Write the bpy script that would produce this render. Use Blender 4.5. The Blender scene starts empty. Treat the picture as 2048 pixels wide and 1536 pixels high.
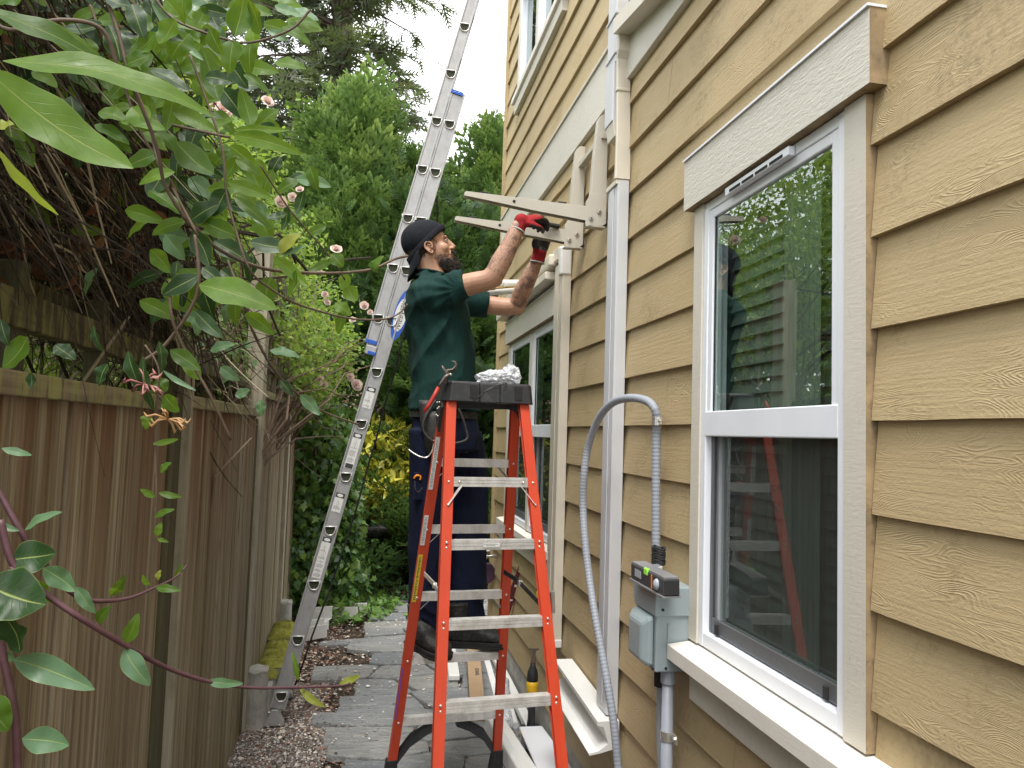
import bpy, bmesh, math, random
import numpy as np
from mathutils import Vector, Matrix, noise
R = math.radians
S = bpy.context.scene
COL = S.collection
random.seed(7); RNG = np.random.default_rng(7)

# ---------------------------------------------------------------- camera
CH = 1.6; FPX = 1500.0
def cam_basis(yaw=0.18472, pitch=0.067256, roll=0.031989):
    f = Vector((math.sin(yaw)*math.cos(pitch), math.cos(yaw)*math.cos(pitch), math.sin(pitch)))
    r = Vector((math.cos(yaw), -math.sin(yaw), 0)); u = r.cross(f)
    return r*math.cos(roll)+u*math.sin(roll), -r*math.sin(roll)+u*math.cos(roll), f
CR, CU, CF = cam_basis()
cam_data = bpy.data.cameras.new('camera'); cam = bpy.data.objects.new('camera', cam_data); COL.objects.link(cam)
cam.matrix_world = Matrix(((CR.x, CU.x, -CF.x, 0), (CR.y, CU.y, -CF.y, 0), (CR.z, CU.z, -CF.z, CH), (0, 0, 0, 1)))
cam_data.sensor_width = 36; cam_data.lens = FPX/2048*36; cam_data.clip_start = 0.05; cam_data.clip_end = 500
S.camera = cam

# ---------------------------------------------------------------- sky, sun, exposure
SUN_EL, SUN_AZ = R(66), R(-158)      # azimuth from +Y (down the alley) towards +X
world = bpy.data.worlds.new('World'); S.world = world; world.use_nodes = True
wt = world.node_tree; wt.nodes.clear()
def wn(t): return wt.nodes.new(t)
sky = wn('ShaderNodeTexSky'); sky.sky_type = 'NISHITA'; sky.sun_disc = False
sky.sun_elevation = SUN_EL; sky.sun_rotation = SUN_AZ; sky.dust_density = 3
cl = wn('ShaderNodeTexNoise'); cl.inputs['Scale'].default_value = 1.6; cl.inputs['Detail'].default_value = 4
crp = wn('ShaderNodeMapRange'); crp.inputs['From Min'].default_value = .3; crp.inputs['From Max'].default_value = .7
crp.inputs['To Min'].default_value = 6.5; crp.inputs['To Max'].default_value = 8.5
wt.links.new(cl.outputs[0], crp.inputs[0])
cmb = wn('ShaderNodeCombineColor')
for k in range(3): wt.links.new(crp.outputs[0], cmb.inputs[k])
mx = wn('ShaderNodeMix'); mx.data_type = 'RGBA'; mx.inputs[0].default_value = 0.86
wt.links.new(sky.outputs[0], mx.inputs[6]); wt.links.new(cmb.outputs[0], mx.inputs[7])
bg = wn('ShaderNodeBackground'); bg.inputs[1].default_value = 0.13
out = wn('ShaderNodeOutputWorld'); wt.links.new(mx.outputs[2], bg.inputs[0]); wt.links.new(bg.outputs[0], out.inputs[0])
sd = bpy.data.lights.new('sun', 'SUN'); sd.energy = 1.5; sd.angle = R(22); sd.color = (1, .97, .92)
sun = bpy.data.objects.new('sun', sd); COL.objects.link(sun)
sdir = Vector((math.sin(SUN_AZ)*math.cos(SUN_EL), math.cos(SUN_AZ)*math.cos(SUN_EL), math.sin(SUN_EL)))
sun.rotation_euler = sdir.to_track_quat('Z', 'Y').to_euler(); sun.location = (0, 0, 8)
S.view_settings.view_transform = 'Standard'; S.view_settings.look = 'None'
S.view_settings.exposure = 1.38; S.view_settings.gamma = 1
S.cycles.max_bounces = 8; S.cycles.transparent_max_bounces = 16; S.cycles.diffuse_bounces = 3

# ---------------------------------------------------------------- placing: a pixel of the 2048 px photo at a known plane -> a point
def ray(px, py): return CF + CR*((px-1024)/FPX) + CU*((768-py)/FPX)
def atY(px, py, v): d = ray(px, py); return d*(v/d.y) + Vector((0, 0, CH))
def atX(px, py, v): d = ray(px, py); return d*(v/d.x) + Vector((0, 0, CH))
def atZ(px, py, v): d = ray(px, py); return d*((v-CH)/d.z) + Vector((0, 0, CH))
def atD(px, py, v): return ray(px, py)*v + Vector((0, 0, CH))
V = Vector

# ---------------------------------------------------------------- objects
def tag(o, label=None, cat=None, group=None, kind=None):
    if label: o['label'] = label
    if cat: o['category'] = cat
    if group: o['group'] = group
    if kind: o['kind'] = kind
    return o
def thing(name, label, cat, loc=(0, 0, 0), group=None):
    o = bpy.data.objects.new(name, None); COL.objects.link(o); o.location = loc; o.empty_display_size = .1
    return tag(o, label, cat, group)
def root_loc(o):
    l = V((0, 0, 0))
    while o: l = l + o.location; o = o.parent
    return l
class MB:
    """collects shapes; build() links them as one mesh object"""
    def __init__(s): s.v = []; s.f = []; s.m = []; s.mi = 0; s.uv = None
    def add(s, vs, fs):
        n = len(s.v); s.v += [tuple(p) for p in vs]; s.f += [tuple(i+n for i in f) for f in fs]; s.m += [s.mi]*len(fs); return s
    def box(s, a, b):
        x0, y0, z0 = [min(a[i], b[i]) for i in range(3)]; x1, y1, z1 = [max(a[i], b[i]) for i in range(3)]
        return s.add([(x0,y0,z0),(x1,y0,z0),(x1,y1,z0),(x0,y1,z0),(x0,y0,z1),(x1,y0,z1),(x1,y1,z1),(x0,y1,z1)],
                     [(0,3,2,1),(4,5,6,7),(0,1,5,4),(1,2,6,5),(2,3,7,6),(3,0,4,7)])
    def hexa(s, p):   # 8 points: bottom 4, top 4
        return s.add(p, [(0,3,2,1),(4,5,6,7),(0,1,5,4),(1,2,6,5),(2,3,7,6),(3,0,4,7)])
    def obox(s, c, ex, ey, ez):
        c, ex, ey, ez = V(c), V(ex), V(ey), V(ez)
        return s.hexa([c-ex-ey-ez, c+ex-ey-ez, c+ex+ey-ez, c-ex+ey-ez, c-ex-ey+ez, c+ex-ey+ez, c+ex+ey+ez, c-ex+ey+ez])
    def beam(s, a, b, w, h, side=None):
        a, b = V(a), V(b); d = (b-a); L = d.length; d.normalize()
        sd_ = V(side) if side else d.cross(V((0, 0, 1)))
        if sd_.length < 1e-4: sd_ = V((1, 0, 0))
        sd_ = (sd_ - d*sd_.dot(d)).normalized(); up = sd_.cross(d)
        return s.obox((a+b)/2, sd_*w/2, d*L/2, up*h/2)
    def prism(s, prof, o, ax, ay, ext):   # 2D profile in axes ax, ay at origin o, extruded by vector ext
        o, ax, ay, ext = V(o), V(ax), V(ay), V(ext); n = len(prof)
        p0 = [o+ax*x+ay*y for x, y in prof]; p1 = [p+ext for p in p0]
        return s.add(p0+p1, [tuple(range(n-1, -1, -1)), tuple(range(n, 2*n))]+[(i, (i+1) % n, (i+1) % n+n, i+n) for i in range(n)])
    def tube(s, pts, rad, n=8, cap=True, flat=1.0):
        pts = [V(p) for p in pts]; k = len(pts)
        if not hasattr(rad, '__len__'): rad = [rad]*k
        t0 = (pts[1]-pts[0]).normalized(); a = t0.orthogonal().normalized()
        vs = []
        for i in range(k):
            t = (pts[min(i+1, k-1)]-pts[max(i-1, 0)])
            t = t.normalized() if t.length > 1e-9 else t0
            a = (a-t*a.dot(t))
            a = a.normalized() if a.length > 1e-6 else t.orthogonal().normalized()
            b = t.cross(a)
            for j in range(n):
                th = 2*math.pi*j/n; vs.append(pts[i]+(a*math.cos(th)+b*math.sin(th)*flat)*rad[i])
        fs = [(i*n+j, i*n+(j+1) % n, (i+1)*n+(j+1) % n, (i+1)*n+j) for i in range(k-1) for j in range(n)]
        if cap: fs += [tuple(range(n-1, -1, -1)), tuple(range((k-1)*n, k*n))]
        return s.add(vs, fs)
    def ell(s, c, r, n=12, m=8, rot=None):
        c = V(c); r = r if hasattr(r, '__len__') else (r, r, r); vs = []; 
        for i in range(m+1):
            ph = math.pi*i/m
            for j in range(n):
                th = 2*math.pi*j/n
                p = V((r[0]*math.sin(ph)*math.cos(th), r[1]*math.sin(ph)*math.sin(th), r[2]*math.cos(ph)))
                vs.append(c+(rot @ p if rot else p))
        fs = []
        for i in range(m):
            for j in range(n):
                q = (i*n+j, (i+1)*n+j, (i+1)*n+(j+1) % n, i*n+(j+1) % n)
                if i == 0: q = (q[0], q[1], q[2])
                elif i == m-1: q = (q[0], q[1], q[3])
                fs.append(q)
        return s.add(vs, fs)
    def loft(s, rings, cap=True):
        n = len(rings[0]); vs = [p for r in rings for p in r]; k = len(rings)
        fs = [(i*n+j, i*n+(j+1) % n, (i+1)*n+(j+1) % n, (i+1)*n+j) for i in range(k-1) for j in range(n)]
        if cap: fs += [tuple(range(n-1, -1, -1)), tuple(range((k-1)*n, k*n))]
        return s.add(vs, fs)
    def build(s, name, mat, parent=None, smooth=False, bevel=0, label=None, merge=False, solid=0):
        vs = np.array(s.v, float).reshape(-1, 3)
        if parent is None: o0 = V(((vs[:, 0].min()+vs[:, 0].max())/2, (vs[:, 1].min()+vs[:, 1].max())/2, vs[:, 2].min()))
        else: o0 = root_loc(parent)
        me = bpy.data.meshes.new(name); me.from_pydata((vs-np.array(o0)).tolist(), [], s.f)
        mats = mat if isinstance(mat, (list, tuple)) else [mat]
        for m_ in mats: me.materials.append(m_)
        if len(mats) > 1: me.polygons.foreach_set('material_index', s.m)
        if smooth: me.polygons.foreach_set('use_smooth', [True]*len(me.polygons))
        me.validate(); me.update()
        o = bpy.data.objects.new(name, me); COL.objects.link(o)
        if parent: o.parent = parent
        else: o.location = o0
        if merge:
            bm = bmesh.new(); bm.from_mesh(me); bmesh.ops.remove_doubles(bm, verts=bm.verts, dist=1e-5); bm.to_mesh(me); bm.free()
        if solid:
            md = o.modifiers.new('solid', 'SOLIDIFY'); md.thickness = solid; md.offset = 0
        if bevel:
            md = o.modifiers.new('bevel', 'BEVEL'); md.width = bevel; md.segments = 2; md.limit_method = 'ANGLE'; md.angle_limit = R(40)
            md.harden_normals = False
        if label: o['label'] = label
        return o
def np_obj(name, verts, faces, mat, parent=None, smooth=False, mi=None):
    """many faces of one size, from numpy arrays"""
    verts = np.asarray(verts, np.float32)
    if parent is None: o0 = V((float(verts[:, 0].mean()), float(verts[:, 1].mean()), float(verts[:, 2].min())))
    else: o0 = root_loc(parent)
    verts = verts-np.array(o0, np.float32); faces = np.asarray(faces, np.int32); k = faces.shape[1]
    me = bpy.data.meshes.new(name); me.vertices.add(len(verts)); me.vertices.foreach_set('co', verts.ravel())
    me.loops.add(faces.size); me.loops.foreach_set('vertex_index', faces.ravel())
    me.polygons.add(len(faces)); me.polygons.foreach_set('loop_start', np.arange(0, faces.size, k, dtype=np.int32))
    me.update(calc_edges=True)
    for m_ in (mat if isinstance(mat, (list, tuple)) else [mat]): me.materials.append(m_)
    if mi is not None: me.polygons.foreach_set('material_index', np.asarray(mi, np.int32))
    if smooth: me.polygons.foreach_set('use_smooth', np.ones(len(faces), bool))
    o = bpy.data.objects.new(name, me); COL.objects.link(o)
    if parent: o.parent = parent
    else: o.location = o0
    return o

# ---------------------------------------------------------------- materials
class NT:
    def __init__(s, name):
        s.mat = bpy.data.materials.new(name); s.mat.use_nodes = True; s.t = s.mat.node_tree; s.t.nodes.clear()
    def n(s, typ, ins=None, out=0, **props):
        nd = s.t.nodes.new('ShaderNode'+typ)
        for k, v in props.items(): setattr(nd, k, v)
        for k, v in (ins or {}).items():
            sock = nd.inputs[k]
            if isinstance(v, bpy.types.NodeSocket): s.t.links.new(v, sock)
            else:
                if hasattr(sock.default_value, '__len__') and len(sock.default_value) == 4 and len(v) == 3: v = (*v, 1)
                sock.default_value = v
        return nd.outputs[out]
    def pos(s): return s.n('NewGeometry', out='Position')
    def obj(s): return s.n('TexCoord', out='Object')
    def isl(s): return s.n('NewGeometry', out='Random Per Island')
    def mp(s, vec, scale=(1, 1, 1), loc=(0, 0, 0), rot=(0, 0, 0)):
        return s.n('Mapping', {'Vector': vec, 'Scale': scale, 'Location': loc, 'Rotation': rot})
    def noise(s, vec, scale=5, detail=3, rough=.55, dist=0, out=0):
        return s.n('TexNoise', {'Vector': vec, 'Scale': scale, 'Detail': detail, 'Roughness': rough, 'Distortion': dist}, out=out)
    def math(s, op, a, b=0, c=0): return s.n('Math', {0: a, 1: b, 2: c}, operation=op)
    def ramp(s, fac, stops, interp='LINEAR'):
        nd = s.t.nodes.new('ShaderNodeValToRGB'); s.t.links.new(fac, nd.inputs[0]); cr = nd.color_ramp; cr.interpolation = interp
        while len(cr.elements) > 1: cr.elements.remove(cr.elements[0])
        for i, (p, c) in enumerate(stops):
            e = cr.elements[0] if i == 0 else cr.elements.new(p)
            e.position = p; c = (c, c, c) if not hasattr(c, '__len__') else c; e.color = (*c, 1)
        return nd.outputs[0]
    def mr(s, v, a, b, c=0, d=1): return s.n('MapRange', {0: v, 1: a, 2: b, 3: c, 4: d})
    def mix(s, f, a, b, blend='MIX'):
        nd = s.t.nodes.new('ShaderNodeMix'); nd.data_type = 'RGBA'; nd.blend_type = blend
        for k, v in ((0, f), (6, a), (7, b)):
            if isinstance(v, bpy.types.NodeSocket): s.t.links.new(v, nd.inputs[k])
            else: nd.inputs[k].default_value = v if k == 0 else ((*v, 1) if len(v) == 3 else v)
        return nd.outputs[2]
    def bump(s, h, strength=.3, dist=.01): return s.n('Bump', {'Height': h, 'Strength': strength, 'Distance': dist})
    def pbsdf(s, color, rough=.6, bump=None, **kw):
        ins = {'Base Color': color, 'Roughness': rough}
        if bump is not None: ins['Normal'] = bump
        for k, v in kw.items(): ins[k.replace('_', ' ')] = v
        return s.n('BsdfPrincipled', ins)
    def done(s, sh):
        o = s.t.nodes.new('ShaderNodeOutputMaterial'); s.t.links.new(sh, o.inputs[0]); return s.mat
def simple(name, col, rough=.5, metal=0, var=.12, vs=8, bump=.1, bs=60, spec=.5, dirt=None, dist=.002):
    n = NT(name); p = n.obj()
    f = n.noise(p, vs, 4); c = n.mix(n.mr(f, .3, .7), [x*(1-var) for x in col], [min(1, x*(1+var)) for x in col])
    if dirt:
        g = n.noise(p, vs*2.7, 5, .7); c = n.mix(n.mr(g, .55, .72, 0, .7), c, dirt)
    b = n.bump(n.noise(p, bs, 3), bump, dist)
    dr = .08 if var > .05 else .03
    rr = n.mr(n.noise(p, vs*3, 3), .3, .7, max(0, rough-dr), min(1, rough+dr))
    return n.done(n.pbsdf(c, rr, b, Metallic=metal, Specular_IOR_Level=spec))
def leafmat(name, cols, trans=.35, rough=.45, spec=.4, tcol=None):
    """leaves: colour differs from leaf to leaf, light shines through"""
    n = NT(name); r = n.isl()
    st = [(i/(len(cols)-1), c) for i, c in enumerate(cols)]
    c = n.ramp(r, st)
    c = n.mix(n.mr(n.noise(n.pos(), 25, 2), .35, .65, 0, .3), c, [x*.6 for x in cols[0]])
    a = n.pbsdf(c, rough, Specular_IOR_Level=spec)
    tc = n.mix(.5, c, tcol or (.35, .5, .05))
    t = n.n('BsdfTranslucent', {'Color': tc})
    return n.done(n.n('MixShader', {0: trans, 1: a, 2: t}))
# ================================================================ materials of the house
XW = .95; Z0 = .201; EXP = .181       # siding face, first course, exposure
def m_siding():
    n = NT('tan_painted_cedar'); p = n.pos(); sx = n.n('SeparateXYZ', {0: p}, out=0).node
    y, z = sx.outputs[1], sx.outputs[2]
    course = n.math('FLOOR', n.math('DIVIDE', n.math('SUBTRACT', z, Z0-.0005), EXP))
    yy = n.math('ADD', y, n.math('MULTIPLY', course, 7.31)); 
    q = n.n('CombineXYZ', {0: course, 1: yy, 2: z})
    low = n.noise(n.mp(q, (1, 1.15, 5.5)), 2.0, 2, .5, .35)
    low2 = n.noise(n.mp(q, (1, 4, 16)), 2.0, 3, .5)
    field = n.math('ADD', n.math('MULTIPLY', low, 62), n.math('MULTIPLY', low2, 2.0))
    field = n.math('ADD', field, n.math('MULTIPLY', z, 22))
    ring = n.math('PINGPONG', field, .5)                      # growth-ring relief
    ring = n.mr(ring, .0, .5, 0, 1)
    ridge = n.math('POWER', ring, 2.2)
    amp = n.mr(n.noise(n.mp(q, (1, 1.6, 4)), 2.3, 3), .47, .66, .04, 1)
    fib = n.noise(n.mp(q, (1, 5, 120)), 1.0, 5, .62)
    rough_ = n.noise(n.mp(q, (1, 1, 1.6)), 90, 4, .7)
    h = n.math('ADD', n.math('MULTIPLY', n.math('MULTIPLY', ridge, amp), .5), n.math('MULTIPLY', fib, .85))
    h = n.math('ADD', h, n.math('MULTIPLY', rough_, .75))
    b = n.bump(h, .5, .0036)
    per = n.noise(n.n('CombineXYZ', {0: course, 1: n.math('MULTIPLY', yy, .15), 2: course}), 3.1, 1)
    c = n.mix(n.mr(per, .3, .7), (.44, .338, .188), (.50, .392, .222))
    c = n.mix(n.mr(n.noise(n.mp(q, (1, 3, 9)), 1.5, 5, .65), .35, .75, 0, .45), c, (.40, .30, .155))
    crack = n.math('MULTIPLY', n.mr(n.math('SUBTRACT', 1, ring), .86, 1, 0, 1), n.mr(amp, .5, 1, 0, 1))
    crack = n.math('MULTIPLY', crack, n.mr(n.noise(n.mp(q, (1, 9, 30)), 2, 4, .7), .48, .62, 0, .85))
    c = n.mix(crack, c, (.17, .115, .06))
    mil = n.math('MULTIPLY', n.mr(n.noise(q, 3.3, 6, .72), .52, .72, 0, 1), n.mr(n.noise(q, 60, 4, .7), .42, .62, 0, .75))
    c = n.mix(mil, c, (.17, .13, .065))
    return n.done(n.pbsdf(c, n.mr(fib, .3, .7, .5, .72), b, Specular_IOR_Level=.35))
def m_trim(name, col, grain=1.0, speck=.3):
    n = NT(name); p = n.pos()
    g = n.noise(n.mp(p, (14, 14, 95)), 1, 5, .7, 1.2); g2 = n.noise(n.mp(p, (60, 60, 150)), 1, 3)
    b = n.bump(n.math('ADD', g, n.math('MULTIPLY', g2, .5)), .5*grain, .003)
    c = n.mix(n.mr(n.noise(p, 4, 5, .7), .35, .7, 0, .35), col, [x*.82 for x in col])
    c = n.mix(n.mr(n.noise(n.mp(p, (1, 1, .5)), 75, 4, .75), .62, .74, 0, speck), c, (.30, .26, .19))
    return n.done(n.pbsdf(c, .62, b))
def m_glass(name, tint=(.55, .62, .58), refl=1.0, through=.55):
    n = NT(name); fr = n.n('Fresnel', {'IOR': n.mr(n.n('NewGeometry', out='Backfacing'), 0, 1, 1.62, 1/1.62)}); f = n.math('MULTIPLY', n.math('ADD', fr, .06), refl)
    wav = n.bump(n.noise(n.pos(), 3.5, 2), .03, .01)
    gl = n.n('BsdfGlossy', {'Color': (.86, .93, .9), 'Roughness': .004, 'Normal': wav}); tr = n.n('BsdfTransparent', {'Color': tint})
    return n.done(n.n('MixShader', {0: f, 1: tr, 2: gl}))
def m_screen():
    n = NT('insect_screen'); d = n.pbsdf((.035, .038, .04), .6); t = n.n('BsdfTransparent')
    return n.done(n.n('MixShader', {0: .60, 1: d, 2: t}))
SID = m_siding()
CREAM = m_trim('cream_trim_paint', (.66, .63, .555), 1.5)
CREAM2 = m_trim('cream_trim_smooth', (.64, .605, .525), .5, .55)
SILLM = m_trim('cream_sill_paint', (.76, .72, .655), .35, .25)
VINYL = simple('white_vinyl', (.80, .83, .88), .32, var=.03, bump=.03, spec=.5)
DARK = simple('dark_gap', (.02, .02, .02), .9)
CONC = simple('grey_concrete', (.36, .35, .32), .9, var=.25, vs=9, bump=.6, bs=70, dirt=(.15, .14, .10))
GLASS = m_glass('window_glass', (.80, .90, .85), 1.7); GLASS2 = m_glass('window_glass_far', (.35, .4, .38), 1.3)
BLIND = simple('blind_slat', (.115, .145, .125), .6, var=.05)
CURT = simple('curtain_cloth', (.15, .18, .16), .9)
ROOM = simple('room_walls', (.30, .31, .30), .9)
DUCT_C = simple('beige_duct_plastic', (.66, .61, .51), .38, var=.04, bump=.03)
DUCT_G = simple('pale_grey_duct_plastic', (.58, .59, .61), .42, var=.02, bump=.02)

# ================================================================ house
house = thing('house', 'tan clapboard house with cream trim and white windows along the alley', 'house', (1.6, 3, 0))
BIG = (1.302, 2.103, .94, 2.44)       # window opening outer trim: Y0, Y1, Z0, Z1
TWIN = (3.72, 5.22, .95, 2.37)
UP = (3.9, 5.22, 4.02, 5.5)
YC = 5.735                            # far corner of the house
mb = MB()
def courses():
    k = 0; z = Z0
    while z < 5.9:
        yield k, z; k += 1; z = Z0+EXP*k
BAND = (3.02, 3.262)
for k, z in courses():
    if z > BAND[0]-.17 and z < BAND[1]-.02: top = BAND[0]+.01 if z < BAND[0] else None
    else: top = z+EXP+.012
    if BAND[0]-.001 <= z < BAND[1]-.02:
        continue
    if top is None: continue
    if z < BAND[0] and top > BAND[0]: top = BAND[0]+.01
    segs = [(-2.0, YC-.055)]
    for (y0, y1, z0, z1) in (BIG, TWIN, UP):
        if z+EXP > z0+.02 and z < z1-.02:
            ns = []
            for a, b in segs:
                if b <= y0 or a >= y1: ns.append((a, b))
                else:
                    if a < y0: ns.append((a, y0-.004))
                    if b > y1: ns.append((y1+.004, b))
            segs = ns
    rnd = random.Random(k*17+3)
    for (y0, y1, z0, z1) in (BIG, TWIN, UP):
        if z < z1-.02 and z+EXP > z1+.004: segs.append((y0-.02, y1+.02, z1+.0, 0))
    for sg in segs:
        a, b = sg[:2]; zlow = sg[2] if len(sg) > 2 else z
        cuts = [a]; y = a+rnd.uniform(.5, 2.6)
        while y < b-.35: cuts.append(y); y += rnd.uniform(1.2, 2.8)
        cuts.append(b)
        for i in range(len(cuts)-1):
            y0, y1 = cuts[i]+.0008, cuts[i+1]-.0008
            dx = rnd.uniform(-.002, .002); dz = rnd.uniform(-.0025, .0025)+zlow-z; tt = (zlow-z)/EXP*.0165
            ns_ = max(2, int((y1-y0)/.12)); prev = None
            r0 = []
            for j in range(ns_+1):
                yy = y0+(y1-y0)*j/ns_; w = noise.noise(V((yy*2.2, k*3.7, i)))*.003
                xo = XW+dx+w; zz = z+dz+noise.noise(V((yy*9, k*5.1, 2)))*.0016
                r0.append([V((xo+.021, yy, zz)), V((xo+tt, yy, zz)), V((xo+.0165, yy, top)), V((xo+.034, yy, top))])
            mb.loft(r0)
siding = mb.build('siding', SID, house)
MB().box((XW+.030, -2.0, .12), (XW+.12, 1.31, 5.9)).box((XW+.030, 2.03, .12), (XW+.12, 3.77, 5.9)).box((XW+.030, 5.17, .12), (XW+.12, YC-.03, 5.9))\
    .box((XW+.031, 1.3, .12), (XW+.119, 2.04, .97)).box((XW+.031, 1.3, 2.40), (XW+.119, 2.04, 5.9))\
    .box((XW+.031, 3.76, .12), (XW+.119, 5.18, 1.0)).box((XW+.031, 3.76, 2.33), (XW+.119, 5.18, 4.05)).box((XW+.031, 3.76, 5.5), (XW+.119, 5.18, 5.9)).build('wall', DARK, house)
MB().box((XW+.03, YC-.02, .1), (XW+9, YC-.005, 5.9)).build('rear_wall', SID, house)
MB().box((XW-.012, YC-.055, .14), (XW+.03, YC, 5.9)).build('corner_board', SID, house)
MB().box((XW+.008, -2, -.05), (XW+9, YC-.01, .198)).build('foundation', CONC, house)
MB().box((XW-.012, -2, BAND[0]), (XW+.03, YC-.058, BAND[1])).build('band_board', CREAM, house, bevel=.002)
MB().box((XW-.022, -2, BAND[1]+.0005), (XW+.031, YC-.058, BAND[1]+.012)).build('band_flashing', CREAM2, house)

def window(name, label, y0, y1, z0, z1, trimw, heads, panes, meet, sill=None, apron=None, screen=True, glass=None, blinds=True, xs=XW):
    """y0..y1 frame outer, z0..z1 frame outer; trim around; panes = list of (ya, yb)"""
    w = thing(name, label, None, (xs, (y0+y1)/2, z0)); w.parent = house; w.location = V((xs, (y0+y1)/2, z0))-house.location
    edge_faces(MB().box((xs-.009, y0-trimw, z0-.0), (xs+.03, y0-.001, z1)).build('side_trim', CREAM2, w))
    MB().box((xs-.009, y1+.001, z0), (xs+.03, y1+trimw*.85, z1)).build('side_trim', CREAM2, w, bevel=.0015)
    for a, b in zip(panes[:-1], panes[1:]): MB().box((xs-.008, a[1]+.001, z0), (xs+.03, b[0]-.001, z1)).build('mullion_trim', CREAM2, w, bevel=.0015)
    h = MB().box((xs-.030, y0-trimw-.040, z1+.002), (xs+.03, y1+trimw+.022, z1+heads)); edge_faces(h.build('header_trim', CREAM, w))
    MB().box((xs-.036, y0-trimw-.042, z1+heads+.0005), (xs+.03, y1+trimw+.024, z1+heads+.006)).build('header_flashing', VINYL, w)
    for (ya, yb) in panes:
        f = MB(); ww = .028; xf = xs-.004
        f.box((xf, ya, z0), (xs+.06, ya+ww, z1)).box((xf, yb-ww, z0), (xs+.06, yb, z1)).box((xf+.001, ya+ww, z1-ww), (xs+.06, yb-ww, z1)).box((xf+.001, ya+ww, z0), (xs+.06, yb-ww, z0+.04))
        f.box((xs+.052, ya+ww, z0+.02), (xs+.06, ya+ww+.012, z1))
        fo = f.build('frame', VINYL, w, bevel=.003)
        # upper sash
        s = MB(); su = .026; x1 = xs-.001
        zt, zb = z1-ww, meet
        s.box((x1, ya+ww, zb), (xs+.03, ya+ww+su, zt)).box((x1, yb-ww-su, zb), (xs+.03, yb-ww, zt)).box((x1+.001, ya+ww+su, zt-su), (xs+.03, yb-ww-su, zt)).box((x1-.004, ya+ww-.004, zb-.035), (xs+.03, yb-ww+.004, zb+.036))
        s.build('upper_sash', VINYL, w, bevel=.003)
        MB().add([(xs+.008, ya+ww+su-.003, zb+.03), (xs+.008, ya+ww+su-.003, zt-su+.003), (xs+.008, yb-ww-su+.003, zt-su+.003), (xs+.008, yb-ww-su+.003, zb+.03)], [(0, 1, 2, 3)]).build('upper_glass', glass or GLASS, w)
        for gy in (ya+ww+su, yb-ww-su-.004): MB().box((xs+.0045, gy, zb+.036), (xs+.0075, gy+.003, zt-su)).build('glass_gasket', DARK, w)
        # lower sash set back, dark screen in front
        s = MB(); x2 = xs+.028
        s.box((x2, ya+ww, z0+.04), (xs+.055, ya+ww+su, zb-.03)).box((x2, yb-ww-su, z0+.04), (xs+.055, yb-ww, zb-.03)).box((x2+.001, ya+ww+su, z0+.04), (xs+.055, yb-ww-su, z0+.075))
        s.build('lower_sash', VINYL, w, bevel=.002)
        MB().add([(xs+.036, ya+ww+su-.003, z0+.07), (xs+.036, ya+ww+su-.003, zb-.02), (xs+.036, yb-ww-su+.003, zb-.02), (xs+.036, yb-ww-su+.003, z0+.07)], [(0, 1, 2, 3)]).build('lower_glass', glass or GLASS, w)
        if screen:
            SC = simple('screen_frame_grey', (.10, .105, .11), .4)
            q = MB(); xs2 = xs+.014; a_, b_ = ya+ww+.002, yb-ww-.002
            q.box((xs2, a_, z0+.045), (xs2+.01, a_+.016, zb-.036)).box((xs2, b_-.016, z0+.045), (xs2+.01, b_, zb-.036)).box((xs2, a_+.016, z0+.045), (xs2+.01, b_-.016, z0+.085))
            sf = q.build('screen_frame', SC, w, bevel=.002)
            e = 0.006
            MB().add([(xs2+.004, a_+.016, z0+.085), (xs2+.004, a_+.016, zb-.036), (xs2+.004, b_-.016, zb-.036), (xs2+.004, b_-.016, z0+.085)], [(0, 1, 2, 3)]).build('insect_screen', MESHSCR, w)
            for yy in (a_+.05, b_-.06): MB().box((xs2-.006, yy, z0+.047), (xs2+.002, yy+.014, z0+.073)).build('screen_tab', DARK, w)
        if blinds:
            bl = MB(); n = int((z1-z0-.1)/.040)
            for i in range(n):
                zc = z0+.05+i*.040
                bl.obox((xs+.074, (ya+yb)/2, zc), (.0065, 0, .0200), (0, (yb-ya)/2-.035, 0), (.0008, 0, -.0003))
            bl.build('blind', BLIND, w)
            cu = MB(); prof = []
            for i in range(15):
                cu_y = ya+.16+i*.011; prof.append(V((xs+.044+.004*(i % 2), cu_y, 0)))
            for i in range(14):
                a, b = prof[i], prof[i+1]
                if i % 2 == 0: cu.add([a+V((0, 0, z0)), b+V((0, 0, z0)), b+V((0, 0, z1)), a+V((0, 0, z1))], [(0, 1, 2, 3)])
                else: cu.add([a+V((0, 0, z0)), b+V((0, 0, z0)), b+V((0, 0, z1)), a+V((0, 0, z1))], [(0, 1, 2, 3)])
            cu.build('curtain', CURT, w)
    b = MB(); b.add([(xs+.16, y0, z0), (xs+.16, y1, z0), (xs+.16, y1, z1), (xs+.16, y0, z1), (xs+.05, y0, z0), (xs+.05, y1, z0), (xs+.05, y1, z1), (xs+.05, y0, z1)],
                    [(0, 1, 2, 3), (0, 4, 5, 1), (3, 2, 6, 7), (0, 3, 7, 4), (1, 5, 6, 2)])
    b.build('reveal', ROOM, w)
    if sill: 
        (sy0, sy1, sz0, sz1, sx) = sill
        MB().prism([(0, 0), (sx, 0), (sx, sz1-sz0-.012), (0, sz1-sz0)], (xs+.03, sy0, sz0), (-1, 0, 0), (0, 0, 1), (0, sy1-sy0, 0)).build('sill', SILLM, w, bevel=.002)
    if apron:
        MB().box((xs-.022, apron[0], apron[2]), (xs+.03, apron[1], apron[3])).build('apron', CREAM2, w, bevel=.001)
    return w
MESHSCR = m_screen()
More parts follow.
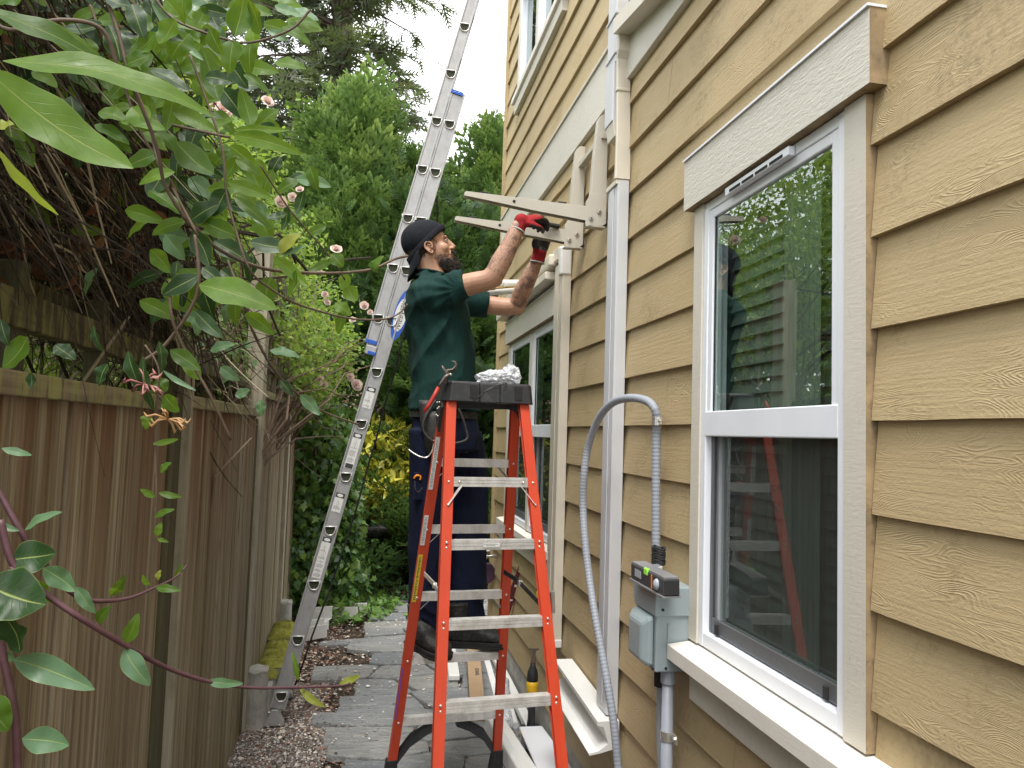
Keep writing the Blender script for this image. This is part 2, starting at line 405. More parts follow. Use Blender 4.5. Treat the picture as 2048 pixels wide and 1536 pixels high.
def edge_faces(o):      # the narrow end grain faces were never painted cream
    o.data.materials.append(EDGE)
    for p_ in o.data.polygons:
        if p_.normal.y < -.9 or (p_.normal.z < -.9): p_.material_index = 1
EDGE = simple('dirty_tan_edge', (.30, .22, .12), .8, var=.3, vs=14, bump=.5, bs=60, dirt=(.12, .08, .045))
wb = window('window', 'large white sash window with dark screen and slatted blind', 1.370, 2.045, 1.022, 2.300, .070, .155, [(1.370, 2.045)], 1.648,
       sill=(1.19, 2.10, .966, 1.020, .105), apron=(1.24, 2.06, .865, .964))
# trickle vent of the large window
tv = MB(); tv.box((XW-.022, 1.56, 2.270), (XW-.005, 1.88, 2.292)); tvo = tv.build('trickle_vent', VINYL, wb, bevel=.002)
for i in range(4): MB().box((XW-.0235, 1.585+i*.069, 2.2735), (XW-.0215, 1.644+i*.069, 2.2805)).build('vent_slot', DARK, wb)
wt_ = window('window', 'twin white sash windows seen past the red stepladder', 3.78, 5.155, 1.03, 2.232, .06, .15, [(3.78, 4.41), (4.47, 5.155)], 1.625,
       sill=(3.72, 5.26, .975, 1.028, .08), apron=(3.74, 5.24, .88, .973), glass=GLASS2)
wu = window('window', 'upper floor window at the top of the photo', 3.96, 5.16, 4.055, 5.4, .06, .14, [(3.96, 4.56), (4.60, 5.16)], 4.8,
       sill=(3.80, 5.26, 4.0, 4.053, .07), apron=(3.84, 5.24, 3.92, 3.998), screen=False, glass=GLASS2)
# ================================================================ ground
def grid_mesh(name, x0, x1, y0, y1, nx, ny, zf, mat, kind='structure'):
    xs = np.linspace(x0, x1, nx); ys = np.linspace(y0, y1, ny); X, Y = np.meshgrid(xs, ys)
    Z = zf(X, Y); v = np.stack([X.ravel(), Y.ravel(), Z.ravel()], 1)
    i = np.arange((ny-1)*(nx-1)); r, c = i//(nx-1), i % (nx-1); a = r*nx+c
    f = np.stack([a, a+1, a+nx+1, a+nx], 1)
    o = np_obj(name, v, f, mat, smooth=True); return tag(o, kind=kind)
n = NT('soil'); p = n.pos()
c = n.mix(n.mr(n.noise(p, 2.2, 6, .7), .35, .65), (.035, .026, .018), (.10, .075, .05))
c = n.mix(n.mr(n.noise(p, 45, 4, .7), .5, .7), c, (.02, .016, .012))
SOIL = n.done(n.pbsdf(c, .95, n.bump(n.noise(p, 60, 5, .75), .9, .02)))
def gz(X, Y): return -.012+.012*np.sin(X*3.1+Y)*np.cos(Y*2.3)
grid_mesh('ground', -60, 60, -30, 90, 121, 121, lambda X, Y: np.full_like(X, -.03), SOIL)

# flagstone path: irregular slates fitted together (one paved surface)
def voronoi_path():
    rnd = random.Random(11)
    x0, x1, y0, y1 = -.20, .86, 1.6, 7.4
    pts = []; y = y0-.1; row = 0
    while y < y1+.4:
        h = rnd.uniform(.16, .32); x = x0-.15+rnd.uniform(0, .3)
        while x < x1+.4:
            w = rnd.uniform(.30, .72); pts.append((x+w/2, y+h/2+rnd.uniform(-.04, .04))); x += w
        y += h; row += 1
    def clip(poly, a, b, c):     # keep a x + b y <= c
        o_ = []
        for i in range(len(poly)):
            p, q = poly[i], poly[(i+1) % len(poly)]; dp, dq = a*p[0]+b*p[1]-c, a*q[0]+b*q[1]-c
            if dp <= 0: o_.append(p)
            if dp*dq < 0: t = dp/(dp-dq); o_.append((p[0]+t*(q[0]-p[0]), p[1]+t*(q[1]-p[1])))
        return o_
    AN = .55      # slates run across the path
    mb = MB()
    for i, (px, py) in enumerate(pts):
        poly = [(px-.6, py-.6), (px+.6, py-.6), (px+.6, py+.6), (px-.6, py+.6)]
        for j, (qx, qy) in enumerate(pts):
            if i == j or abs(qx-px) > 1.2 or abs(qy-py) > .8: continue
            # squeezed metric: cells wider in x
            k = AN**2; a, b = (qx-px)*k, (qy-py); c = (k*(qx*qx-px*px)+(qy*qy-py*py))/2
            gap = .010+.012*rnd.random(); L = math.hypot(a, b); poly = clip(poly, a, b, c-gap*L*.55)
            if len(poly) < 3: break
        poly = clip(poly, -1, -.05*rnd.uniform(-1, 1), -(x0+rnd.uniform(0, .09))) if len(poly) > 2 else poly
        if len(poly) < 3: continue
        cx = sum(p[0] for p in poly)/len(poly); cy = sum(p[1] for p in poly)/len(poly)
        if not (x0 < cx < x1+.1 and y0 < cy < y1): continue
        # chipped outline
        outl = []
        for a_ in range(len(poly)):
            p, q = V((*poly[a_], 0)), V((*poly[(a_+1) % len(poly)], 0)); L = (q-p).length; m = max(1, int(L/.035)); d = (q-p); nn = V((d.y, -d.x, 0)).normalized()
            for s_ in range(m):
                t = s_/m; e = noise.noise(V((p.x+d.x*t, p.y+d.y*t, 0))*14)*.014+noise.noise(V((p.x+d.x*t, p.y+d.y*t, 5))*50)*.005
                if s_ == 0: e -= .006
                outl.append(p+d*t+nn*min(e, .008))
        zt = .006+rnd.uniform(-.004, .008); tx, ty = rnd.uniform(-.012, .012), rnd.uniform(-.012, .012)
        def hh(v_): return zt+(v_.x-cx)*tx+(v_.y-cy)*ty
        k = len(outl); C = V((cx, cy, 0)); rings = []
        for sc, dz in ((1.0, -.03), (1.0, -.006), (.985, 0)):
            rings.append([V((C.x+(q.x-C.x)*sc, C.y+(q.y-C.y)*sc, hh(q)+dz)) for q in outl])
        base = len(mb.v); vs = [p for r_ in rings for p in r_]+[V((cx, cy, hh(C)+.001))]
        fs = [(a_*k+b_, a_*k+(b_+1) % k, (a_+1)*k+(b_+1) % k, (a_+1)*k+b_) for a_ in range(2) for b_ in range(k)]
        fs += [(2*k+b_, 2*k+(b_+1) % k, 3*k) for b_ in range(k)]
        mb.add(vs, fs)
    return mb
n = NT('blue_grey_slate'); p = n.pos(); r_ = n.isl()
c = n.ramp(r_, [(0, (.22, .24, .26)), (.35, (.31, .32, .325)), (.6, (.43, .42, .385)), (.8, (.26, .28, .30)), (1, (.48, .47, .43))])
q = n.n('VectorMath', {0: p, 1: n.n('CombineXYZ', {0: n.math('MULTIPLY', r_, 31), 1: n.math('MULTIPLY', r_, 17)})}, operation='ADD')
c = n.mix(n.mr(n.noise(n.mp(q, (1.4, 4, 1)), 3.2, 6, .7, .6), .36, .68, 0, .7), c, (.19, .195, .20))
c = n.mix(n.mr(n.noise(n.mp(q, (1, 2.2, 1)), 9, 6, .75, .5), .55, .75, 0, .75), c, (.56, .54, .48))
c = n.mix(n.mr(n.noise(q, 42, 5, .7), .60, .72, 0, .7), c, (.05, .05, .05))
h = n.math('ADD', n.noise(n.mp(q, (1.2, 7, 1)), 7, 7, .72, .8), n.math('MULTIPLY', n.noise(q, 60, 4), .5))
SLATE = n.done(n.pbsdf(c, n.mr(n.noise(q, 8, 4), .3, .7, .42, .72), n.bump(h, 1.0, .022)))
tag(voronoi_path().build('path', SLATE), kind='structure')

# gravel and chips, one body of loose stuff
def scatter(name, n_, box_, size, cols, z=0, flat=.45, label='', cat='', seed=3, keep=None, zf=None, glossy=.7):
    rg = np.random.default_rng(seed); x = rg.uniform(box_[0], box_[1], n_); y = rg.uniform(box_[2], box_[3], n_)
    if keep is not None: k = keep(x, y, rg); x, y = x[k], y[k]
    m = len(x); s = rg.uniform(*size, m)*(0.6+.8*rg.random(m)**2)
    t = np.array([[-1, -.7, 0], [.2, -1, 0], [1, .1, 0], [.3, .9, 0], [-.8, .6, 0], [.05, 0, 1.0]])*.5
    an = rg.uniform(0, 2*np.pi, m); ca, sa = np.cos(an), np.sin(an)
    P = t[None]*(1+rg.uniform(-.25, .25, (m, 6, 3))); P = P*s[:, None, None]; P[:, :, 2] *= flat*rg.uniform(.5, 1.5, m)[:, None]
    tilt = rg.uniform(-.5, .5, (m, 1)); P[:, :, 2] += P[:, :, 0]*tilt*.7
    X = P[:, :, 0]*ca[:, None]-P[:, :, 1]*sa[:, None]+x[:, None]; Y = P[:, :, 0]*sa[:, None]+P[:, :, 1]*ca[:, None]+y[:, None]
    zz = (zf(x, y, rg) if zf else np.full(m, z))+s*.15*rg.random(m)
    Vv = np.stack([X, Y, P[:, :, 2]+zz[:, None]], 2).reshape(-1, 3)
    F = np.array([[0, 1, 5], [1, 2, 5], [2, 3, 5], [3, 4, 5], [4, 0, 5]]); F = (F[None]+6*np.arange(m)[:, None, None]).reshape(-1, 3)
    nn = NT(name+'_mat'); c_ = nn.ramp(nn.isl(), [(i/len(cols), cc) for i, cc in enumerate(cols)], 'CONSTANT')
    mt = nn.done(nn.pbsdf(c_, glossy, nn.bump(nn.noise(nn.pos(), 200, 2), .3, .003)))
    return tag(np_obj(name, Vv, F, mt), label or None, cat or None, kind='stuff')
gcols = [(.17, .145, .125), (.08, .07, .065), (.28, .25, .22), (.12, .10, .09), (.20, .16, .13), (.36, .33, .30), (.10, .085, .075), (.55, .52, .48)]
scatter('gravel', 34000, (-.64, .02, 2.4, 5.0), (.006, .016), gcols, -.012, .8, 'small grey brown gravel at the foot of the fence', 'gravel', 5,
        keep=lambda x, y, g: x < -.17+.05*np.sin(y*5)+.03*g.normal(size=len(x)))
scatter('leaf_litter', 38000, (-.64, .95, 2.2, 8.4), (.008, .024), [(.24, .11, .075), (.17, .085, .06), (.34, .20, .14), (.09, .06, .05), (.42, .34, .26), (.28, .14, .10), (.65, .60, .52), (.19, .14, .10)],
        -.010, .25, 'red brown leaf litter and petals between the slates', 'leaf litter', 6,
        keep=lambda x, y, g: ((x < -.16+.06*np.sin(y*2)+.07*g.normal(size=len(x))) & (y > 4.2)) | (g.random(len(x)) < .24) | (x > .80+.03*g.normal(size=len(x))))
scatter('fallen_petals', 1500, (-.6, .7, 4.0, 9.5), (.008, .02), [(.75, .68, .58), (.8, .72, .66), (.6, .45, .3)], .014, .2, 'pale rose petals fallen on the path', 'petals', 9,
        keep=lambda x, y, g: g.random(len(x)) < np.clip(.7-.5*x, .1, 1))
scatter('bark_mulch', 14000, (-.35, 1.2, 7.6, 11.5), (.015, .05), [(.03, .022, .017), (.045, .03, .022), (.018, .014, .012), (.07, .05, .035)], -.02, .5, 'dark bark mulch bed beyond the path', 'mulch', 10)
scatter('gravel_strip', 9000, (.60, 1.3, 5.9, 9.0), (.012, .03), [(.3, .3, .29), (.22, .22, .22), (.4, .4, .38), (.16, .16, .15)], -.02, .7, 'pale gravel patch beyond the house corner', 'gravel', 12)
scatter('path_debris', 4200, (-.25, .9, 2.4, 7.4), (.004, .014), [(.10, .06, .04), (.05, .04, .03), (.20, .12, .07), (.14, .09, .05), (.06, .05, .04)], .014, .25, 'small dark bits of bark and leaf scattered on the slates', 'leaf litter', 19,
        keep=lambda x, y, g: g.random(len(x)) < np.clip(.25+1.6*(-.0-x)+.35*np.array([noise.noise(V((a*3, b*3, 1))) for a, b in zip(x, y)]), .04, 1))
# ================================================================ fence
def m_fence():
    n = NT('weathered_cedar_fence'); p = n.pos(); r = n.isl(); sx = n.n('SeparateXYZ', {0: p}).node; y, z = sx.outputs[1], sx.outputs[2]
    q = n.n('CombineXYZ', {0: n.math('MULTIPLY', r, 40), 1: n.math('ADD', y, n.math('MULTIPLY', r, 13)), 2: z})
    st = n.noise(n.mp(q, (1, 55, 1.1)), 1, 5, .65, .4); fine = n.noise(n.mp(q, (1, 260, 6)), 1, 4, .6)
    ringf = n.math('PINGPONG', n.math('MULTIPLY', n.noise(n.mp(q, (1, 11, .55)), 1, 2, .5, .6), 14), .5)
    c = n.ramp(r, [(0, (.22, .165, .105)), (.25, (.42, .355, .25)), (.5, (.30, .24, .16)), (.75, (.48, .42, .31)), (1, (.25, .195, .13))])
    c = n.mix(n.mr(st, .35, .65, 0, .8), c, (.12, .09, .062))
    c = n.mix(n.mr(n.noise(n.mp(q, (1, 30, .7)), 1, 4), .52, .68, 0, .6), c, (.48, .43, .33))
    red = n.math('MULTIPLY', n.mr(z, .9, 1.66, 0, 1), n.mr(n.noise(n.mp(q, (1, 16, .8)), 1, 3), .43, .57, 0, .9))
    c = n.mix(red, c, (.17, .075, .037))
    gr = n.math('MULTIPLY', n.mr(z, .1, 1.3, .85, .15), n.mr(n.noise(n.mp(q, (1, 12, .9)), 1, 4), .46, .62, 0, .55))
    c = n.mix(gr, c, (.25, .255, .10))
    c = n.mix(n.mr(ringf, .38, .5, 0, .45), c, (.15, .10, .065))
    kn = n.n('TexVoronoi', {'Vector': n.mp(q, (1, 7, 1.3)), 'Scale': 1.0, 'Randomness': 1}, feature='F1')
    c = n.mix(n.mr(kn, .05, .12, .85, 0), c, (.05, .03, .02))
    h = n.math('ADD', n.math('MULTIPLY', st, .8), n.math('ADD', fine, n.math('MULTIPLY', ringf, .5)))
    return n.done(n.pbsdf(c, .78, n.bump(h, .6, .004), Specular_IOR_Level=.25))
def m_mossy(name='mossy_cap_timber', base=(.30, .25, .17), moss=.75):
    n = NT(name); p = n.pos()
    st = n.noise(n.mp(p, (3, 3, 60)), 1, 4)
    c = n.mix(n.mr(st, .35, .65), base, [x*.55 for x in base])
    dr = n.noise(n.mp(p, (30, 34, 5)), 1, 4, .7)
    c = n.mix(n.mr(dr, .44, .60, 0, moss), c, (.34, .35, .11))
    c = n.mix(n.mr(n.noise(n.mp(p, (22, 26, 6)), 1, 5, .7), .55, .66, 0, .8), c, (.045, .035, .022))
    return n.done(n.pbsdf(c, .85, n.bump(n.math('ADD', dr, st), .5, .005)))
FENCE, MOSSY = m_fence(), m_mossy(); MOSSY_SHADE = m_mossy('shaded_mossy_timber', (.085, .07, .045), .45)  # darker copy of the mossy timber: the rails' shade is in its colour
def m_post(name, c0, c1):
    n = NT(name); p = n.pos(); st = n.noise(n.mp(p, (40, 40, 1.2)), 1, 5, .6, .5)
    c = n.mix(n.mr(st, .35, .65), c0, c1); c = n.mix(n.mr(n.noise(n.mp(p, (3, 3, 1.5)), 3, 5, .7), .5, .7, 0, .5), c, (.15, .155, .07))
    return n.done(n.pbsdf(c, .8, n.bump(st, .5, .004)))
POST = m_post('grey_green_post', (.44, .40, .31), (.28, .245, .18)); POSTD = m_post('dark_green_post', (.10, .10, .05), (.06, .052, .03))  # second post timber in a dark green tone
FX = -.6
fence = thing('fence', 'weathered brown cedar board fence with mossy cap rails beside the path', 'fence', (FX, 3.5, 0))
def panel(y0, y1, ztop, xoff=0, seed=1, capn=True):
    rnd = random.Random(seed); y = y0; ps = MB()
    while y < y1-.01:
        w = min(rnd.uniform(.075, .125), y1-y)
        if y1-y-w < .03: w = y1-y
        dx = rnd.uniform(-.004, .004); t = .016
        a, b = y+.003, y+w-.003; x = FX+xoff+dx; lean = rnd.uniform(-.003, .003)
        ps.hexa([V((x-t, a, -.02)), V((x, a, -.02)), V((x+rnd.uniform(-.003, .003), b, -.02)), V((x-t, b, -.02)),
                 V((x-t, a+lean, ztop)), V((x, a+lean, ztop)), V((x+rnd.uniform(-.002, .002), b+lean, ztop)), V((x-t, b+lean, ztop))])
        y += w
    ps.build('board_panel', FENCE, fence, bevel=.0015)
    MB().box((FX+xoff-.06, y0-.0, .3), (FX+xoff-.022, y1, .38)).build('back_rail', POSTD, fence)
    MB().box((FX+xoff-.05, y0, -.02), (FX+xoff-.024, y1, ztop-.05)).build('backing', DARK, fence)
    if capn:
        MB().box((FX+xoff-.045, y0, ztop-.002), (FX+xoff+.022, y1, ztop+.040)).build('cap_rail', MOSSY, fence, bevel=.003)
panel(-1.5, .40, 1.640, 0, 9); panel(.5, 2.44, 1.640, 0, 1); panel(2.60, 4.20, 1.655, 0, 2); panel(4.40, 5.72, 1.765, -.005, 3); panel(5.84, 7.3, 1.765, -.005, 4)
def post(y0, y1, x0, x1, z1, mat, z0=-.02): MB().box((x0, y0, z0), (x1, y1, z1)).build('post', mat, fence, bevel=.003)
post(.402, .498, FX-.07, FX+.004, 1.80, POSTD); post(2.445, 2.50, FX-.07, FX+.005, 1.66, POSTD); post(2.502, 2.60, FX-.07, FX+.004, 1.86, POSTD); 
MB().box((FX-.01, 2.575, -.02), (FX+.030, 2.602, 1.86)).build('batten', POST, fence, bevel=.002)
post(4.25, 4.37, FX-.075, FX+.02, 2.62, POST); MB().box((FX-.012, 4.20, -.02), (FX+.004, 4.248, 1.64)).build('batten', POSTD, fence)
post(5.73, 5.83, FX-.06, FX+.02, 2.45, POST)
# lattice and rails above the cap
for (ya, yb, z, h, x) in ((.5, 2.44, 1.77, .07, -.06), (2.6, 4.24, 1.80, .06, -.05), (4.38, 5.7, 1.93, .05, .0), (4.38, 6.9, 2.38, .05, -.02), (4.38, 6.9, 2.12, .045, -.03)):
    MB().box((FX+x-.03, ya, z), (FX+x+.01, yb, z+h)).build('trellis_rail', MOSSY_SHADE, fence, bevel=.003)
for y in (4.60, 4.86, 5.15, 5.47, 6.0, 6.35, 6.75):
    MB().box((FX-.05, y, 1.81), (FX-.03, y+.07, 2.45)).build('trellis_slat', POST, fence, bevel=.002)
for y in (1.1, 1.55, 2.0, 2.9, 3.3, 3.75): MB().box((FX-.10, y, 1.62), (FX-.06, y+.04, 1.9)).build('trellis_slat', POSTD, fence, bevel=.002)

# timbers of the pergola behind the fence
perg = thing('pergola', 'mossy pergola timbers toned dark for shade behind the fence, half hidden by rose leaves', 'pergola', (-1.6, 4.5, 0))
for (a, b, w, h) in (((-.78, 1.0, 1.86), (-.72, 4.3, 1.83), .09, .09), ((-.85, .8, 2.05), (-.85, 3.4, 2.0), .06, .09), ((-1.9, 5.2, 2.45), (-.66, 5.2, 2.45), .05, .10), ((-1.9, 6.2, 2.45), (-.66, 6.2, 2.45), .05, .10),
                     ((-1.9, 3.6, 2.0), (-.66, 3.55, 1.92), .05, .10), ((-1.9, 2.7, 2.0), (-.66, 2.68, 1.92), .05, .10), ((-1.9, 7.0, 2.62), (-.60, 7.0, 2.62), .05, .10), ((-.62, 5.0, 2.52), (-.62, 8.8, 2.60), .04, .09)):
    MB().beam(a, b, w, h).build('beam', MOSSY_SHADE, perg, bevel=.004)
for (x, y, z) in ((-1.85, 3.6, 2.0), (-1.85, 5.2, 2.5), (-1.85, 7.0, 2.6), (-.62, 8.7, 2.62), (-.66, 7.6, 2.6)):
    MB().box((x-.045, y-.045, -.02), (x+.045, y+.045, z)).build('post', POSTD, perg, bevel=.004)
for i in range(7): MB().box((-1.3, 6.9+i*.12, 2.30+i*.01), (-.55, 6.95+i*.12, 2.33+i*.01)).build('lath', POSTD, perg)

# concrete footings and edging stones with moss
MOSS = simple('yellow_green_moss', (.24, .24, .03), .95, var=.5, vs=24, bump=1, bs=160, dirt=(.34, .28, .16), dist=.01)
for i, (y, x, r, h) in enumerate(((4.33, -.545, .062, .30), (5.78, -.56, .055, .34))):
    ft = MB(); prev = []
    for zz, rr in ((-.03, r*1.05), (.1, r), (h-.03, r*.98), (h-.012, r*1.03), (h, r*.86)):
        prev.append([V((x+rr*math.cos(a)*(1+.04*math.sin(3*a+i)), y+rr*math.sin(a), zz+.006*math.sin(5*a))) for a in [j*math.pi/10 for j in range(20)]])
    ft.loft(prev); o = ft.build('post_footing', CONC, smooth=False, bevel=.003)
    tag(o, ['round concrete footing under the near tall fence post', 'round concrete footing under the far fence post'][i], 'footing')
rnd = random.Random(4); y = 4.47
def moss_cap(mb, c, sx, sy, h, seed):
    n_, m_ = 12, 12; vs = []
    for i in range(m_+1):
        for j in range(n_+1):
            u, v = j/n_*2-1, i/m_*2-1
            e = max(0, 1-abs(u)**4)*max(0, 1-abs(v)**4)
            p = V((c[0]+u*sx, c[1]+v*sy, c[2]+h*e*(.6+.8*abs(noise.noise(V((u*3, v*3, seed)))))-.004))
            vs.append(p)
    mb.add(vs, [(i*(n_+1)+j, i*(n_+1)+j+1, (i+1)*(n_+1)+j+1, (i+1)*(n_+1)+j) for i in range(m_) for j in range(n_)])
for k in range(7):
    L = rnd.uniform(.13, .2); x0 = -.60; x1 = -.475+rnd.uniform(-.01, .015)+(.01*k if k < 4 else .03); zt = .14+.012*k+rnd.uniform(-.01, .01)
    e = thing('edging_stone', '', 'edging stone', ((x0+x1)/2, y+L/2, 0), 'mossy edging stones along the fence foot')
    e['label'] = ['bare grey edging stone beside the near footing', 'lightly mossed second edging stone from the near footing', 'mossy third edging stone from the near footing', 'thickly mossed fourth edging stone from the near footing',
                  'thickly mossed fifth edging stone from the near footing', 'mossy sixth edging stone from the near footing', 'farthest edging stone, beside the far footing'][k]
    MB().box((x0, y+.004, -.03), (x1, y+L-.004, zt)).build('block', CONC, e, bevel=.008)
    if k: 
        q = MB(); moss_cap(q, ((x0+x1)/2, y+L/2, zt), (x1-x0)/2+.006, L/2, .028+.004*k, k); q.build('moss', MOSS, e, smooth=True)
    y += L

# ================================================================ step ladder
def m_red():
    n = NT('orange_red_fibreglass'); p = n.obj()
    c = n.mix(n.mr(n.noise(n.mp(p, (6, 6, 1.5)), 3, 4), .3, .7), (.50, .048, .016), (.58, .062, .022))
    sc = n.mr(n.noise(n.mp(p, (30, 30, 9)), 3, 6, .8, 1.5), .68, .74, 0, .7); c = n.mix(sc, c, (.75, .42, .33))
    c = n.mix(n.mr(n.noise(p, 9, 6, .8), .6, .75, 0, .5), c, (.32, .04, .02))
    return n.done(n.pbsdf(c, .42, n.bump(n.noise(n.mp(p, (120, 120, 4)), 2, 3), .12, .001)))
def m_alu(name='scuffed_aluminium', base=(.74, .73, .71), dark=(.52, .50, .46), met=.45):
    n = NT(name); p = n.obj()
    c = n.mix(n.mr(n.noise(n.mp(p, (3, 3, 2)), 7, 6, .72), .4, .68), base, dark)
    c = n.mix(n.mr(n.noise(p, 70, 5, .8), .66, .73, 0, .7), c, (.2, .18, .16))
    return n.done(n.pbsdf(c, n.mr(n.noise(p, 25, 4), .3, .7, .32, .52), n.bump(n.noise(n.mp(p, (8, 200, 200)), 2, 3), .15, .001), Metallic=met))
RED, ALU, ALU2 = m_red(), m_alu(), m_alu('ladder_rail_aluminium', (.42, .42, .42), (.33, .33, .335), .45)
BLK = simple('black_moulded_plastic', (.022, .023, .026), .5, var=.3, bump=.3, bs=120, dirt=(.075, .075, .08))
RUB = simple('black_rubber', (.018, .018, .018), .75)
STEEL = simple('zinc_steel', (.62, .60, .56), .3, .8, var=.1)
BRASSY = simple('rivet_metal', (.66, .62, .55), .35, .7)
WHITE = simple('white_plastic', (.78, .78, .76), .35, var=.03)
PAPER = simple('white_label', (.70, .70, .68), .45, var=.04); INK = simple('label_ink', (.04, .04, .04), .6)
YEL = simple('yellow_label', (.70, .52, .03), .5); GREYINK = simple('grey_print', (.30, .30, .30), .6); BLUE = simple('blue_plastic', (.02, .10, .48), .45); PURP = simple('purple_print', (.22, .07, .35), .5)
SA = math.atan2(-.11, 1.0)            # the ladder stands turned a few degrees
LX = V((math.cos(-SA*1.0), math.sin(-SA)*1.0, 0)); LX = V((.994, .109, 0)); LY = V((-.109, .994, 0))
LC = V((.457, 3.045, 0))
def Lp(x, y, z): return LC+LX*x+LY*y+V((0, 0, z))
sl_ = thing('stepladder', 'orange red fibreglass stepladder with aluminium steps that the worker stands on', 'stepladder', (LC.x, LC.y, 0))
ZT = 1.735
def halfw(z): return .165+.100*(ZT-z)/ZT
def yn(z): return -.045-(ZT-z)*.268
def yf(z): return .060+(ZT-z)*.262
def rail(side, fy, z0, z1, near):
    cw, cd, t = .040, .032, .005           # web width seen from the front, flange depth
    mb = MB(); rings = []
    sgn = -1 if near else 1
    # C section: web faces outwards (sideways), flanges run inwards along x
    prof = [(0, -cd/2), (cw, -cd/2), (cw, -cd/2+t), (t, -cd/2+t), (t, cd/2-t), (cw, cd/2-t), (cw, cd/2), (0, cd/2)]
    for z in (z0, z1):
        hw = halfw(z)+.006; r = []
        for (a, b) in prof: r.append(Lp(side*(hw-a), fy(z)+b, z))
        if side > 0: r = r[::-1]
        rings.append(r)
    mb.loft(rings); return mb.build('front_rail' if near else 'rear_rail', RED, sl_, bevel=.0015)
for sd_ in (-1, 1):
    rail(sd_, yn, .07, ZT+.02, True); rail(sd_, yf, .07, ZT+.0, False)
    for near, fy in ((True, yn), (False, yf)):
        z0 = .085; hw = halfw(.04)
        q = MB(); q.hexa([Lp(sd_*(hw+.016), fy(0)-.030, 0), Lp(sd_*(hw-.048), fy(0)-.030, 0), Lp(sd_*(hw-.048), fy(0)+.034, 0), Lp(sd_*(hw+.016), fy(0)+.034, 0),
                        Lp(sd_*(hw+.008), fy(.12)-.022, .135), Lp(sd_*(hw-.040), fy(.12)-.022, .135), Lp(sd_*(hw-.040), fy(.12)+.022, .135), Lp(sd_*(hw+.008), fy(.12)+.022, .135)])
        q.build('foot', RUB, sl_, bevel=.006)
def rivet(parent, x, y, z, out, r=.0055):
    c = Lp(x, y, z); d = LY*out; return MB().ell(c, (r, r*.7, r), 8, 6).build('rivet', BRASSY, parent, smooth=True)
def step(z, near, tread, label=None):
    fy = yn if near else yf; hw = halfw(z)-.001; sg = -1 if near else 1
    mb = MB(); d = .040 if tread else .024; h = .036 if near else .034
    # ribbed tread: front lip with grooves, flat top
    y0 = fy(z)-.0112; hw -= .006; prof = [(0, 0), (0, -h*.28), (.0022, -h*.30), (.0022, -h*.36), (0, -h*.38), (0, -h*.62), (.0022, -h*.64), (.0022, -h*.70), (0, -h*.72), (0, -h),
            (.003, -h), (.003, -.004), (d-.003, -.004), (d-.003, -h*.9), (d, -h*.9), (d, 0)]
    if not near: prof = [(0, 0), (0, -h), (.003, -h), (.003, -.004), (d-.003, -.004), (d-.003, -h), (d, -h), (d, 0), (d*.75, 0), (d*.72, -.002), (d*.55, -.002), (d*.52, 0), (d*.32, 0), (d*.3, -.002), (d*.15, -.002), (d*.12, 0)]
    mb.prism(prof, Lp(-hw+.004, y0, z+h/2), LY, (0, 0, 1), LX*(2*hw-.008))
    o = mb.build('step', ALU, sl_)
    yy = fy(z)-.0165
    for s in (-1, 1):
        xx = s*(halfw(z)-.014)
        for dz in ((-.009, .011) if near and tread else (0,)): rivet(o, xx, yy, z+dz, -1)
    return o
near_steps = [(1.412, False), (1.180, True), (.905, True), (.640, True), (.36, True)]
far_steps = [1.475, 1.187, .889, .600, .312]
for z, t in near_steps: o = step(z, True, t)
for z in far_steps: step(z, False, True)
# braces
def brace(a, b, w=.020, nm='brace', m=ALU): MB().beam(a, b, w, .0025, side=None).build(nm, m, sl_, bevel=.0005)
for s in (-1, 1):
    z = 1.412; brace(Lp(s*(halfw(z)-.065), yn(z)-.018, z-.012), Lp(s*(halfw(z-.08)-.012), yn(z-.08)-.018, z-.085), .016)
    rivet(sl_, s*(halfw(z)-.055), yn(z)-.021, z, -1, .006); rivet(sl_, s*(halfw(z-.085)-.014), yn(z-.085)-.018, z-.085, -1)
    for z in far_steps[:3]: brace(Lp(s*(halfw(z)-.075), yf(z)+.0, z-.014), Lp(s*(halfw(z-.09)-.012), yf(z-.09), z-.085), .022)
# black corner braces under the lowest far step
for s in (-1, 1):
    pts = [Lp(s*(.035), yf(.28)+.005, .285), Lp(s*.10, yf(.26)+.005, .262), Lp(s*.17, yf(.21)+.005, .215), Lp(s*.215, yf(.15)+.005, .15), Lp(s*(halfw(.09)-.01), yf(.08)+.005, .075)]
    r = []
    for i, p_ in enumerate(pts):
        w = (.016, .022, .026, .026, .022)[i]; r.append([p_+V((0, 0, w))-LY*.015, p_+V((0, 0, w))+LY*.015, p_-V((0, 0, w))+LY*.015, p_-V((0, 0, w))-LY*.015])
    MB().loft(r).build('knee_brace', BLK, sl_, bevel=.003)
# spreader bars joining the two sides
for s in (-1, 1):
    z = .985; a = Lp(s*(halfw(z)-.03), yn(z)+.01, z-.02); b = Lp(s*(halfw(z)-.03), yf(z)-.01, z+.01); m_ = (a+b)/2+V((0, 0, .012))
    MB().beam(a, m_, .004, .020).build('spreader', ALU if s < 0 else BLK, sl_, bevel=.001); MB().beam(m_+V((0, 0, .003)), b, .004, .020).build('spreader', ALU if s < 0 else BLK, sl_, bevel=.001)
    MB().tube([m_-LX*.008, m_+LX*.008], .012, 10).build('pivot', STEEL, sl_)
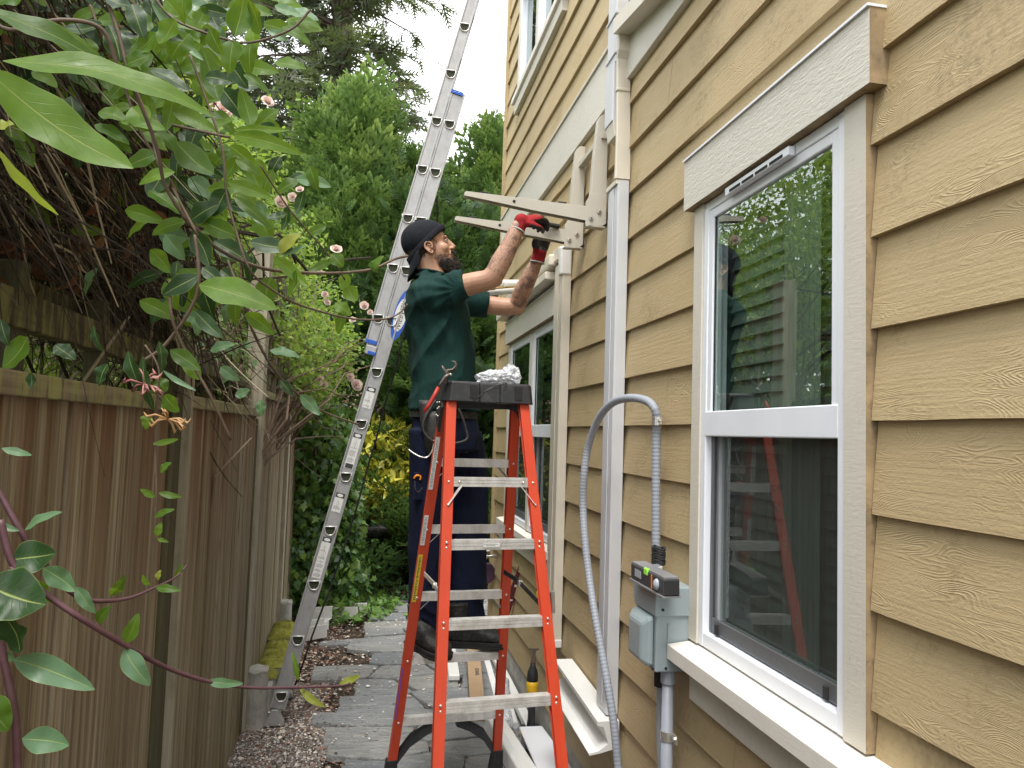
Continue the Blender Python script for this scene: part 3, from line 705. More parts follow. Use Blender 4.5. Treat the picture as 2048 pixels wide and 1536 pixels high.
# top cap
tc = MB(); W, D = .187, .080
def cap_ring(z, w, dn, df): 
    pts = []
    for (x, y) in ((-w, -dn*.55), (-w+.03, -dn), (-.045, -dn), (-.035, -dn+.014), (.040, -dn+.014), (.05, -dn), (w-.02, -dn), (w, -dn*.6), (w, df*.6), (w-.03, df), (-w+.03, df), (-w, df*.6)): pts.append(Lp(x, y, z))
    return pts
tc.loft([cap_ring(1.725, W+.006, .082, .086), cap_ring(1.74, W+.004, .080, .084), cap_ring(1.798, W-.002, .073, .078), cap_ring(1.806, W-.006, .069, .074)])
tco = tc.build('top_cap', BLK, sl_, bevel=.003)
for (x0, x1) in ((-.082, -.052), (.105, .135)): MB().box((0, 0, 0), (1, 1, 1)); q = MB(); q.obox(Lp((x0+x1)/2, -.079, 1.765), LX*(x1-x0)/2, LY*.004, V((0, 0, .026))); q.build('tool_slot', DARK, sl_)
q = MB(); q.prism([(-.05, 1.74), (.045, 1.735), (.05, 1.70), (.02, 1.62), (-.01, 1.60), (-.03, 1.64), (-.06, 1.70)], Lp(-W-.004, .01, 0), LY, (0, 0, 1), LX*.012); hp = q.build('hinge_plate', BLK, sl_, bevel=.003)
for (y, z) in ((-.02, 1.70), (.01, 1.695), (0, 1.665), (.02, 1.72), (-.025, 1.72), (.03, 1.67)): MB().ell(Lp(-W-.006, y, z), .004, 8, 6).build('rivet', BRASSY, sl_, smooth=True)
q = MB(); q.prism([(-.16, 1.735), (.16, 1.735), (.15, 1.70), (.12, 1.705), (-.13, 1.70)], Lp(0, .055, 0), LX, (0, 0, 1), LY*.02); q.build('cap_skirt', BLK, sl_, bevel=.003)
q = MB(); q.prism([(.09, 1.735), (.165, 1.735), (.165, 1.66), (.15, 1.69), (.12, 1.71)], Lp(0, .035, 0), LX, (0, 0, 1), LY*.01); q.build('corner_gusset', BLK, sl_, bevel=.002)
# stickers on the left rear rail and one on the second step
def rail_label(fy, side, z0, z1, m_, off=.0, w=.022, nm='label'):
    o0 = []
    for z in (z0, z1):
        for yv in (-w/2, w/2): o0.append(Lp(side*(halfw(z)+.0075), fy(z)+yv, z))
    a, b, c_, d_ = o0; e = LX*side*.0006
    q = MB(); q.hexa([a, b, b+e, a+e, c_, d_, d_+e, c_+e]); return q.build(nm, m_, sl_)
def txt(name, body, parent, o, ax, ay, size, mat, ext=.0004, align='CENTER', spacing=1.0, squeeze=1.0):
    c_ = bpy.data.curves.new(name, 'FONT'); c_.body = body; c_.size = size; c_.align_x = align; c_.align_y = 'CENTER'; c_.extrude = ext; c_.space_line = spacing
    t = bpy.data.objects.new(name, c_); COL.objects.link(t); ax, ay = V(ax).normalized(), V(ay).normalized(); az = ax.cross(ay)
    M = Matrix(((ax.x*squeeze, ay.x, az.x, 0), (ax.y*squeeze, ay.y, az.y, 0), (ax.z*squeeze, ay.z, az.z, 0), (0, 0, 0, 1)))
    bpy.context.view_layer.update(); dg = bpy.context.evaluated_depsgraph_get(); me = bpy.data.meshes.new_from_object(t.evaluated_get(dg)); me.name = name
    me.transform(M); bpy.data.objects.remove(t)
    me.materials.clear(); me.materials.append(mat)
    k = bpy.data.objects.new(name, me); COL.objects.link(k); k.location = V(o)-(root_loc(parent) if parent else V())
    if parent: k.parent = parent
    return k
for (z0, z1, m_) in ((1.36, 1.58, PAPER), (1.12, 1.25, PAPER), (.87, 1.08, YEL)):
    # on the face of the far-left rail that looks at the camera
    q = MB(); a = []
    for z in (z0, z1): a += [Lp(-(halfw(z)+.0065), yf(z)-.0172, z), Lp(-(halfw(z)-.012), yf(z)-.0172, z)]
    e = -LY*.0008; q.hexa([a[0], a[1], a[1]+e, a[0]+e, a[2], a[3], a[3]+e, a[2]+e]); lb = q.build('label', m_, sl_)
    ln = MB(); rn = random.Random(int(z0*100)); z = z0+.012
    while z < z1-.01:
        u0 = -(halfw(z)+.004)+rn.uniform(0, .003); u1 = -(halfw(z)-.009)-rn.uniform(0, .006)
        ln.obox(Lp((u0+u1)/2, yf(z)-.0184, z), LX*abs(u1-u0)/2, LY*.0003, V((0, 0, .0014))); z += rn.choice([.006, .006, .009])
    ln.build('label_print', GREYINK if m_ is PAPER else INK, lb)
q = MB(); a = []
for z in (.33, .57): a += [Lp(-(halfw(z)+.0065), yf(z)-.0172, z), Lp(-(halfw(z)-.001), yf(z)-.0172, z)]
e = -LY*.0008; q.hexa([a[0], a[1], a[1]+e, a[0]+e, a[2], a[3], a[3]+e, a[2]+e]); q.build('label', PURP, sl_)
z = 1.180; q = MB(); q.obox(Lp(-.01, yn(z)-.0188, z+.001), LX*.032, LY*.0006, V((0, 0, .0075))); lb = q.build('label', PAPER, sl_)
txt('label_print', 'DO NOT STAND ABOVE\nTHIS STEP LEVEL', lb, Lp(-.013, yn(z)-.0196, z+.001), LX, (0, 0, 1), .0050, INK, .0002)
# strap with buckle and tape measure clipped on the right rails
z = 1.005
tm = thing('tape_measure', 'black tape measure hooked over the right rails of the stepladder', 'tape measure', tuple(Lp(.235, -.12, .93)))
MB().obox(Lp(.215, yn(.98)+.045, .965), LX*.020, LY*.032, V((0, 0, .034))).build('case', BLK, tm, bevel=.010)
MB().obox(Lp(.190, yn(.98)+.040, .985), LX*.008, LY*.022, V((0, 0, .016))).build('side_panel', YEL, tm, bevel=.006)
MB().tube([Lp(.232, yn(.98)-.004, .93), Lp(.226, yn(.98)-.004, 1.01)], .008, 10).build('clip', STEEL, tm)

# ================================================================ pliers, bag, wire on the top cap
GRIP = simple('worn_red_grip', (.45, .03, .02), .5, dirt=(.12, .03, .03)); OLDST = simple('worn_dark_steel', (.16, .13, .12), .45, .6, var=.3, dirt=(.3, .16, .1))
pl = thing('pliers', 'red handled tongue and groove pliers stuck in the stepladder cap', 'pliers', tuple(Lp(-.17, 0, 1.7)))
def PP(x, y, d=2.96): return atY(x, y, d)
MB().tube([PP(892, 768), PP(893, 752), PP(897, 742), PP(905, 741), PP(911, 735), PP(913, 728), PP(909, 723), PP(903, 722)], [.010, .011, .013, .010, .009, .008, .006, .003], 8, flat=.5).build('upper_jaw', OLDST, pl, smooth=True)
MB().tube([PP(884, 731), PP(888, 738), PP(893, 744), PP(899, 749)], [.003, .007, .010, .008], 8, flat=.5).build('lower_jaw', OLDST, pl, smooth=True)
MB().tube([PP(899, 749, 2.955), PP(890, 754, 2.955), PP(882, 766, 2.955), PP(877, 775, 2.955)], [.009, .006, .006, .006], 8).build('handle_shank', OLDST, pl, smooth=True)
MB().tube([PP(877, 775, 2.955), PP(868, 792, 2.95), PP(858, 810, 2.95), PP(848, 824, 2.95)], [.0075, .008, .0075, .006], 8).build('handle', GRIP, pl, smooth=True)
MB().ell(PP(901, 749, 2.945), .006, 8, 6).build('pivot', STEEL, pl, smooth=True)
n = NT('clear_crinkled_plastic'); p = n.pos(); g = n.pbsdf((.85, .87, .9), .12, n.bump(n.noise(p, 60, 4, .7), .8, .01)); t = n.n('BsdfTransparent', {'Color': (.93, .93, .95)})
BAG = n.done(n.n('MixShader', {0: n.mr(n.noise(p, 55, 5, .75), .38, .6, .35, .95), 1: t, 2: g}))
def crumple(c, r, seed, k=3.0, amp=.45, nn=28, mm=16):
    mb = MB(); mb.ell((0, 0, 0), (1, 1, 1), nn, mm); o_ = []
    for v in mb.v:
        v = V(v); f_ = 1+amp*noise.noise(v*k+V((seed, 0, 0)))+amp*.6*noise.noise(v*k*2.7+V((0, seed, 0))); f_ += amp*.35*abs(noise.noise(v*k*6))
        o_.append((c[0]+v.x*r[0]*f_, c[1]+v.y*r[1]*f_, c[2]+v.z*r[2]*f_))
    mb.v = o_; return mb
bag = thing('plastic_bag', 'clear crumpled plastic bag of small fittings on the stepladder cap', 'plastic bag', tuple(Lp(.07, .02, 1.806)))
crumple(Lp(.045, .02, 1.832), (.070, .045, .030), 2.3).build('bag', BAG, bag)
crumple(Lp(.115, .02, 1.85), (.035, .012, .035), 6.1, 2.2, .6).build('bag_neck', BAG, bag)
hw_ = MB(); rn = random.Random(3)
for i in range(14): a = Lp(.045+rn.uniform(-.05, .05), .02+rn.uniform(-.02, .02), 1.822+rn.uniform(-.006, .02)); d = V((rn.uniform(-1, 1), rn.uniform(-1, 1), rn.uniform(-.3, .6))).normalized()*.012; hw_.tube([a-d, a+d], .004, 6)
hwo = hw_.build('screws', WHITE, bag); tag(hwo, kind='stuff')
wr = MB().tube([PP(946, 805, 2.94), PP(952, 797, 2.93), PP(962, 790, 2.93), PP(978, 777, 2.93), PP(998, 770, 2.94), PP(1014, 767, 2.98)], .0022, 6).tube([PP(965, 787, 2.93), PP(980, 778, 2.925), PP(1000, 774, 2.93)], .002, 6)
tag(wr.build('cable', BLK, smooth=True), 'thin black cable hanging over the front of the stepladder cap', 'cable')

# ================================================================ extension ladder
YE = 4.30
ext = thing('extension_ladder', 'tall aluminium extension ladder leaning from the fence foot to the house', 'extension ladder', (-.4, YE, 0))
ea, eb = atY(563, 1390, YE), atY(903, 235, YE); ED = (eb-ea).normalized(); EN = V((ED.z, 0, -ED.x))     # EN: across the rail, towards the wall
ED = V((ED.x, 0, ED.z)).normalized(); EN = V((ED.z, 0, -ED.x))
g0 = atY(563, 1390, YE)                # on the base rail's axis near the foot
BW = .082
t0 = -(g0.z-.03)/ED.z; E0 = g0+ED*t0+V((0, 0, 0))      # axis point at the ground
def Ep(s, n_, y=0): return E0+ED*s+EN*n_+V((0, y, 0))
def erail(s0, s1, n0, yy, nm, depth=.028, bw=BW):
    mb = MB(); t = .003; w = bw/2; d = depth
    # web faces the camera (y = yy); flanges turn away
    prof = [(-w, -.004), (-w, d), (-w+.006, d), (-w+.006, t), (w-.006, t), (w-.006, d), (w, d), (w, -.004), (w-.008, -.004), (w-.010, 0), (-w+.010, 0), (-w+.008, -.004)]
    if yy > .2: prof = [(a, -b) for a, b in prof][::-1]
    mb.prism(prof, Ep(s0, n0, yy), EN, (0, 1, 0), ED*(s1-s0)); return mb.build(nm, ALU2, ext, bevel=.001)
LEN1 = 3.72
sB = (atY(922, 186, YE)-E0).dot(ED); sF = (atY(748, 690, YE)-E0).dot(ED); nF = -.077
erail(.06, sB, 0, 0, 'base_rail'); erail(.06, sB, 0, .43, 'base_rail'); erail(sF, 5.6, nF, .0, 'fly_rail', bw=.066); erail(sF, 5.6, nF, .40, 'fly_rail', bw=.066)
def rung(s, n_, y0, y1):
    rgs = []; D_ = [(-.5, .32), (.5, .32), (.47, 0), (.36, -.3), (.18, -.46), (-.18, -.46), (-.36, -.3), (-.47, 0)]
    up = V((0, 0, 1)); sx_ = V((1, 0, 0)); c = Ep(s, n_)
    mb = MB()
    for y in (y0, y1): rgs.append([c+sx_*a*.046+up*b*.046+V((0, y, 0)) for a, b in D_])
    mb.loft(rgs, cap=False); o = mb.build('rung', ALU2, ext)
    # swaged collar and dark bore
    col_ = MB(); ro, ri = [], []
    for y, k in ((y0+.004, .070), (y0-.007, .067), (y0-.008, .056), (y0+.004, .052)): ro.append([c+sx_*a*k+up*b*k+V((0, y, 0)) for a, b in D_])
    col_.loft(ro, cap=False); col_.build('collar', STEELR, o, smooth=True)
    MB().prism([(a*.053, b*.053) for a, b in D_], c+V((0, y0-.0015, 0)), sx_, up, V((0, .002, 0))).build('bore', BORE, o)
STEELR = simple('bright_swaged_metal', (.62, .62, .61), .35, .5, var=.08); BORE = simple('dark_bore', (.03, .035, .02), .9)
rpx = [(563, 1390), (595, 1280), (627, 1168), (658, 1062), (692, 955), (724, 850), (757, 745)]
s0 = (atY(563, 1392, YE)-E0).dot(ED)
s6 = (atY(757, 745, YE)-E0).dot(ED); dS = (s6-s0)/6
k = 0
while s0+dS*k < sB-.05: rung(s0+dS*k, 0, 0, .43); k += 1
k = 7
while s0+dS*k < 5.5:
    if s0+dS*k > sF: rung(s0+dS*k-.008, nF, 0, .40)
    k += 1
for yy in (0, .43):     # swivel feet
    q = MB(); q.prism([(-.055, 0), (.055, 0), (.05, .02), (.026, .06), (.018, .085), (-.018, .085), (-.03, .05)], V((E0.x-.0, YE+yy-.012, 0)), (1, 0, 0), (0, 0, 1), (0, .05, 0)); q.build('foot', ALU2, ext, bevel=.004)
q = MB(); q.obox(Ep(sF+.012, nF, -.006), EN*.033, V((0, .003, 0)), ED*.012); q.build('rail_guide', BLUE, ext, bevel=.002)
q = MB(); q.obox(Ep(sF-.035, nF+.012, .0), EN*.030, V((0, .012, 0)), ED*.026); q.build('end_cap', ALU2, ext, bevel=.004)
q = MB(); q.obox(Ep(sF-.050, nF+.020, -.012), EN*.022, V((0, .006, 0)), ED*.010); q.build('rail_guide', BLUE, ext, bevel=.002)
q = MB(); q.obox(Ep(sB-.008, -.01, -.006), EN*.036, V((0, .003, 0)), ED*.012); tg = q.build('rail_guide', BLUE, ext, bevel=.002)
for u in (-.012, .012): MB().ell(Ep(sB-.008, -.01+u, -.010), .004, 8, 6).build('rivet', STEEL, ext)
# blue oval emblem, half hidden behind the worker's back
so = (atY(796, 625, YE)-E0).dot(ED); no = -.005
def ellp(c_s, c_n, a, b, y, mat, nm, k=28): 
    q = MB(); q.prism([(a*math.cos(t), b*math.sin(t)) for t in [2*math.pi*i/k for i in range(k)]], Ep(c_s, c_n, y), ED, EN, V((0, -.0006, 0))); return q.build(nm, mat, ext)
no = .040; em = ellp(so-.01, no, .150, .040, -.001, BLUE, 'emblem'); ellp(so-.01, no, .098, .034, -.0018, PAPER, 'emblem_field')
txt('emblem_print', 'WERNER', ext, Ep(so-.01, no, -.0024), ED, (-ED.cross(V((0, 1, 0)))), .042, INK, .0003)
# warning stickers: white paper, black header, lines of print, small drawings
def sticker(px, py0, py1, foot=False, hollow=True):
    sa, sb = (atY(px[1], py1, YE)-E0).dot(ED), (atY(px[0], py0, YE)-E0).dot(ED); w = .024
    def slab(s0_, s1_, n0, n1, y, m_, nm): q = MB(); q.obox(Ep((s0_+s1_)/2, (n0+n1)/2, y), EN*abs(n1-n0)/2, V((0, .0003, 0)), ED*abs(s1_-s0_)/2); return q.build(nm, m_, ext)
    lb = slab(sa, sb, -w, w, -.0010, PAPER, 'warning_label')
    hb = slab(sb-.026, sb, -w, w, -.0018, INK, 'label_header'); q = MB(); q.prism([(.009*math.cos(t), .017*math.sin(t)) for t in [2*math.pi*i/16 for i in range(16)]], Ep(sb-.013, 0, -.0022), ED, EN, V((0, -.0005, 0))); q.build('label_oval', PAPER, ext)
    ln = MB(); rn = random.Random(int(py0)); s = sb-.036
    while s > sa+(.034 if foot else .008):
        if rn.random() < .72 and s < sb-.07: 
            a_ = -w+.004; b_ = w-.004-rn.uniform(0, .012); ln.obox(Ep(s, (a_+b_)/2, -.0016), EN*(b_-a_)/2, V((0, .0002, 0)), ED*.0013); s -= .0065
        else:
            a0 = Ep(s, rn.uniform(-.012, .0), -.0018); b0 = Ep(s-.022, rn.uniform(.0, .014), -.0018); ln.beam(a0, b0, .0014, .0004, side=(b0-a0).cross(V((0, 1, 0)))); s -= .010
    lo = ln.build('label_print', GREYINK, ext)
    if foot: slab(sa+.003, sa+.028, -w+.003, w-.003, -.0020, INK, 'label_footer')
sticker((741, 727), 774, 815); sticker((718, 700), 867, 938, True); sticker((681, 672), 986, 1024); sticker((653, 632), 1074, 1156)
# rope of the ladder
rp = MB(); pts = [atY(873, 395, 4.62), atY(876, 420, 4.62), atY(872, 470, 4.62)]
rp.tube(pts, .006, 6); rope_pts = [atY(a, b, 4.55) for a, b in ((812, 640), (790, 742), (768, 815), (752, 880), (735, 935), (715, 1010), (690, 1090), (655, 1190), (625, 1270), (600, 1345), (590, 1370))]
rp.tube(rope_pts, .0055, 6); tag(rp.build('rope', RUB, smooth=True), 'thin black rope hanging down the right side of the extension ladder', 'rope')
# ================================================================ line covers on the wall
def duct(mb, pts, w, d, x1, chamfer=.008):
    """pts: list of (y, z, x_front); rectangular channel on the wall, w along the wall, depth from x1 to x_front"""
    rings = []
    for i, (y, z, xf) in enumerate(pts):
        a = V((0, pts[max(i-1, 0)][0], pts[max(i-1, 0)][1])); b = V((0, pts[min(i+1, len(pts)-1)][0], pts[min(i+1, len(pts)-1)][1]))
        t = (b-a).normalized(); s = V((0, t.z, -t.y)); c = V((0, y, z))
        P = lambda u, x: V((x, c.y+s.y*u, c.z+s.z*u))
        h = w/2; ch = chamfer
        rings.append([P(-h, x1), P(-h, xf+ch), P(-h+ch, xf), P(h-ch, xf), P(h, xf+ch), P(h, x1)])
    mb.loft(rings); return mb
# tall pair at mid wall: front strip (grey) and side body (beige-grey)
lc = thing('line_cover', 'tall pale grey line cover running up the middle of the wall behind the grey conduit', 'line cover', (.9, 2.7, .5))
Yc = 2.797
q = MB(); duct(q, [(Yc, .575, .905), (Yc, 2.60, .905)], .125, 0, .949, .005); q.build('lower_cover', DUCT_G, lc)
q = MB(); q.box((.9005, Yc-.018, .60), (.9045, Yc+.030, 2.58)); q.build('cover_ridge', DUCT_G, lc, bevel=.002)
q = MB(); q.box((.897, Yc-.060, 2.585), (.950, Yc+.066, 2.605)); q.build('end_collar', DUCT_C, lc, bevel=.003)
q = MB(); duct(q, [(2.742, 2.606, .893), (2.748, 2.76, .897), (2.762, 2.965, .900)], .018, 0, .952, .003); q.build('offset_cover', DUCT_C, lc)
q = MB(); q.box((.896, 2.748, 2.966), (.952, 2.774, 2.978)); q.build('coupling', DUCT_C, lc, bevel=.003)
q = MB(); duct(q, [(2.764, 2.978, .899), (2.766, 3.06, .899), (2.762, 3.10, .897), (2.742, 3.125, .893), (2.736, 3.19, .892)], .020, 0, .952, .003); q.build('elbow', DUCT_C, lc)
q = MB(); q.hexa([V((.872, 2.74, 3.185)), V((.955, 2.74, 3.185)), V((.955, 1.95, 3.04)), V((.872, 1.95, 3.04)), V((.872, 2.74, 3.245)), V((.955, 2.74, 3.245)), V((.955, 1.95, 3.10)), V((.872, 1.95, 3.10))]); q.build('sloping_cover', DUCT_C, lc)
lc2 = thing('line_cover', 'upper left grey line cover with open joint beside the sloping beige cover', 'line cover', (.9, 2.9, 2.8))
Y2 = 2.845
q = MB(); duct(q, [(Y2, 2.862, .893), (Y2, 3.10, .893)], .105, 0, .949, .005); q.build('short_cover', DUCT_G, lc2)
q = MB(); duct(q, [(Y2-.006, 2.80, .905), (Y2-.006, 2.865, .897)], .098, 0, .949, .004); q.build('end_collar', DUCT_C, lc2)
q = MB(); duct(q, [(Y2-.002, 3.105, .900), (Y2-.002, 3.9, .900)], .112, 0, .949, .005); q.build('upper_cover', DUCT_G, lc2)
for z in (3.135, 3.30): q = MB(); q.box((.894, Y2-.062, z), (.949, Y2+.060, z+.010)); q.build('joint_band', DUCT_G, lc2, bevel=.002)
# small unfinished flap and joint at the top
lc3 = thing('line_cover_joint', 'white open elbow joint at the very top beside the sloping cover', 'line cover', (.86, 2.75, 3.36))
crumple(V((.885, 2.71, 3.36)), (.010, .05, .018), 4.4, 2.5, .5).build('torn_edge', WHITE, lc3)
q = MB(); q.hexa([V((.862, 2.70, 3.30)), V((.870, 2.70, 3.30)), V((.870, 2.2, 3.22)), V((.862, 2.2, 3.22)), V((.862, 2.70, 3.40)), V((.870, 2.70, 3.40)), V((.870, 2.2, 3.40)), V((.862, 2.2, 3.40))]); q.build('flap', DUCT_C, lc3, bevel=.002)
# second cover beside the twin window, with its run along the wall
lcb = thing('line_cover', 'cream line cover down the near side of the twin window', 'line cover', (.9, 3.4, .55))
Y3 = 3.655
q = MB(); duct(q, [(Y3, .60, .905), (Y3, 2.47, .905)], .165, 0, .949, .005); q.build('vertical_cover', DUCT_C, lcb)
q = MB(); q.box((.9005, Y3-.02, .61), (.9045, Y3+.045, 2.46)); q.build('cover_ridge', DUCT_C, lcb, bevel=.002)
q = MB(); q.box((.893, Y3-.088, 2.40), (.95, Y3-.035, 2.545)); q.build('corner_elbow', WHITE, lcb, bevel=.008)
q = MB(); duct(q, [(Y3-.03, 2.52, .892), (Y3+.09, 2.525, .892)], .075, 0, .949); q.build('elbow_arm', DUCT_C, lcb)
q = MB()
q.box((.868, Y3+.06, 2.475), (.949, 5.35, 2.535)); q.build('top_run_cover', DUCT_C, lcb, bevel=.008)
q = MB(); q.box((.858, Y3+.10, 2.41), (.952, 5.30, 2.452)); q.build('lower_run_cover', DUCT_C, lcb, bevel=.006)
q = MB(); q.box((.898, Y3-.088, .585), (.95, Y3+.088, .622)); q.build('end_collar', WHITE, lcb, bevel=.003)
# open angled channel sloping from the collar
ch = thing('wall_channel', 'open white cover base hanging loose below the cream line cover', 'line cover', (.88, 2.95, .4))
q = MB()
def chan(y, z): return [V((.945, y, z+.05)), V((.862, y, z+.05)), V((.862, y, z+.036)), V((.885, y, z+.030)), V((.905, y, z-.03)), V((.870, y, z-.055)), V((.832, y, z-.062)), V((.834, y, z-.069)), V((.875, y, z-.063)), V((.945, y, z-.045))]
q.loft([chan(3.36, .545), chan(2.70, .515)]); q.build('channel', WHITE, ch)
# pipe ends sticking out past the corner of the twin window
pe = thing('pipe_ends', 'white insulated refrigerant pipe ends sticking out beside the worker', 'pipes', (.75, 4.3, 2.3))
INS = simple('white_pipe_insulation', (.78, .77, .73), .6, var=.05, bump=.3); BRASS = simple('brass_fitting', (.62, .42, .16), .3, .8)
q = MB(); q.tube([atY(1125, 560, 4.6)+V((.05, 0, 0)), atY(1060, 567, 4.45), atY(1005, 567, 4.3)], .022, 14); q.build('upper_pipe', INS, pe, smooth=True)
MB().tube([atY(1007, 567, 4.3), atY(995, 567, 4.27)], .013, 10).build('pipe_stub', WHITE, pe, smooth=True)
q = MB(); q.tube([atY(1100, 575, 4.7), atY(1040, 578, 4.4), atY(1000, 582, 4.25), atY(965, 584, 4.2), atY(930, 588, 4.1)], .024, 14); q.build('lower_pipe', INS, pe, smooth=True)
MB().tube([atY(1030, 573, 4.2), atY(985, 577, 4.15)], .006, 8).build('copper_pipe', BRASS, pe); MB().tube([atY(990, 575, 4.15), atY(978, 576, 4.14)], .014, 6).build('flare_nut', BRASS, pe)

# ================================================================ wall bracket
BRK = simple('warm_grey_coated_steel', (.50, .47, .40), .42, var=.04, bump=.05)
br = thing('wall_bracket', 'beige steel wall bracket with two tapering arms the worker is fixing', 'bracket', (.93, 3.2, 2.5))
def arm(yc, zb):
    w = .040; t = .0035; y0 = yc-w/2
    # arm: tapered channel with flat top, side web towards the camera
    tip, root_, rw = V((.338, yc, zb+.082)), V((.925, yc, zb)), .075
    a = MB()
    def ring(x, zt, h, wd): return [V((x, yc-wd/2, zt)), V((x, yc+wd/2, zt)), V((x, yc+wd/2, zt-h)), V((x, yc+wd/2-t, zt-h)), V((x, yc+wd/2-t, zt-t)), V((x, yc-wd/2+t, zt-t)), V((x, yc-wd/2+t, zt-h)), V((x, yc-wd/2, zt-h))]
    zt = lambda x: zb+.092-(x-.338)*.035
    rings = [ring(.338, zt(.338)-.004, .014, w*.7), ring(.345, zt(.345), .020, w), ring(.42, zt(.42), .026, w), ring(.62, zt(.62), .045, w), ring(.86, zt(.86), .062, w), ring(.90, zt(.90), .075, w)]
    a.loft(rings); ao = a.build('arm', BRK, br, bevel=.001)
    MB().tube([V((.545, yc-w/2-.0015, zt(.545)-.018)), V((.545, yc-w/2+.002, zt(.545)-.018))], .0065, 12).build('hole', DARK, ao)
    for x in (.40, .735): q = MB(); q.box((x, yc-.016, zt(x)-.001), (x+.035, yc+.016, zt(x)+.008)); q.build('rubber_pad', RUB, ao, bevel=.002)
    u = MB()
    def ur(z, xf): return [V((xf, yc-w/2, z)), V((xf, yc+w/2, z)), V((.942, yc+w/2, z)), V((.942, yc+w/2-t, z)), V((xf+t, yc+w/2-t, z)), V((xf+t, yc-w/2+t, z)), V((.942, yc-w/2+t, z)), V((.942, yc-w/2, z))]
    u.loft([ur(zb+.06, .872), ur(zb+.30, .885), ur(zb+.46, .900), ur(zb+.478, .918)]); uo = u.build('upright', BRK, br, bevel=.001)
    pl_ = MB(); pl_.prism([(.852, zb-.006), (.852, zb+.09), (.872, zb+.13), (.942, zb+.13), (.942, zb+.006), (.925, zb-.006), (.870, zb-.012)], (0, yc-w/2-.003, 0), (1, 0, 0), (0, 0, 1), (0, .0028, 0)); pl_.build('joint_plate', BRK, br, bevel=.0008)
    pl_ = MB(); pl_.box((.855, yc-w/2-.003, zb-.012), (.940, yc+w/2+.003, zb-.008)); pl_.build('base_lip', BRK, br)
    q = MB(); q.box((.942, yc-.017, zb-.005), (.95, yc+.017, zb+.028)); q.build('end_cap', RUB, br)
    for (x, z) in ((.876, zb+.022), (.912, zb+.052)):
        b = MB(); b.tube([V((x, yc-w/2-.002, z)), V((x, yc-w/2-.0045, z))], .0115, 16); b.build('washer', STEEL, br, smooth=False)
        b = MB(); b.tube([V((x, yc-w/2-.004, z)), V((x, yc-w/2-.010, z))], .0075, 12); bo = b.build('bolt', STEEL, br, bevel=.001)
        MB().tube([V((x, yc-w/2-.0101, z)), V((x, yc-w/2-.0108, z))], .0035, 6).build('socket', DARK, bo)
arm(3.02, 2.497); arm(3.37, 2.492)
MB().box((.912, 2.99, 2.868), (.940, 3.44, 2.893)).build('crossbar', BRK, br, bevel=.002)
for y in (3.09, 3.36+.09): MB().ell((.915, y, 2.88), (.008, .012, .012), 10, 8).build('bolt', STEEL, br, smooth=True)

# ================================================================ conduit, disconnect box
GREY = simple('grey_pvc_conduit', (.27, .29, .33), .5, var=.06, bump=.05); BOXG = simple('blue_grey_enamel', (.27, .325, .34), .38, var=.05, bump=.08, bs=25)
fc = thing('flexible_conduit', 'grey ribbed flexible conduit looping up from the grey box and down the wall', 'conduit', (.87, 2.5, .4))
cx = .885
key = [(1312, 1140), (1312, 1050), (1312, 950), (1313, 870), (1314, 838), (1308, 815), (1292, 801), (1262, 796), (1230, 803), (1206, 824), (1188, 858), (1175, 900), (1168, 950), (1166, 1010), (1170, 1080), (1178, 1150), (1190, 1230), (1203, 1300), (1217, 1380), (1228, 1450), (1237, 1540), (1244, 1620)]
xx = [.905, .905, .905, .905, .90, .89, .88, .86, .845, .83, .82, .81, .80, .80, .80, .805, .81, .82, .83, .84, .85, .86]
ctrl = [atX(a, b, x) for (a, b), x in zip(key, xx)]
def spline(P, m=8):
    o_ = []
    for i in range(len(P)-1):
        p0, p1, p2, p3 = P[max(i-1, 0)], P[i], P[i+1], P[min(i+2, len(P)-1)]
        for j in range(m):
            t = j/m; o_.append(.5*((2*p1)+(p2-p0)*t+(2*p0-5*p1+4*p2-p3)*t*t+(3*p1-p0-3*p2+p3)*t**3))
    return o_+[P[-1]]
sp = spline(ctrl, 24); L = 0; fine = [sp[0]]; acc = 0; stepl = .0031
for a, b in zip(sp[:-1], sp[1:]):
    d = (b-a).length; 
    while acc+stepl <= d: acc += stepl; fine.append(a+(b-a)*(acc/d))
    acc -= d
rad = [.0143 if (i % 4) in (0, 1) else .0134 for i in range(len(fine))]
MB().tube(fine, rad, 12).build('hose', GREY, fc, smooth=True)
q = MB(); c = ctrl[4]; q.tube([c+V((0, 0, -.020)), c+V((0, 0, .006))], .0165, 14); q.build('strap', STEEL, fc)
q = MB(); q.box((c.x+.0, c.y-.032, c.z-.018), (c.x+.004, c.y-.012, c.z+.004)); q.build('strap_tab', STEEL, fc, bevel=.001)
MB().tube([V((c.x-.004, c.y-.022, c.z-.006)), V((c.x+.004, c.y-.022, c.z-.006))], .005, 8).build('screw', STEEL, fc)
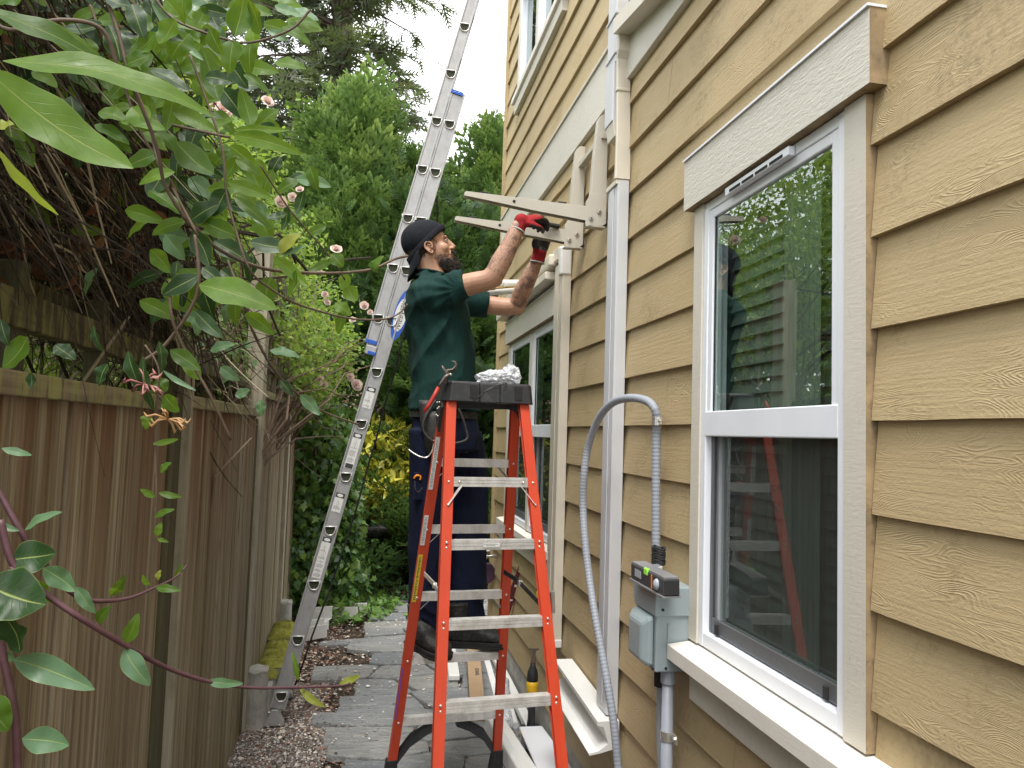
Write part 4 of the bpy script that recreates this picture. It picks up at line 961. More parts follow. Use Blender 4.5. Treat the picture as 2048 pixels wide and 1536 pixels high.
# the box: body, rain hood, domed cover
bx = thing('disconnect_box', 'blue grey metal electrical disconnect box on the wall left of the window sill', 'electrical box', (.87, 2.2, .95))
BY0, BY1, BZ0, BZ1, BX0 = 2.105, 2.27, .925, 1.160, .842
MB().box((BX0, BY0, BZ0), (.946, BY1, BZ1-.05)).build('body', BOXG, bx, bevel=.004)
q = MB(); q.prism([(.0, BZ1-.075), (.13, BZ1-.075), (.13, BZ1+.008), (.035, BZ1+.008), (0, BZ1-.01)], (BX0-.005, BY0-.006, 0), (1, 0, 0), (0, 0, 1), (0, BY1-BY0+.012, 0)); q.build('hood', BOXG, bx, bevel=.003)
q = MB(); y0, y1 = BY0+.008, BY1-.006
def cr(x, ins, z0, z1): return [V((x, y0+ins, z0)), V((x, y1-ins, z0)), V((x, y1-ins, z1)), V((x, y0+ins, z1))]
q.loft([cr(BX0-.001, 0, .935, 1.085), cr(BX0-.018, .006, .938, 1.078), cr(BX0-.036, .024, .950, 1.060)]); q.build('domed_cover', BOXG, bx, bevel=.010)
q = MB(); q.box((BX0+.035, BY0-.0035, .965), (BX0+.041, BY0-.0005, 1.065)); q.build('pressed_rib', BOXG, bx, bevel=.001)
for (x, z) in ((.86, 1.105), (.835, .936), (.875, .936)): MB().tube([V((x, BY0-.0075 if z > 1 else BY0-.001, z)), V((x, BY0-.0050 if z > 1 else BY0+.002, z))], .0045, 10).build('screw_hole', DARK, bx)
MB().tube([V((.915, BY0-.003, .965)), V((.915, BY0-.0005, .965))], .020, 20).build('knockout', BOXG, bx, bevel=.001)
q = MB(); q.tube([V((.885, 2.25, 1.13)), V((.885, 2.25, 1.20))], .017, 12); q.build('hub', GREY, bx)
MB().box((.85, BY1+.002, 1.09), (.945, BY1+.055, 1.185)).build('junction_body', BOXG, bx, bevel=.006)
MB().tube([ctrl[0]-V((0, 0, .03)), ctrl[0]+V((0, 0, .012))], .020, 14).build('conduit_connector', WHITE, bx, smooth=False)
txt('embossed_mark', 'ᒣ\n', bx, V((BX0-.056, 2.20, .985)), (0, -1, 0), (0, 0, 1), .03, BOXG, .001) if False else None
dc = thing('conduit', 'smooth grey conduit dropping from the bottom of the electrical box', 'conduit', (.9, 2.16, .3))
c0 = V((.895, 2.135, .93)); MB().tube([c0, V((c0.x, c0.y, -.02))], .0175, 16).build('pipe', GREY, dc, smooth=True)
MB().tube([c0+V((0, 0, .0)), c0-V((0, 0, .045))], .0215, 16).build('collar', GREY, dc, smooth=False)
MB().tube([V((.905, 2.215, .93)), V((.905, 2.205, .7)), V((.915, 2.19, .45)), V((.92, 2.185, -.02))], .014, 12).build('rear_pipe', GREY, dc, smooth=True)
MB().tube([V((.905, 2.215, .93)), V((.905, 2.214, .85))], .022, 8).build('rear_nut', RUB, dc)
zc = .735
MB().tube([V((c0.x, c0.y, zc-.014)), V((c0.x, c0.y, zc+.014))], .0195, 16).build('strap', STEEL, dc)
q = MB(); q.box((c0.x+.01, c0.y-.045, zc-.013), (c0.x+.014, c0.y-.016, zc+.013)); q.build('strap_tab', STEEL, dc, bevel=.001)
MB().tube([V((c0.x+.003, c0.y-.032, zc)), V((c0.x+.012, c0.y-.032, zc))], .007, 6).build('screw', STEEL, dc)
# laser distance level lying on the box
LG = simple('dark_grey_tool_body', (.045, .047, .052), .4); LGT = simple('grey_tool_top', (.20, .20, .21), .35); LIME = simple('lime_vial', (.35, .85, .08), .2); ORG = simple('orange_accent', (.8, .25, .02), .4); SCR = simple('grey_display', (.32, .35, .38), .25)
lv = thing('laser_level', 'black laser level tool with green vial resting on the electrical box', 'laser level', (.86, 2.1, 1.17))
A, B = V((.832, 2.235, 1.195)), V((.852, 2.015, 1.185)); d = (B-A).normalized(); up = V((.0, .05, 1)).normalized(); sd_ = d.cross(up).normalized()
if sd_.x > 0: sd_ = -sd_
c = (A+B)/2; MB().obox(c, d*.108, sd_*.026, up*.024).build('housing', LG, lv, bevel=.005)
MB().obox(c+up*.0255, d*.106, sd_*.023, up*.003).build('top_plate', LGT, lv, bevel=.001)
MB().obox(c-up*.026-sd_*-.0, d*.110, sd_*.029, up*.003).build('rail', LGT, lv, bevel=.001)
MB().obox(c+sd_*.0265-d*.055+up*.002, d*.020, sd_*.001, up*.011).build('display', SCR, lv)
MB().obox(c+sd_*.0225-d*.002+up*.020, d*.012, sd_*.006, up*.010).build('vial', LIME, lv, bevel=.003)
MB().obox(c+sd_*.0265+d*.036, d*.002, sd_*.001, up*.020).build('accent', ORG, lv)
MB().ell(c+sd_*.025+d*.068, (.012, .014, .017), 12, 8).build('lens', SCR, lv, smooth=True)
MB().obox(c+d*.109, d*.003, sd_*.023, up*.021).build('end_face', RUB, lv, bevel=.002)
q = MB(); rn = random.Random(8)
for i in range(9):
    cc = V((.880, 2.19, 1.226+i*.0055)); a0 = rn.uniform(0, 6); q.tube([cc+V((.016*math.cos(a0+t), .030*math.sin(a0+t), .003*math.sin(3*t+i))) for t in [k_*.5 for k_ in range(14)]], .0035, 6)
tag(q.build('coiled_wire', RUB, smooth=True), 'black wire coiled on top of the electrical box behind the laser level', 'wire')

# ================================================================ things on the ground by the wall
CARD = simple('brown_cardboard', (.36, .25, .15), .85, var=.06, vs=20)
cb = thing('cardboard_box', 'long narrow cardboard box lying on the path behind the stepladder', 'cardboard box', (.72, 4.8, 0))
a0, b0 = V((.655, 4.22, .045)), V((.80, 5.65, .17)); cbo = MB().beam(a0, b0, .085, .075); cbo.build('carton', CARD, cb, bevel=.002)
dd = (b0-a0).normalized(); uu = V((0, 0, 1)); nn_ = dd.cross(uu).normalized(); topn = nn_.cross(dd).normalized()
txt('carton_print', 'cover', cb, a0+dd*.50+topn*.0385+nn_*.010, -dd, -nn_, .050, INK, .0004)
txt('carton_print', 'white', cb, a0+dd*1.0+topn*.0385+nn_*.010, -dd, -nn_, .050, INK, .0004)
def strip(name, label, pts, w, t, mat=WHITE):
    q = MB()
    for a, b in zip(pts[:-1], pts[1:]): q.beam(a, b, w, t)
    o = q.build(name, mat, bevel=.003); return tag(o, label, 'cover strip')
strip('cover_strip', 'long white cover strip lying left of the cardboard box', [(.60, 4.9, .03), (.655, 5.7, .03)], .07, .03)
strip('cover_strip', 'white cover strip lying right of the cardboard box against the wall', [(.90, 3.65, .045), (.93, 5.55, .05)], .05, .04)
strip('cover_strip', 'white cover strip between the cardboard box and the far right ladder rail', [(.79, 4.1, .02), (.87, 5.3, .02)], .04, .03)
ub = thing('trim_offcut', 'long cream plastic channel on the ground at the near right foot of the stepladder', 'plastic channel', (.76, 3.6, 0))
q = MB(); rr = []
for (x, y, z) in ((.728, 4.10, .055), (.745, 3.85, .06), (.765, 3.55, .06), (.79, 3.2, .06)): rr.append([V((x-.055, y, z-.05)), V((x-.05, y, z+.03)), V((x-.02, y, z+.05)), V((x+.03, y, z+.045)), V((x+.045, y, z+.01)), V((x+.04, y, z-.05))])
q.loft(rr); q.build('channel', WHITE, ub, bevel=.006)
wc = MB(); wc.hexa([(.80, 3.25, .10), (.97, 3.25, .10), (.935, 3.86, .10), (.815, 3.86, .10), (.80, 3.25, .112), (.97, 3.25, .112), (.935, 3.86, .112), (.815, 3.86, .112)])
wc.box((.805, 3.26, .0), (.93, 3.27, .099)); wc.box((.82, 3.84, .0), (.925, 3.85, .099))
tag(wc.build('cover_plate', simple('flat_white_sheet', (.72, .73, .78), .35, var=.02), bevel=.003), 'flat white plastic sheet on the ground by the near right ladder foot', 'plastic sheet')
dw = thing('cordless_multitool', 'yellow and black cordless oscillating tool standing on its battery by the wall', 'power tool', (.88, 3.95, 0))
YT = simple('yellow_tool_plastic', (.72, .43, .02), .4, var=.04, bump=.05)
tc_ = V((.905, 3.98, 0))
MB().box(tc_+V((-.055, -.045, .0)), tc_+V((.055, .05, .028))).build('battery', YT, dw, bevel=.006); MB().box(tc_+V((-.05, -.042, .029)), tc_+V((.05, .045, .062))).build('battery_shoe', BLK, dw, bevel=.006)
q = MB(); rr = []
for z, rx, ry in ((.06, .026, .032), (.10, .019, .026), (.19, .020, .026), (.24, .030, .032), (.28, .033, .034), (.30, .030, .03)): rr.append([tc_+V((rx*math.cos(t), ry*math.sin(t), z)) for t in [k_*math.pi/6 for k_ in range(12)]])
q.loft(rr[:3]); q.build('grip', BLK, dw, smooth=True); q = MB(); q.loft([[p+V((0, 0, .0)) for p in r] for r in rr[2:]]); q.build('motor_housing', YT, dw, smooth=True)
MB().obox(tc_+V((0, -.027, .15)), (.010, 0, 0), (0, .006, 0), (0, 0, .06)).build('grip_panel', BLK, dw, bevel=.003)
q = MB(); q.loft([[tc_+V((r*math.cos(t), r*math.sin(t), z)) for t in [k_*math.pi/6 for k_ in range(12)]] for z, r in ((.301, .031), (.33, .030), (.352, .026), (.375, .016), (.40, .013))]); q.build('gear_head', BLK, dw, smooth=True)
q = MB(); q.prism([(-.012, .395), (.012, .395), (.014, .425), (.009, .44), (.012, .46), (.027, .464), (.027, .472), (-.027, .472), (-.027, .464), (-.012, .46), (-.009, .44), (-.014, .425)], tc_+V((0, -.016, 0)), (1, 0, 0), (0, 0, 1), (0, .003, 0)); q.build('blade', OLDST, dw)
MB().tube([tc_+V((.03, 0, .25)), tc_+V((.05, .0, .215)), tc_+V((.062, 0, .19))], .004, 6).build('lever', STEEL, dw)
cbag = thing('clear_plastic_tube', 'clear plastic wrap tube on the ground left of the yellow tool', 'plastic wrap', (.80, 4.2, .02))
q = MB(); q.tube([(.77, 4.02, .05), (.80, 4.25, .08), (.86, 4.55, .11)], [.045, .040, .036], 14); q2 = [V(v)+V((noise.noise(V(v)*30), noise.noise(V(v)*30+V((5, 0, 0))), noise.noise(V(v)*30+V((9, 0, 0)))))*.010 for v in q.v]; q.v = [tuple(v) for v in q2]; q.build('wrap', BAG, cbag, smooth=True)
q = MB(); q.tube([(.845, 4.10, .025), (.865, 4.35, .03)], .018, 12); q.build('pvc_pipe', WHITE, None); bpy.context.scene.collection.objects[-1] if False else None
tag(COL.objects['pvc_pipe'], 'short white pipe on the gravel between the clear wrap and the yellow tool', 'pipe')
# hose reel, hose tap and red post at the far corner
PURPM = simple('dull_purple_plastic', (.075, .035, .075), .45)
hr = thing('hose_reel', 'dull purple hose nozzle case hanging at the far corner of the house', 'hose reel', (.80, 5.5, .5))
c = atY(973, 1145, 5.6); q = MB(); q.prism([(-.06, .03), (-.045, -.05), (0, -.085), (.05, -.05), (.06, .03), (.03, .07), (-.035, .07)], c-V((0, .04, 0)), (1, 0, 0), (0, 0, 1), (0, .07, 0)); q.build('case', PURPM, hr, bevel=.008)
tp = thing('garden_tap', 'brass garden tap on the far corner of the house above the purple case', 'tap', (.85, 5.6, .6))
t1 = atY(975, 1112, 5.5); MB().tube([t1+V((.09, 0, 0)), t1, t1+V((-.02, 0, -.03))], .012, 8).build('spout', STEEL, tp, smooth=True); MB().tube([t1+V((0, 0, .01)), t1+V((0, 0, .035))], .007, 8).build('stem', STEEL, tp); MB().ell(t1+V((0, 0, .04)), (.03, .03, .008), 10, 6).build('handle', STEEL, tp)
FRED = simple('dark_red_paint', (.16, .01, .03), .35)
lvl = thing('spirit_level', 'dark red spirit level leaning on the wall behind the right ladder rails', 'spirit level', (.85, 4.6, 0))
a, b = atY(1006, 1240, 4.9), atY(1050, 1095, 4.6)+V((.03, 0, 0)); MB().beam(a, b, .022, .05, side=(0, 1, 0)).build('body', FRED, lvl, bevel=.002)
for t in (.3, .5, .8): MB().obox(a+(b-a)*t+V((-.0, -.012, 0)), (.012, 0, .004), (0, .001, 0), (0, 0, .010)).build('vial', WHITE, lvl)
# white gutter offcuts by the ivy
gc = ['white gutter outlet piece lying beside the extension ladder', 'square white gutter elbow lying on top of the white pieces by the ivy', 'white downspout length lying at the foot of the ivy', 'small white bracket piece beside the gutter outlet']
spec = [((-.40, 6.05, .05), .13, .10, .05, .2), ((-.36, 6.35, .09), .10, .09, .05, -.3), ((-.14, 6.62, .06), .16, .08, .05, -.5), ((-.44, 6.2, .03), .16, .10, .03, .6)]
for i, (c, a_, b_, h_, rz) in enumerate(spec):
    q = MB(); ca, sa = math.cos(rz), math.sin(rz); ax, ay = V((ca, sa, .12)), V((-sa, ca, 0)); c = V(c)
    prof = [(-b_, -h_), (-b_, h_), (-b_+.008, h_), (-b_+.008, -h_+.008), (b_-.008, -h_+.008), (b_-.008, h_), (b_+.01, h_), (b_+.01, h_-.008), (b_, h_-.008), (b_, -h_)]
    q.prism(prof, c-ax*a_, ay, V((0, 0, 1)), ax*2*a_); o = q.build('gutter_piece', WHITE, bevel=.003); tag(o, gc[i], 'gutter piece', 'white gutter offcuts')
# stone bird bath among the shrubs
n = NT('pitted_dark_stone'); p = n.pos(); c = n.mix(n.mr(n.noise(p, 60, 4, .8), .5, .62), (.035, .035, .037), (.22, .22, .21)); STN = n.done(n.pbsdf(c, .85, n.bump(n.noise(p, 70, 4, .7), 1, .02)))
bb = thing('bird_bath', 'dark stone bird bath basin among the ivy and yellow shrub', 'bird bath', (.03, 7.6, 0))
bc = atY(733, 1055, 7.6); rings = []
for z, r in ((-.09, .03), (-.085, .09), (-.05, .17), (-.015, .205), (.012, .215), (.018, .20), (-.01, .15)): rings.append([V((bc.x+r*math.cos(t), bc.y+r*math.sin(t), bc.z+z+.01*math.sin(3*t))) for t in [k_*math.pi/14 for k_ in range(28)]])
MB().loft(rings).build('basin', STN, bb, smooth=True); rings = [[V((bc.x+r*math.cos(t), bc.y+r*math.sin(t), z)) for t in [k_*math.pi/8 for k_ in range(16)]] for z, r in ((-.03, .13), (.05, .10), (.10, .055), (bc.z-.12, .05), (bc.z-.08, .08))]
MB().loft(rings).build('pedestal', STN, bb, smooth=True)
# ================================================================ the worker
def remesh(mb, voxel, name, mat, parent, it=3, disp=None, mi=None, attr=None, keep=None):
    """fuse overlapping closed shapes into one continuous surface, smooth it, optionally displace it"""
    me = bpy.data.meshes.new('t'); me.from_pydata([tuple(v) for v in mb.v], [], mb.f); me.update()
    bm = bmesh.new(); bm.from_mesh(me); bmesh.ops.recalc_face_normals(bm, faces=bm.faces); bm.to_mesh(me); bm.free()
    o = bpy.data.objects.new('t', me); COL.objects.link(o); md = o.modifiers.new('r', 'REMESH'); md.mode = 'VOXEL'; md.voxel_size = voxel; md.adaptivity = 0
    bpy.context.view_layer.update(); dg = bpy.context.evaluated_depsgraph_get(); m2 = bpy.data.meshes.new_from_object(o.evaluated_get(dg)); bpy.data.objects.remove(o)
    nv = len(m2.vertices); co = np.empty(nv*3, np.float32); m2.vertices.foreach_get('co', co); co = co.reshape(-1, 3).astype(float)
    ne = len(m2.edges); ed = np.empty(ne*2, np.int32); m2.edges.foreach_get('vertices', ed); ed = ed.reshape(-1, 2)
    deg = np.bincount(ed.ravel(), minlength=nv)[:, None]
    for _ in range(it):
        s = np.zeros_like(co)
        for k in range(3): s[:, k] = np.bincount(ed[:, 0], co[ed[:, 1], k], nv)+np.bincount(ed[:, 1], co[ed[:, 0], k], nv)
        co = co*.4+.6*s/np.maximum(deg, 1)
    m2.vertices.foreach_set('co', co.astype(np.float32).ravel()); m2.update()
    if disp:
        nr = np.empty(nv*3, np.float32); m2.vertices.foreach_get('normal', nr); nr = nr.reshape(-1, 3)
        d = np.array([disp(V(c)) for c in co]); co = co+nr*d[:, None]
    if attr:
        a = m2.attributes.new('mask', 'FLOAT', 'POINT'); a.data.foreach_set('value', np.array([attr(V(c)) for c in co], np.float32))
    l0 = root_loc(parent); m2.vertices.foreach_set('co', (co-np.array(l0)).astype(np.float32).ravel())
    m2.materials.clear()
    for m_ in (mat if isinstance(mat, (list, tuple)) else [mat]): m2.materials.append(m_)
    if mi: m2.polygons.foreach_set('material_index', [mi(p.center+l0, p.normal) for p in m2.polygons])
    m2.polygons.foreach_set('use_smooth', [True]*len(m2.polygons)); m2.update()
    k = bpy.data.objects.new(name, m2); m2.name = name; COL.objects.link(k); k.parent = parent; return k
def stretch_noise(p, a, b, c, s=0): return noise.noise(V((p.x*a+s, p.y*b, p.z*c)))
n = NT('skin'); p = n.pos(); msk = n.n('Attribute', out='Fac', attribute_name='mask')
c = n.mix(n.mr(n.noise(p, 18, 4), .35, .65), (.40, .215, .135), (.50, .29, .19)); c = n.mix(n.mr(n.noise(p, 90, 3), .5, .7, 0, .3), c, (.52, .22, .15))
w1 = n.noise(p, 38, 2, .5, 1.2); line = n.mr(n.math('PINGPONG', n.math('MULTIPLY', w1, 7), .5), .0, .22, 1, 0)
blob = n.mr(n.noise(p, 30, 3), .50, .60, 0, .8); ink = n.math('MAXIMUM', line, blob); c = n.mix(n.math('MULTIPLY', n.math('MULTIPLY', ink, msk), .85), c, (.07, .05, .05))
SKIN = n.done(n.pbsdf(c, .48, n.bump(n.noise(p, 220, 3), .15, .002), Subsurface_Weight=.12, Subsurface_Radius=(.012, .005, .003), Subsurface_Scale=.5))
def cloth(name, col, fold=.5, vs=5, dirt=None):
    n = NT(name); p = n.pos(); f = n.noise(n.mp(p, (1.3, 1.3, .5)), vs, 4, .6, .6); w = n.noise(p, 420, 2)
    c = n.mix(n.mr(n.noise(p, 7, 5, .7), .35, .65), [x*.82 for x in col], [x*1.25 for x in col])
    if dirt: c = n.mix(n.mr(n.noise(p, 24, 5, .8), .60, .72, 0, .6), c, dirt)
    s = n.pbsdf(c, .88, n.bump(n.math('ADD', f, n.math('MULTIPLY', w, .08)), fold, .02), Specular_IOR_Level=.2)
    return n.done(s)
SHIRT = cloth('dark_green_cotton', (.008, .033, .029), .55, 9); NAVY = cloth('navy_work_trousers', (.0065, .010, .028), .6, 8); CAPM = cloth('black_cap_cloth', (.012, .013, .018), .2, 30, (.035, .035, .04))
LEATH = simple('scuffed_black_leather', (.022, .021, .020), .62, var=.4, vs=20, bump=.5, bs=90, dirt=(.11, .10, .09), dist=.004)
SOLE = simple('black_sole_rubber', (.013, .013, .013), .7); REDG = cloth('red_knit_glove', (.27, .018, .022), .3, 40); BLKG = simple('black_glove_coating', (.014, .014, .017), .5, var=.3, bump=.5, bs=120)
HAIRM = simple('dark_brown_hair', (.032, .021, .015), .6, var=.4, vs=60)
YM = 3.5
man = thing('person', 'man in dark green T-shirt, backwards black cap and red work gloves on the stepladder', 'person', tuple(atY(890, 1300, 3.45)))
def Q(px, py, y=YM): return atY(px, py, y)
# --- head frame
HO = Q(860, 503, 3.5); pitch = R(19); yaw = R(-4)
HF = V((math.cos(pitch)*math.cos(yaw), math.cos(pitch)*math.sin(yaw), math.sin(pitch))); HS = V((-math.sin(yaw), math.cos(yaw), 0)); HU = HF.cross(HS)
if HU.z < 0: HU = -HU
HM = Matrix((HF, HS, HU)).transposed()
def Hp(f, s, u): return HO+HF*f+HS*s+HU*u
def inv(p): d = p-HO; return V((d.dot(HF), d.dot(HS), d.dot(HU)))
def hell(mb, c, r, n_=20, m_=14): mb.ell(Hp(*c), r, n_, m_, HM)
def limb(mb, pts, rad, n_=16): mb.tube(spline(pts, 5), list(np.interp(np.linspace(0, len(pts)-1, (len(pts)-1)*5+1), range(len(pts)), rad)), n_)
b = MB()
hell(b, (-.008, 0, .052), (.096, .074, .086)); hell(b, (.034, 0, -.008), (.060, .061, .082)); hell(b, (.042, 0, -.062), (.052, .050, .030)); hell(b, (.082, 0, -.085), (.024, .026, .020))
b.tube([Hp(.090, 0, .036), Hp(.099, 0, .016), Hp(.112, 0, -.008), Hp(.103, 0, -.018)], [.009, .011, .0135, .011], 12)
for s in (-1, 1):
    hell(b, (.103, s*.0120, -.014), (.010, .008, .007), 10, 8); hell(b, (.083, s*.027, .040), (.014, .024, .008), 12, 8); hell(b, (.060, s*.040, -.008), (.028, .022, .026), 12, 8)
    hell(b, (.079, s*.024, .0305), (.012, .015, .006), 10, 8)
    hell(b, (-.002, s*.070, -.004), (.016, .008, .024), 12, 8)
hell(b, (.099, 0, -.041), (.009, .022, .006), 12, 8); hell(b, (.096, 0, -.052), (.010, .020, .007), 12, 8); hell(b, (.088, 0, -.04), (.018, .030, .018), 12, 8)
# neck, torso core, arms, legs
b.tube([Hp(-.022, 0, -.01), Q(861, 540), Q(868, 566), Q(872, 600)], [.060, .060, .068, .09], 18)
SN, SF = Q(866, 590, 3.335), Q(878, 592, 3.665)
limb(b, [Q(872, 585), Q(874, 640), Q(880, 720), Q(885, 800), Q(890, 840)], [.110, .12, .115, .115, .095])
EN_, WN_ = Q(982, 556, 3.235), Q(1037, 452, 3.22)
limb(b, [SN, Q(915, 575, 3.29), Q(950, 566, 3.255), EN_, Q(1003, 522, 3.225), Q(1022, 485, 3.22), WN_, Q(1041, 446, 3.22)], [.062, .054, .049, .046, .046, .038, .031, .026])
b.ell(Q(990, 560, 3.24), (.036, .036, .032), 12, 8)
EF_, WF_ = Q(1028, 612, 3.63), Q(1071, 528, 3.52)
limb(b, [SF, Q(925, 602, 3.67), Q(975, 610, 3.66), EF_, Q(1045, 582, 3.58), Q(1060, 552, 3.54), WF_, Q(1077, 510, 3.50)], [.062, .054, .047, .044, .045, .038, .031, .030])
b.ell(Q(1036, 618, 3.63), (.034, .034, .030), 12, 8)
LN = [Q(868, 830, 3.44), Q(858, 920, 3.47), Q(856, 1040, 3.50), Q(850, 1160, 3.52), Q(850, 1262, 3.53)]; LF = [Q(908, 830, 3.58), Q(925, 920, 3.60), Q(930, 1040, 3.58), Q(930, 1160, 3.54), Q(935, 1262, 3.50)]
limb(b, LN, [.085, .065, .045, .042, .036]); limb(b, LF, [.085, .065, .045, .042, .036])
def tat(p):
    def seg(a, c_, r): d = c_-a; t = max(0, min(1, (p-a).dot(d)/d.length_squared)); return (p-a-d*t).length < r
    return 1.0 if seg(Q(1003, 525, 3.225), WN_, .075) or seg(Q(1045, 588, 3.58), Q(1068, 540, 3.53), .07) else 0.0
def head_fix(p):     # carve eye sockets, under-brow and mouth line
    q = inv(p)
    if q.length > .2 or q.z > .1: return 0
    d = 0
    for s in (-1, 1): d -= .0055*math.exp(-((q.y-s*.030)/.015)**2-((q.z-.021)/.010)**2-((q.x-.085)/.03)**2)
    d -= .003*math.exp(-((q.z+.0465)/.0022)**2-(q.y/.022)**2-((q.x-.1)/.02)**2)
    return d
body = remesh(b, .0032, 'body', SKIN, man, 4, head_fix, attr=tat)
# ears
for s in (-1, 1):
    e = MB(); P = lambda f, u, o=0: Hp(f*.86, s*(.076+o*.8), u*.86)
    rim = [(.010, -.006), (.014, .012), (.006, .026), (-.008, .032), (-.021, .026), (-.026, .010), (-.022, -.006), (-.013, -.020), (-.004, -.031), (.004, -.030), (.007, -.020)]
    e.tube(spline([P(f, u, .006+.006*(1 if f < 0 else .2)) for f, u in rim], 3), .0048, 8)
    e.tube(spline([P(f, u, .004) for f, u in ((.004, .010), (-.008, .018), (-.015, .006), (-.010, -.008), (-.001, -.014))], 3), .0045, 8)
    e.ell(P(-.006, .0, -.002), (.017, .004, .024), 12, 8, HM)
    e.ell(P(.009, -.002, .003), (.004, .005, .006), 8, 6, HM)
    remesh(e, .0016, 'ear', SKIN, man, 2)
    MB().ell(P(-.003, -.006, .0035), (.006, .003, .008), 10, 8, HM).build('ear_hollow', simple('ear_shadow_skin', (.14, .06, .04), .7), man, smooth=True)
    MB().tube([P(-.001, -.0255, .004), P(-.001, -.0255, .011)], .0042, 10).build('ear_plug', DARK, man)
    EYEW = simple('eye_white', (.34, .29, .26), .25, var=.02); IRIS = simple('brown_iris', (.035, .018, .01), .1)
    ey = MB().ell(Hp(.0815, s*.0305, .0205), (.0118, .0118, .0122), 16, 12, HM).build('eye', EYEW, man, smooth=True)
    MB().ell(Hp(.0892, s*.0305, .0208), (.0052, .0055, .0055), 12, 8, HM).build('iris', IRIS, ey, smooth=True)
    li = MB(); li.tube(spline([Hp(.083, s*.017, .0205), Hp(.0905, s*.024, .0278), Hp(.0925, s*.031, .0285), Hp(.088, s*.039, .0262), Hp(.079, s*.045, .0205)], 4), .0024, 8); li.build('upper_eyelid', SKIN, ey, smooth=True)
    li = MB(); li.tube(spline([Hp(.083, s*.017, .0190), Hp(.0895, s*.025, .0125), Hp(.0905, s*.031, .0115), Hp(.086, s*.039, .0130), Hp(.079, s*.045, .0190)], 4), .0020, 8); li.build('lower_eyelid', SKIN, ey, smooth=True)
    li = MB(); li.tube(spline([Hp(.0845, s*.0165, .021), Hp(.0925, s*.024, .0262), Hp(.0945, s*.031, .0268), Hp(.0895, s*.039, .0245), Hp(.081, s*.0455, .020)], 4), .0011, 6); li.build('eyelashes', HAIRM, ey, smooth=True)
# hair strands: thin triangles rooted on skin-like ellipsoids
def strands(name, n_, rootf, length, mat, parent, width=.0011, seed=1, base=None):
    rg = random.Random(seed); vs = []; fs = []
    for i in range(n_):
        p_, d = rootf(rg)
        if p_ is None: continue
        d = (d+V((rg.gauss(0, .25), rg.gauss(0, .25), rg.gauss(0, .25)))).normalized(); L = rg.uniform(*length); sd2 = d.orthogonal().normalized(); sd2.rotate(Matrix.Rotation(rg.uniform(0, 6.28), 3, d))
        k = len(vs); m_ = p_+d*L*.55+V((0, 0, -L*.06)); vs += [p_-sd2*width, p_+sd2*width, m_+sd2*width*.8, m_-sd2*width*.8, p_+d*L+V((0, 0, -L*.25))]; fs += [(k, k+1, k+2, k+3), (k+3, k+2, k+4)]
    mb = base or MB(); mb.add(vs, fs); return mb.build(name, mat, parent)
def on_ell(rg, c, r, cond):
    for _ in range(60):
        v = V((rg.gauss(0, 1), rg.gauss(0, 1), rg.gauss(0, 1))).normalized(); q = V((c[0]+v.x*r[0], c[1]+v.y*r[1], c[2]+v.z*r[2]))
        if cond(q): nn = V((v.x/r[0], v.y/r[1], v.z/r[2])).normalized(); return q, nn
    return None, None
def beard_root(rg):
    c, r = rg.choice([((.070, 0, -.090), (.048, .046, .042)), ((.052, 0, -.070), (.052, .054, .045)), ((.030, 0, -.048), (.048, .056, .048)), ((.076, 0, -.098), (.032, .034, .032)), ((.094, 0, -.033), (.012, .026, .005))])
    q, nn = on_ell(rg, c, r, lambda q: (q.z < -.028+.55*(.055-q.x) if q.x < .075 else (q.z < -.052 or (abs(q.z+.031) < .006))) and q.x > -.004+.25*abs(min(0, q.z+.03)) and q.z < .02)
    if q is None: return None, None
    d = nn*.5+V((.55, 0, -.75)); return Hp(*q), HF*d.x+HS*d.y+HU*d.z
bb_ = MB(); hell(bb_, (.066, 0, -.088), (.040, .038, .034), 16, 12); hell(bb_, (.044, 0, -.070), (.046, .0535, .034), 16, 12); hell(bb_, (.074, 0, -.098), (.026, .028, .026), 16, 12)
bd = remesh(bb_, .004, 'beard', HAIRM, man, 2, lambda p: .003*noise.noise(p*90))
strands('beard_hair', 5200, beard_root, (.006, .020), HAIRM, bd, .0007, 5)
def brow_root(rg): s = rg.choice((-1, 1)); t = rg.random(); return Hp(.0975-.020*t*t, s*(.013+.034*t), .0425+.006*math.sin(t*2.6)-.003*t), HS*s*.9+HF*.2+HU*.25
strands('eyebrows', 260, brow_root, (.005, .009), HAIRM, man, .0009, 6)
hb = MB(); hell(hb, (-.032, 0, .030), (.080, .074, .078), 28, 20); hell(hb, (-.048, 0, -.02), (.043, .056, .05), 20, 14)
hb2 = remesh(hb, .004, 'hair', HAIRM, man, 1, lambda p: .0015*noise.noise(p*140))
def hair_root(rg):
    q, nn = on_ell(rg, (-.012, 0, .03), (.090, .0755, .085), lambda q: q.z < .075 and (q.x < -.03 or (q.z > .018-(.04 if .008 < q.x < .026 else 0) and q.x < .040)) and q.z > -.06)
    if q is None: return None, None
    return Hp(*q), (HS*nn.y+HF*(nn.x-.3)-HU*.9)
strands('hair_strands', 2200, hair_root, (.006, .012), HAIRM, hb2, .0009, 7)
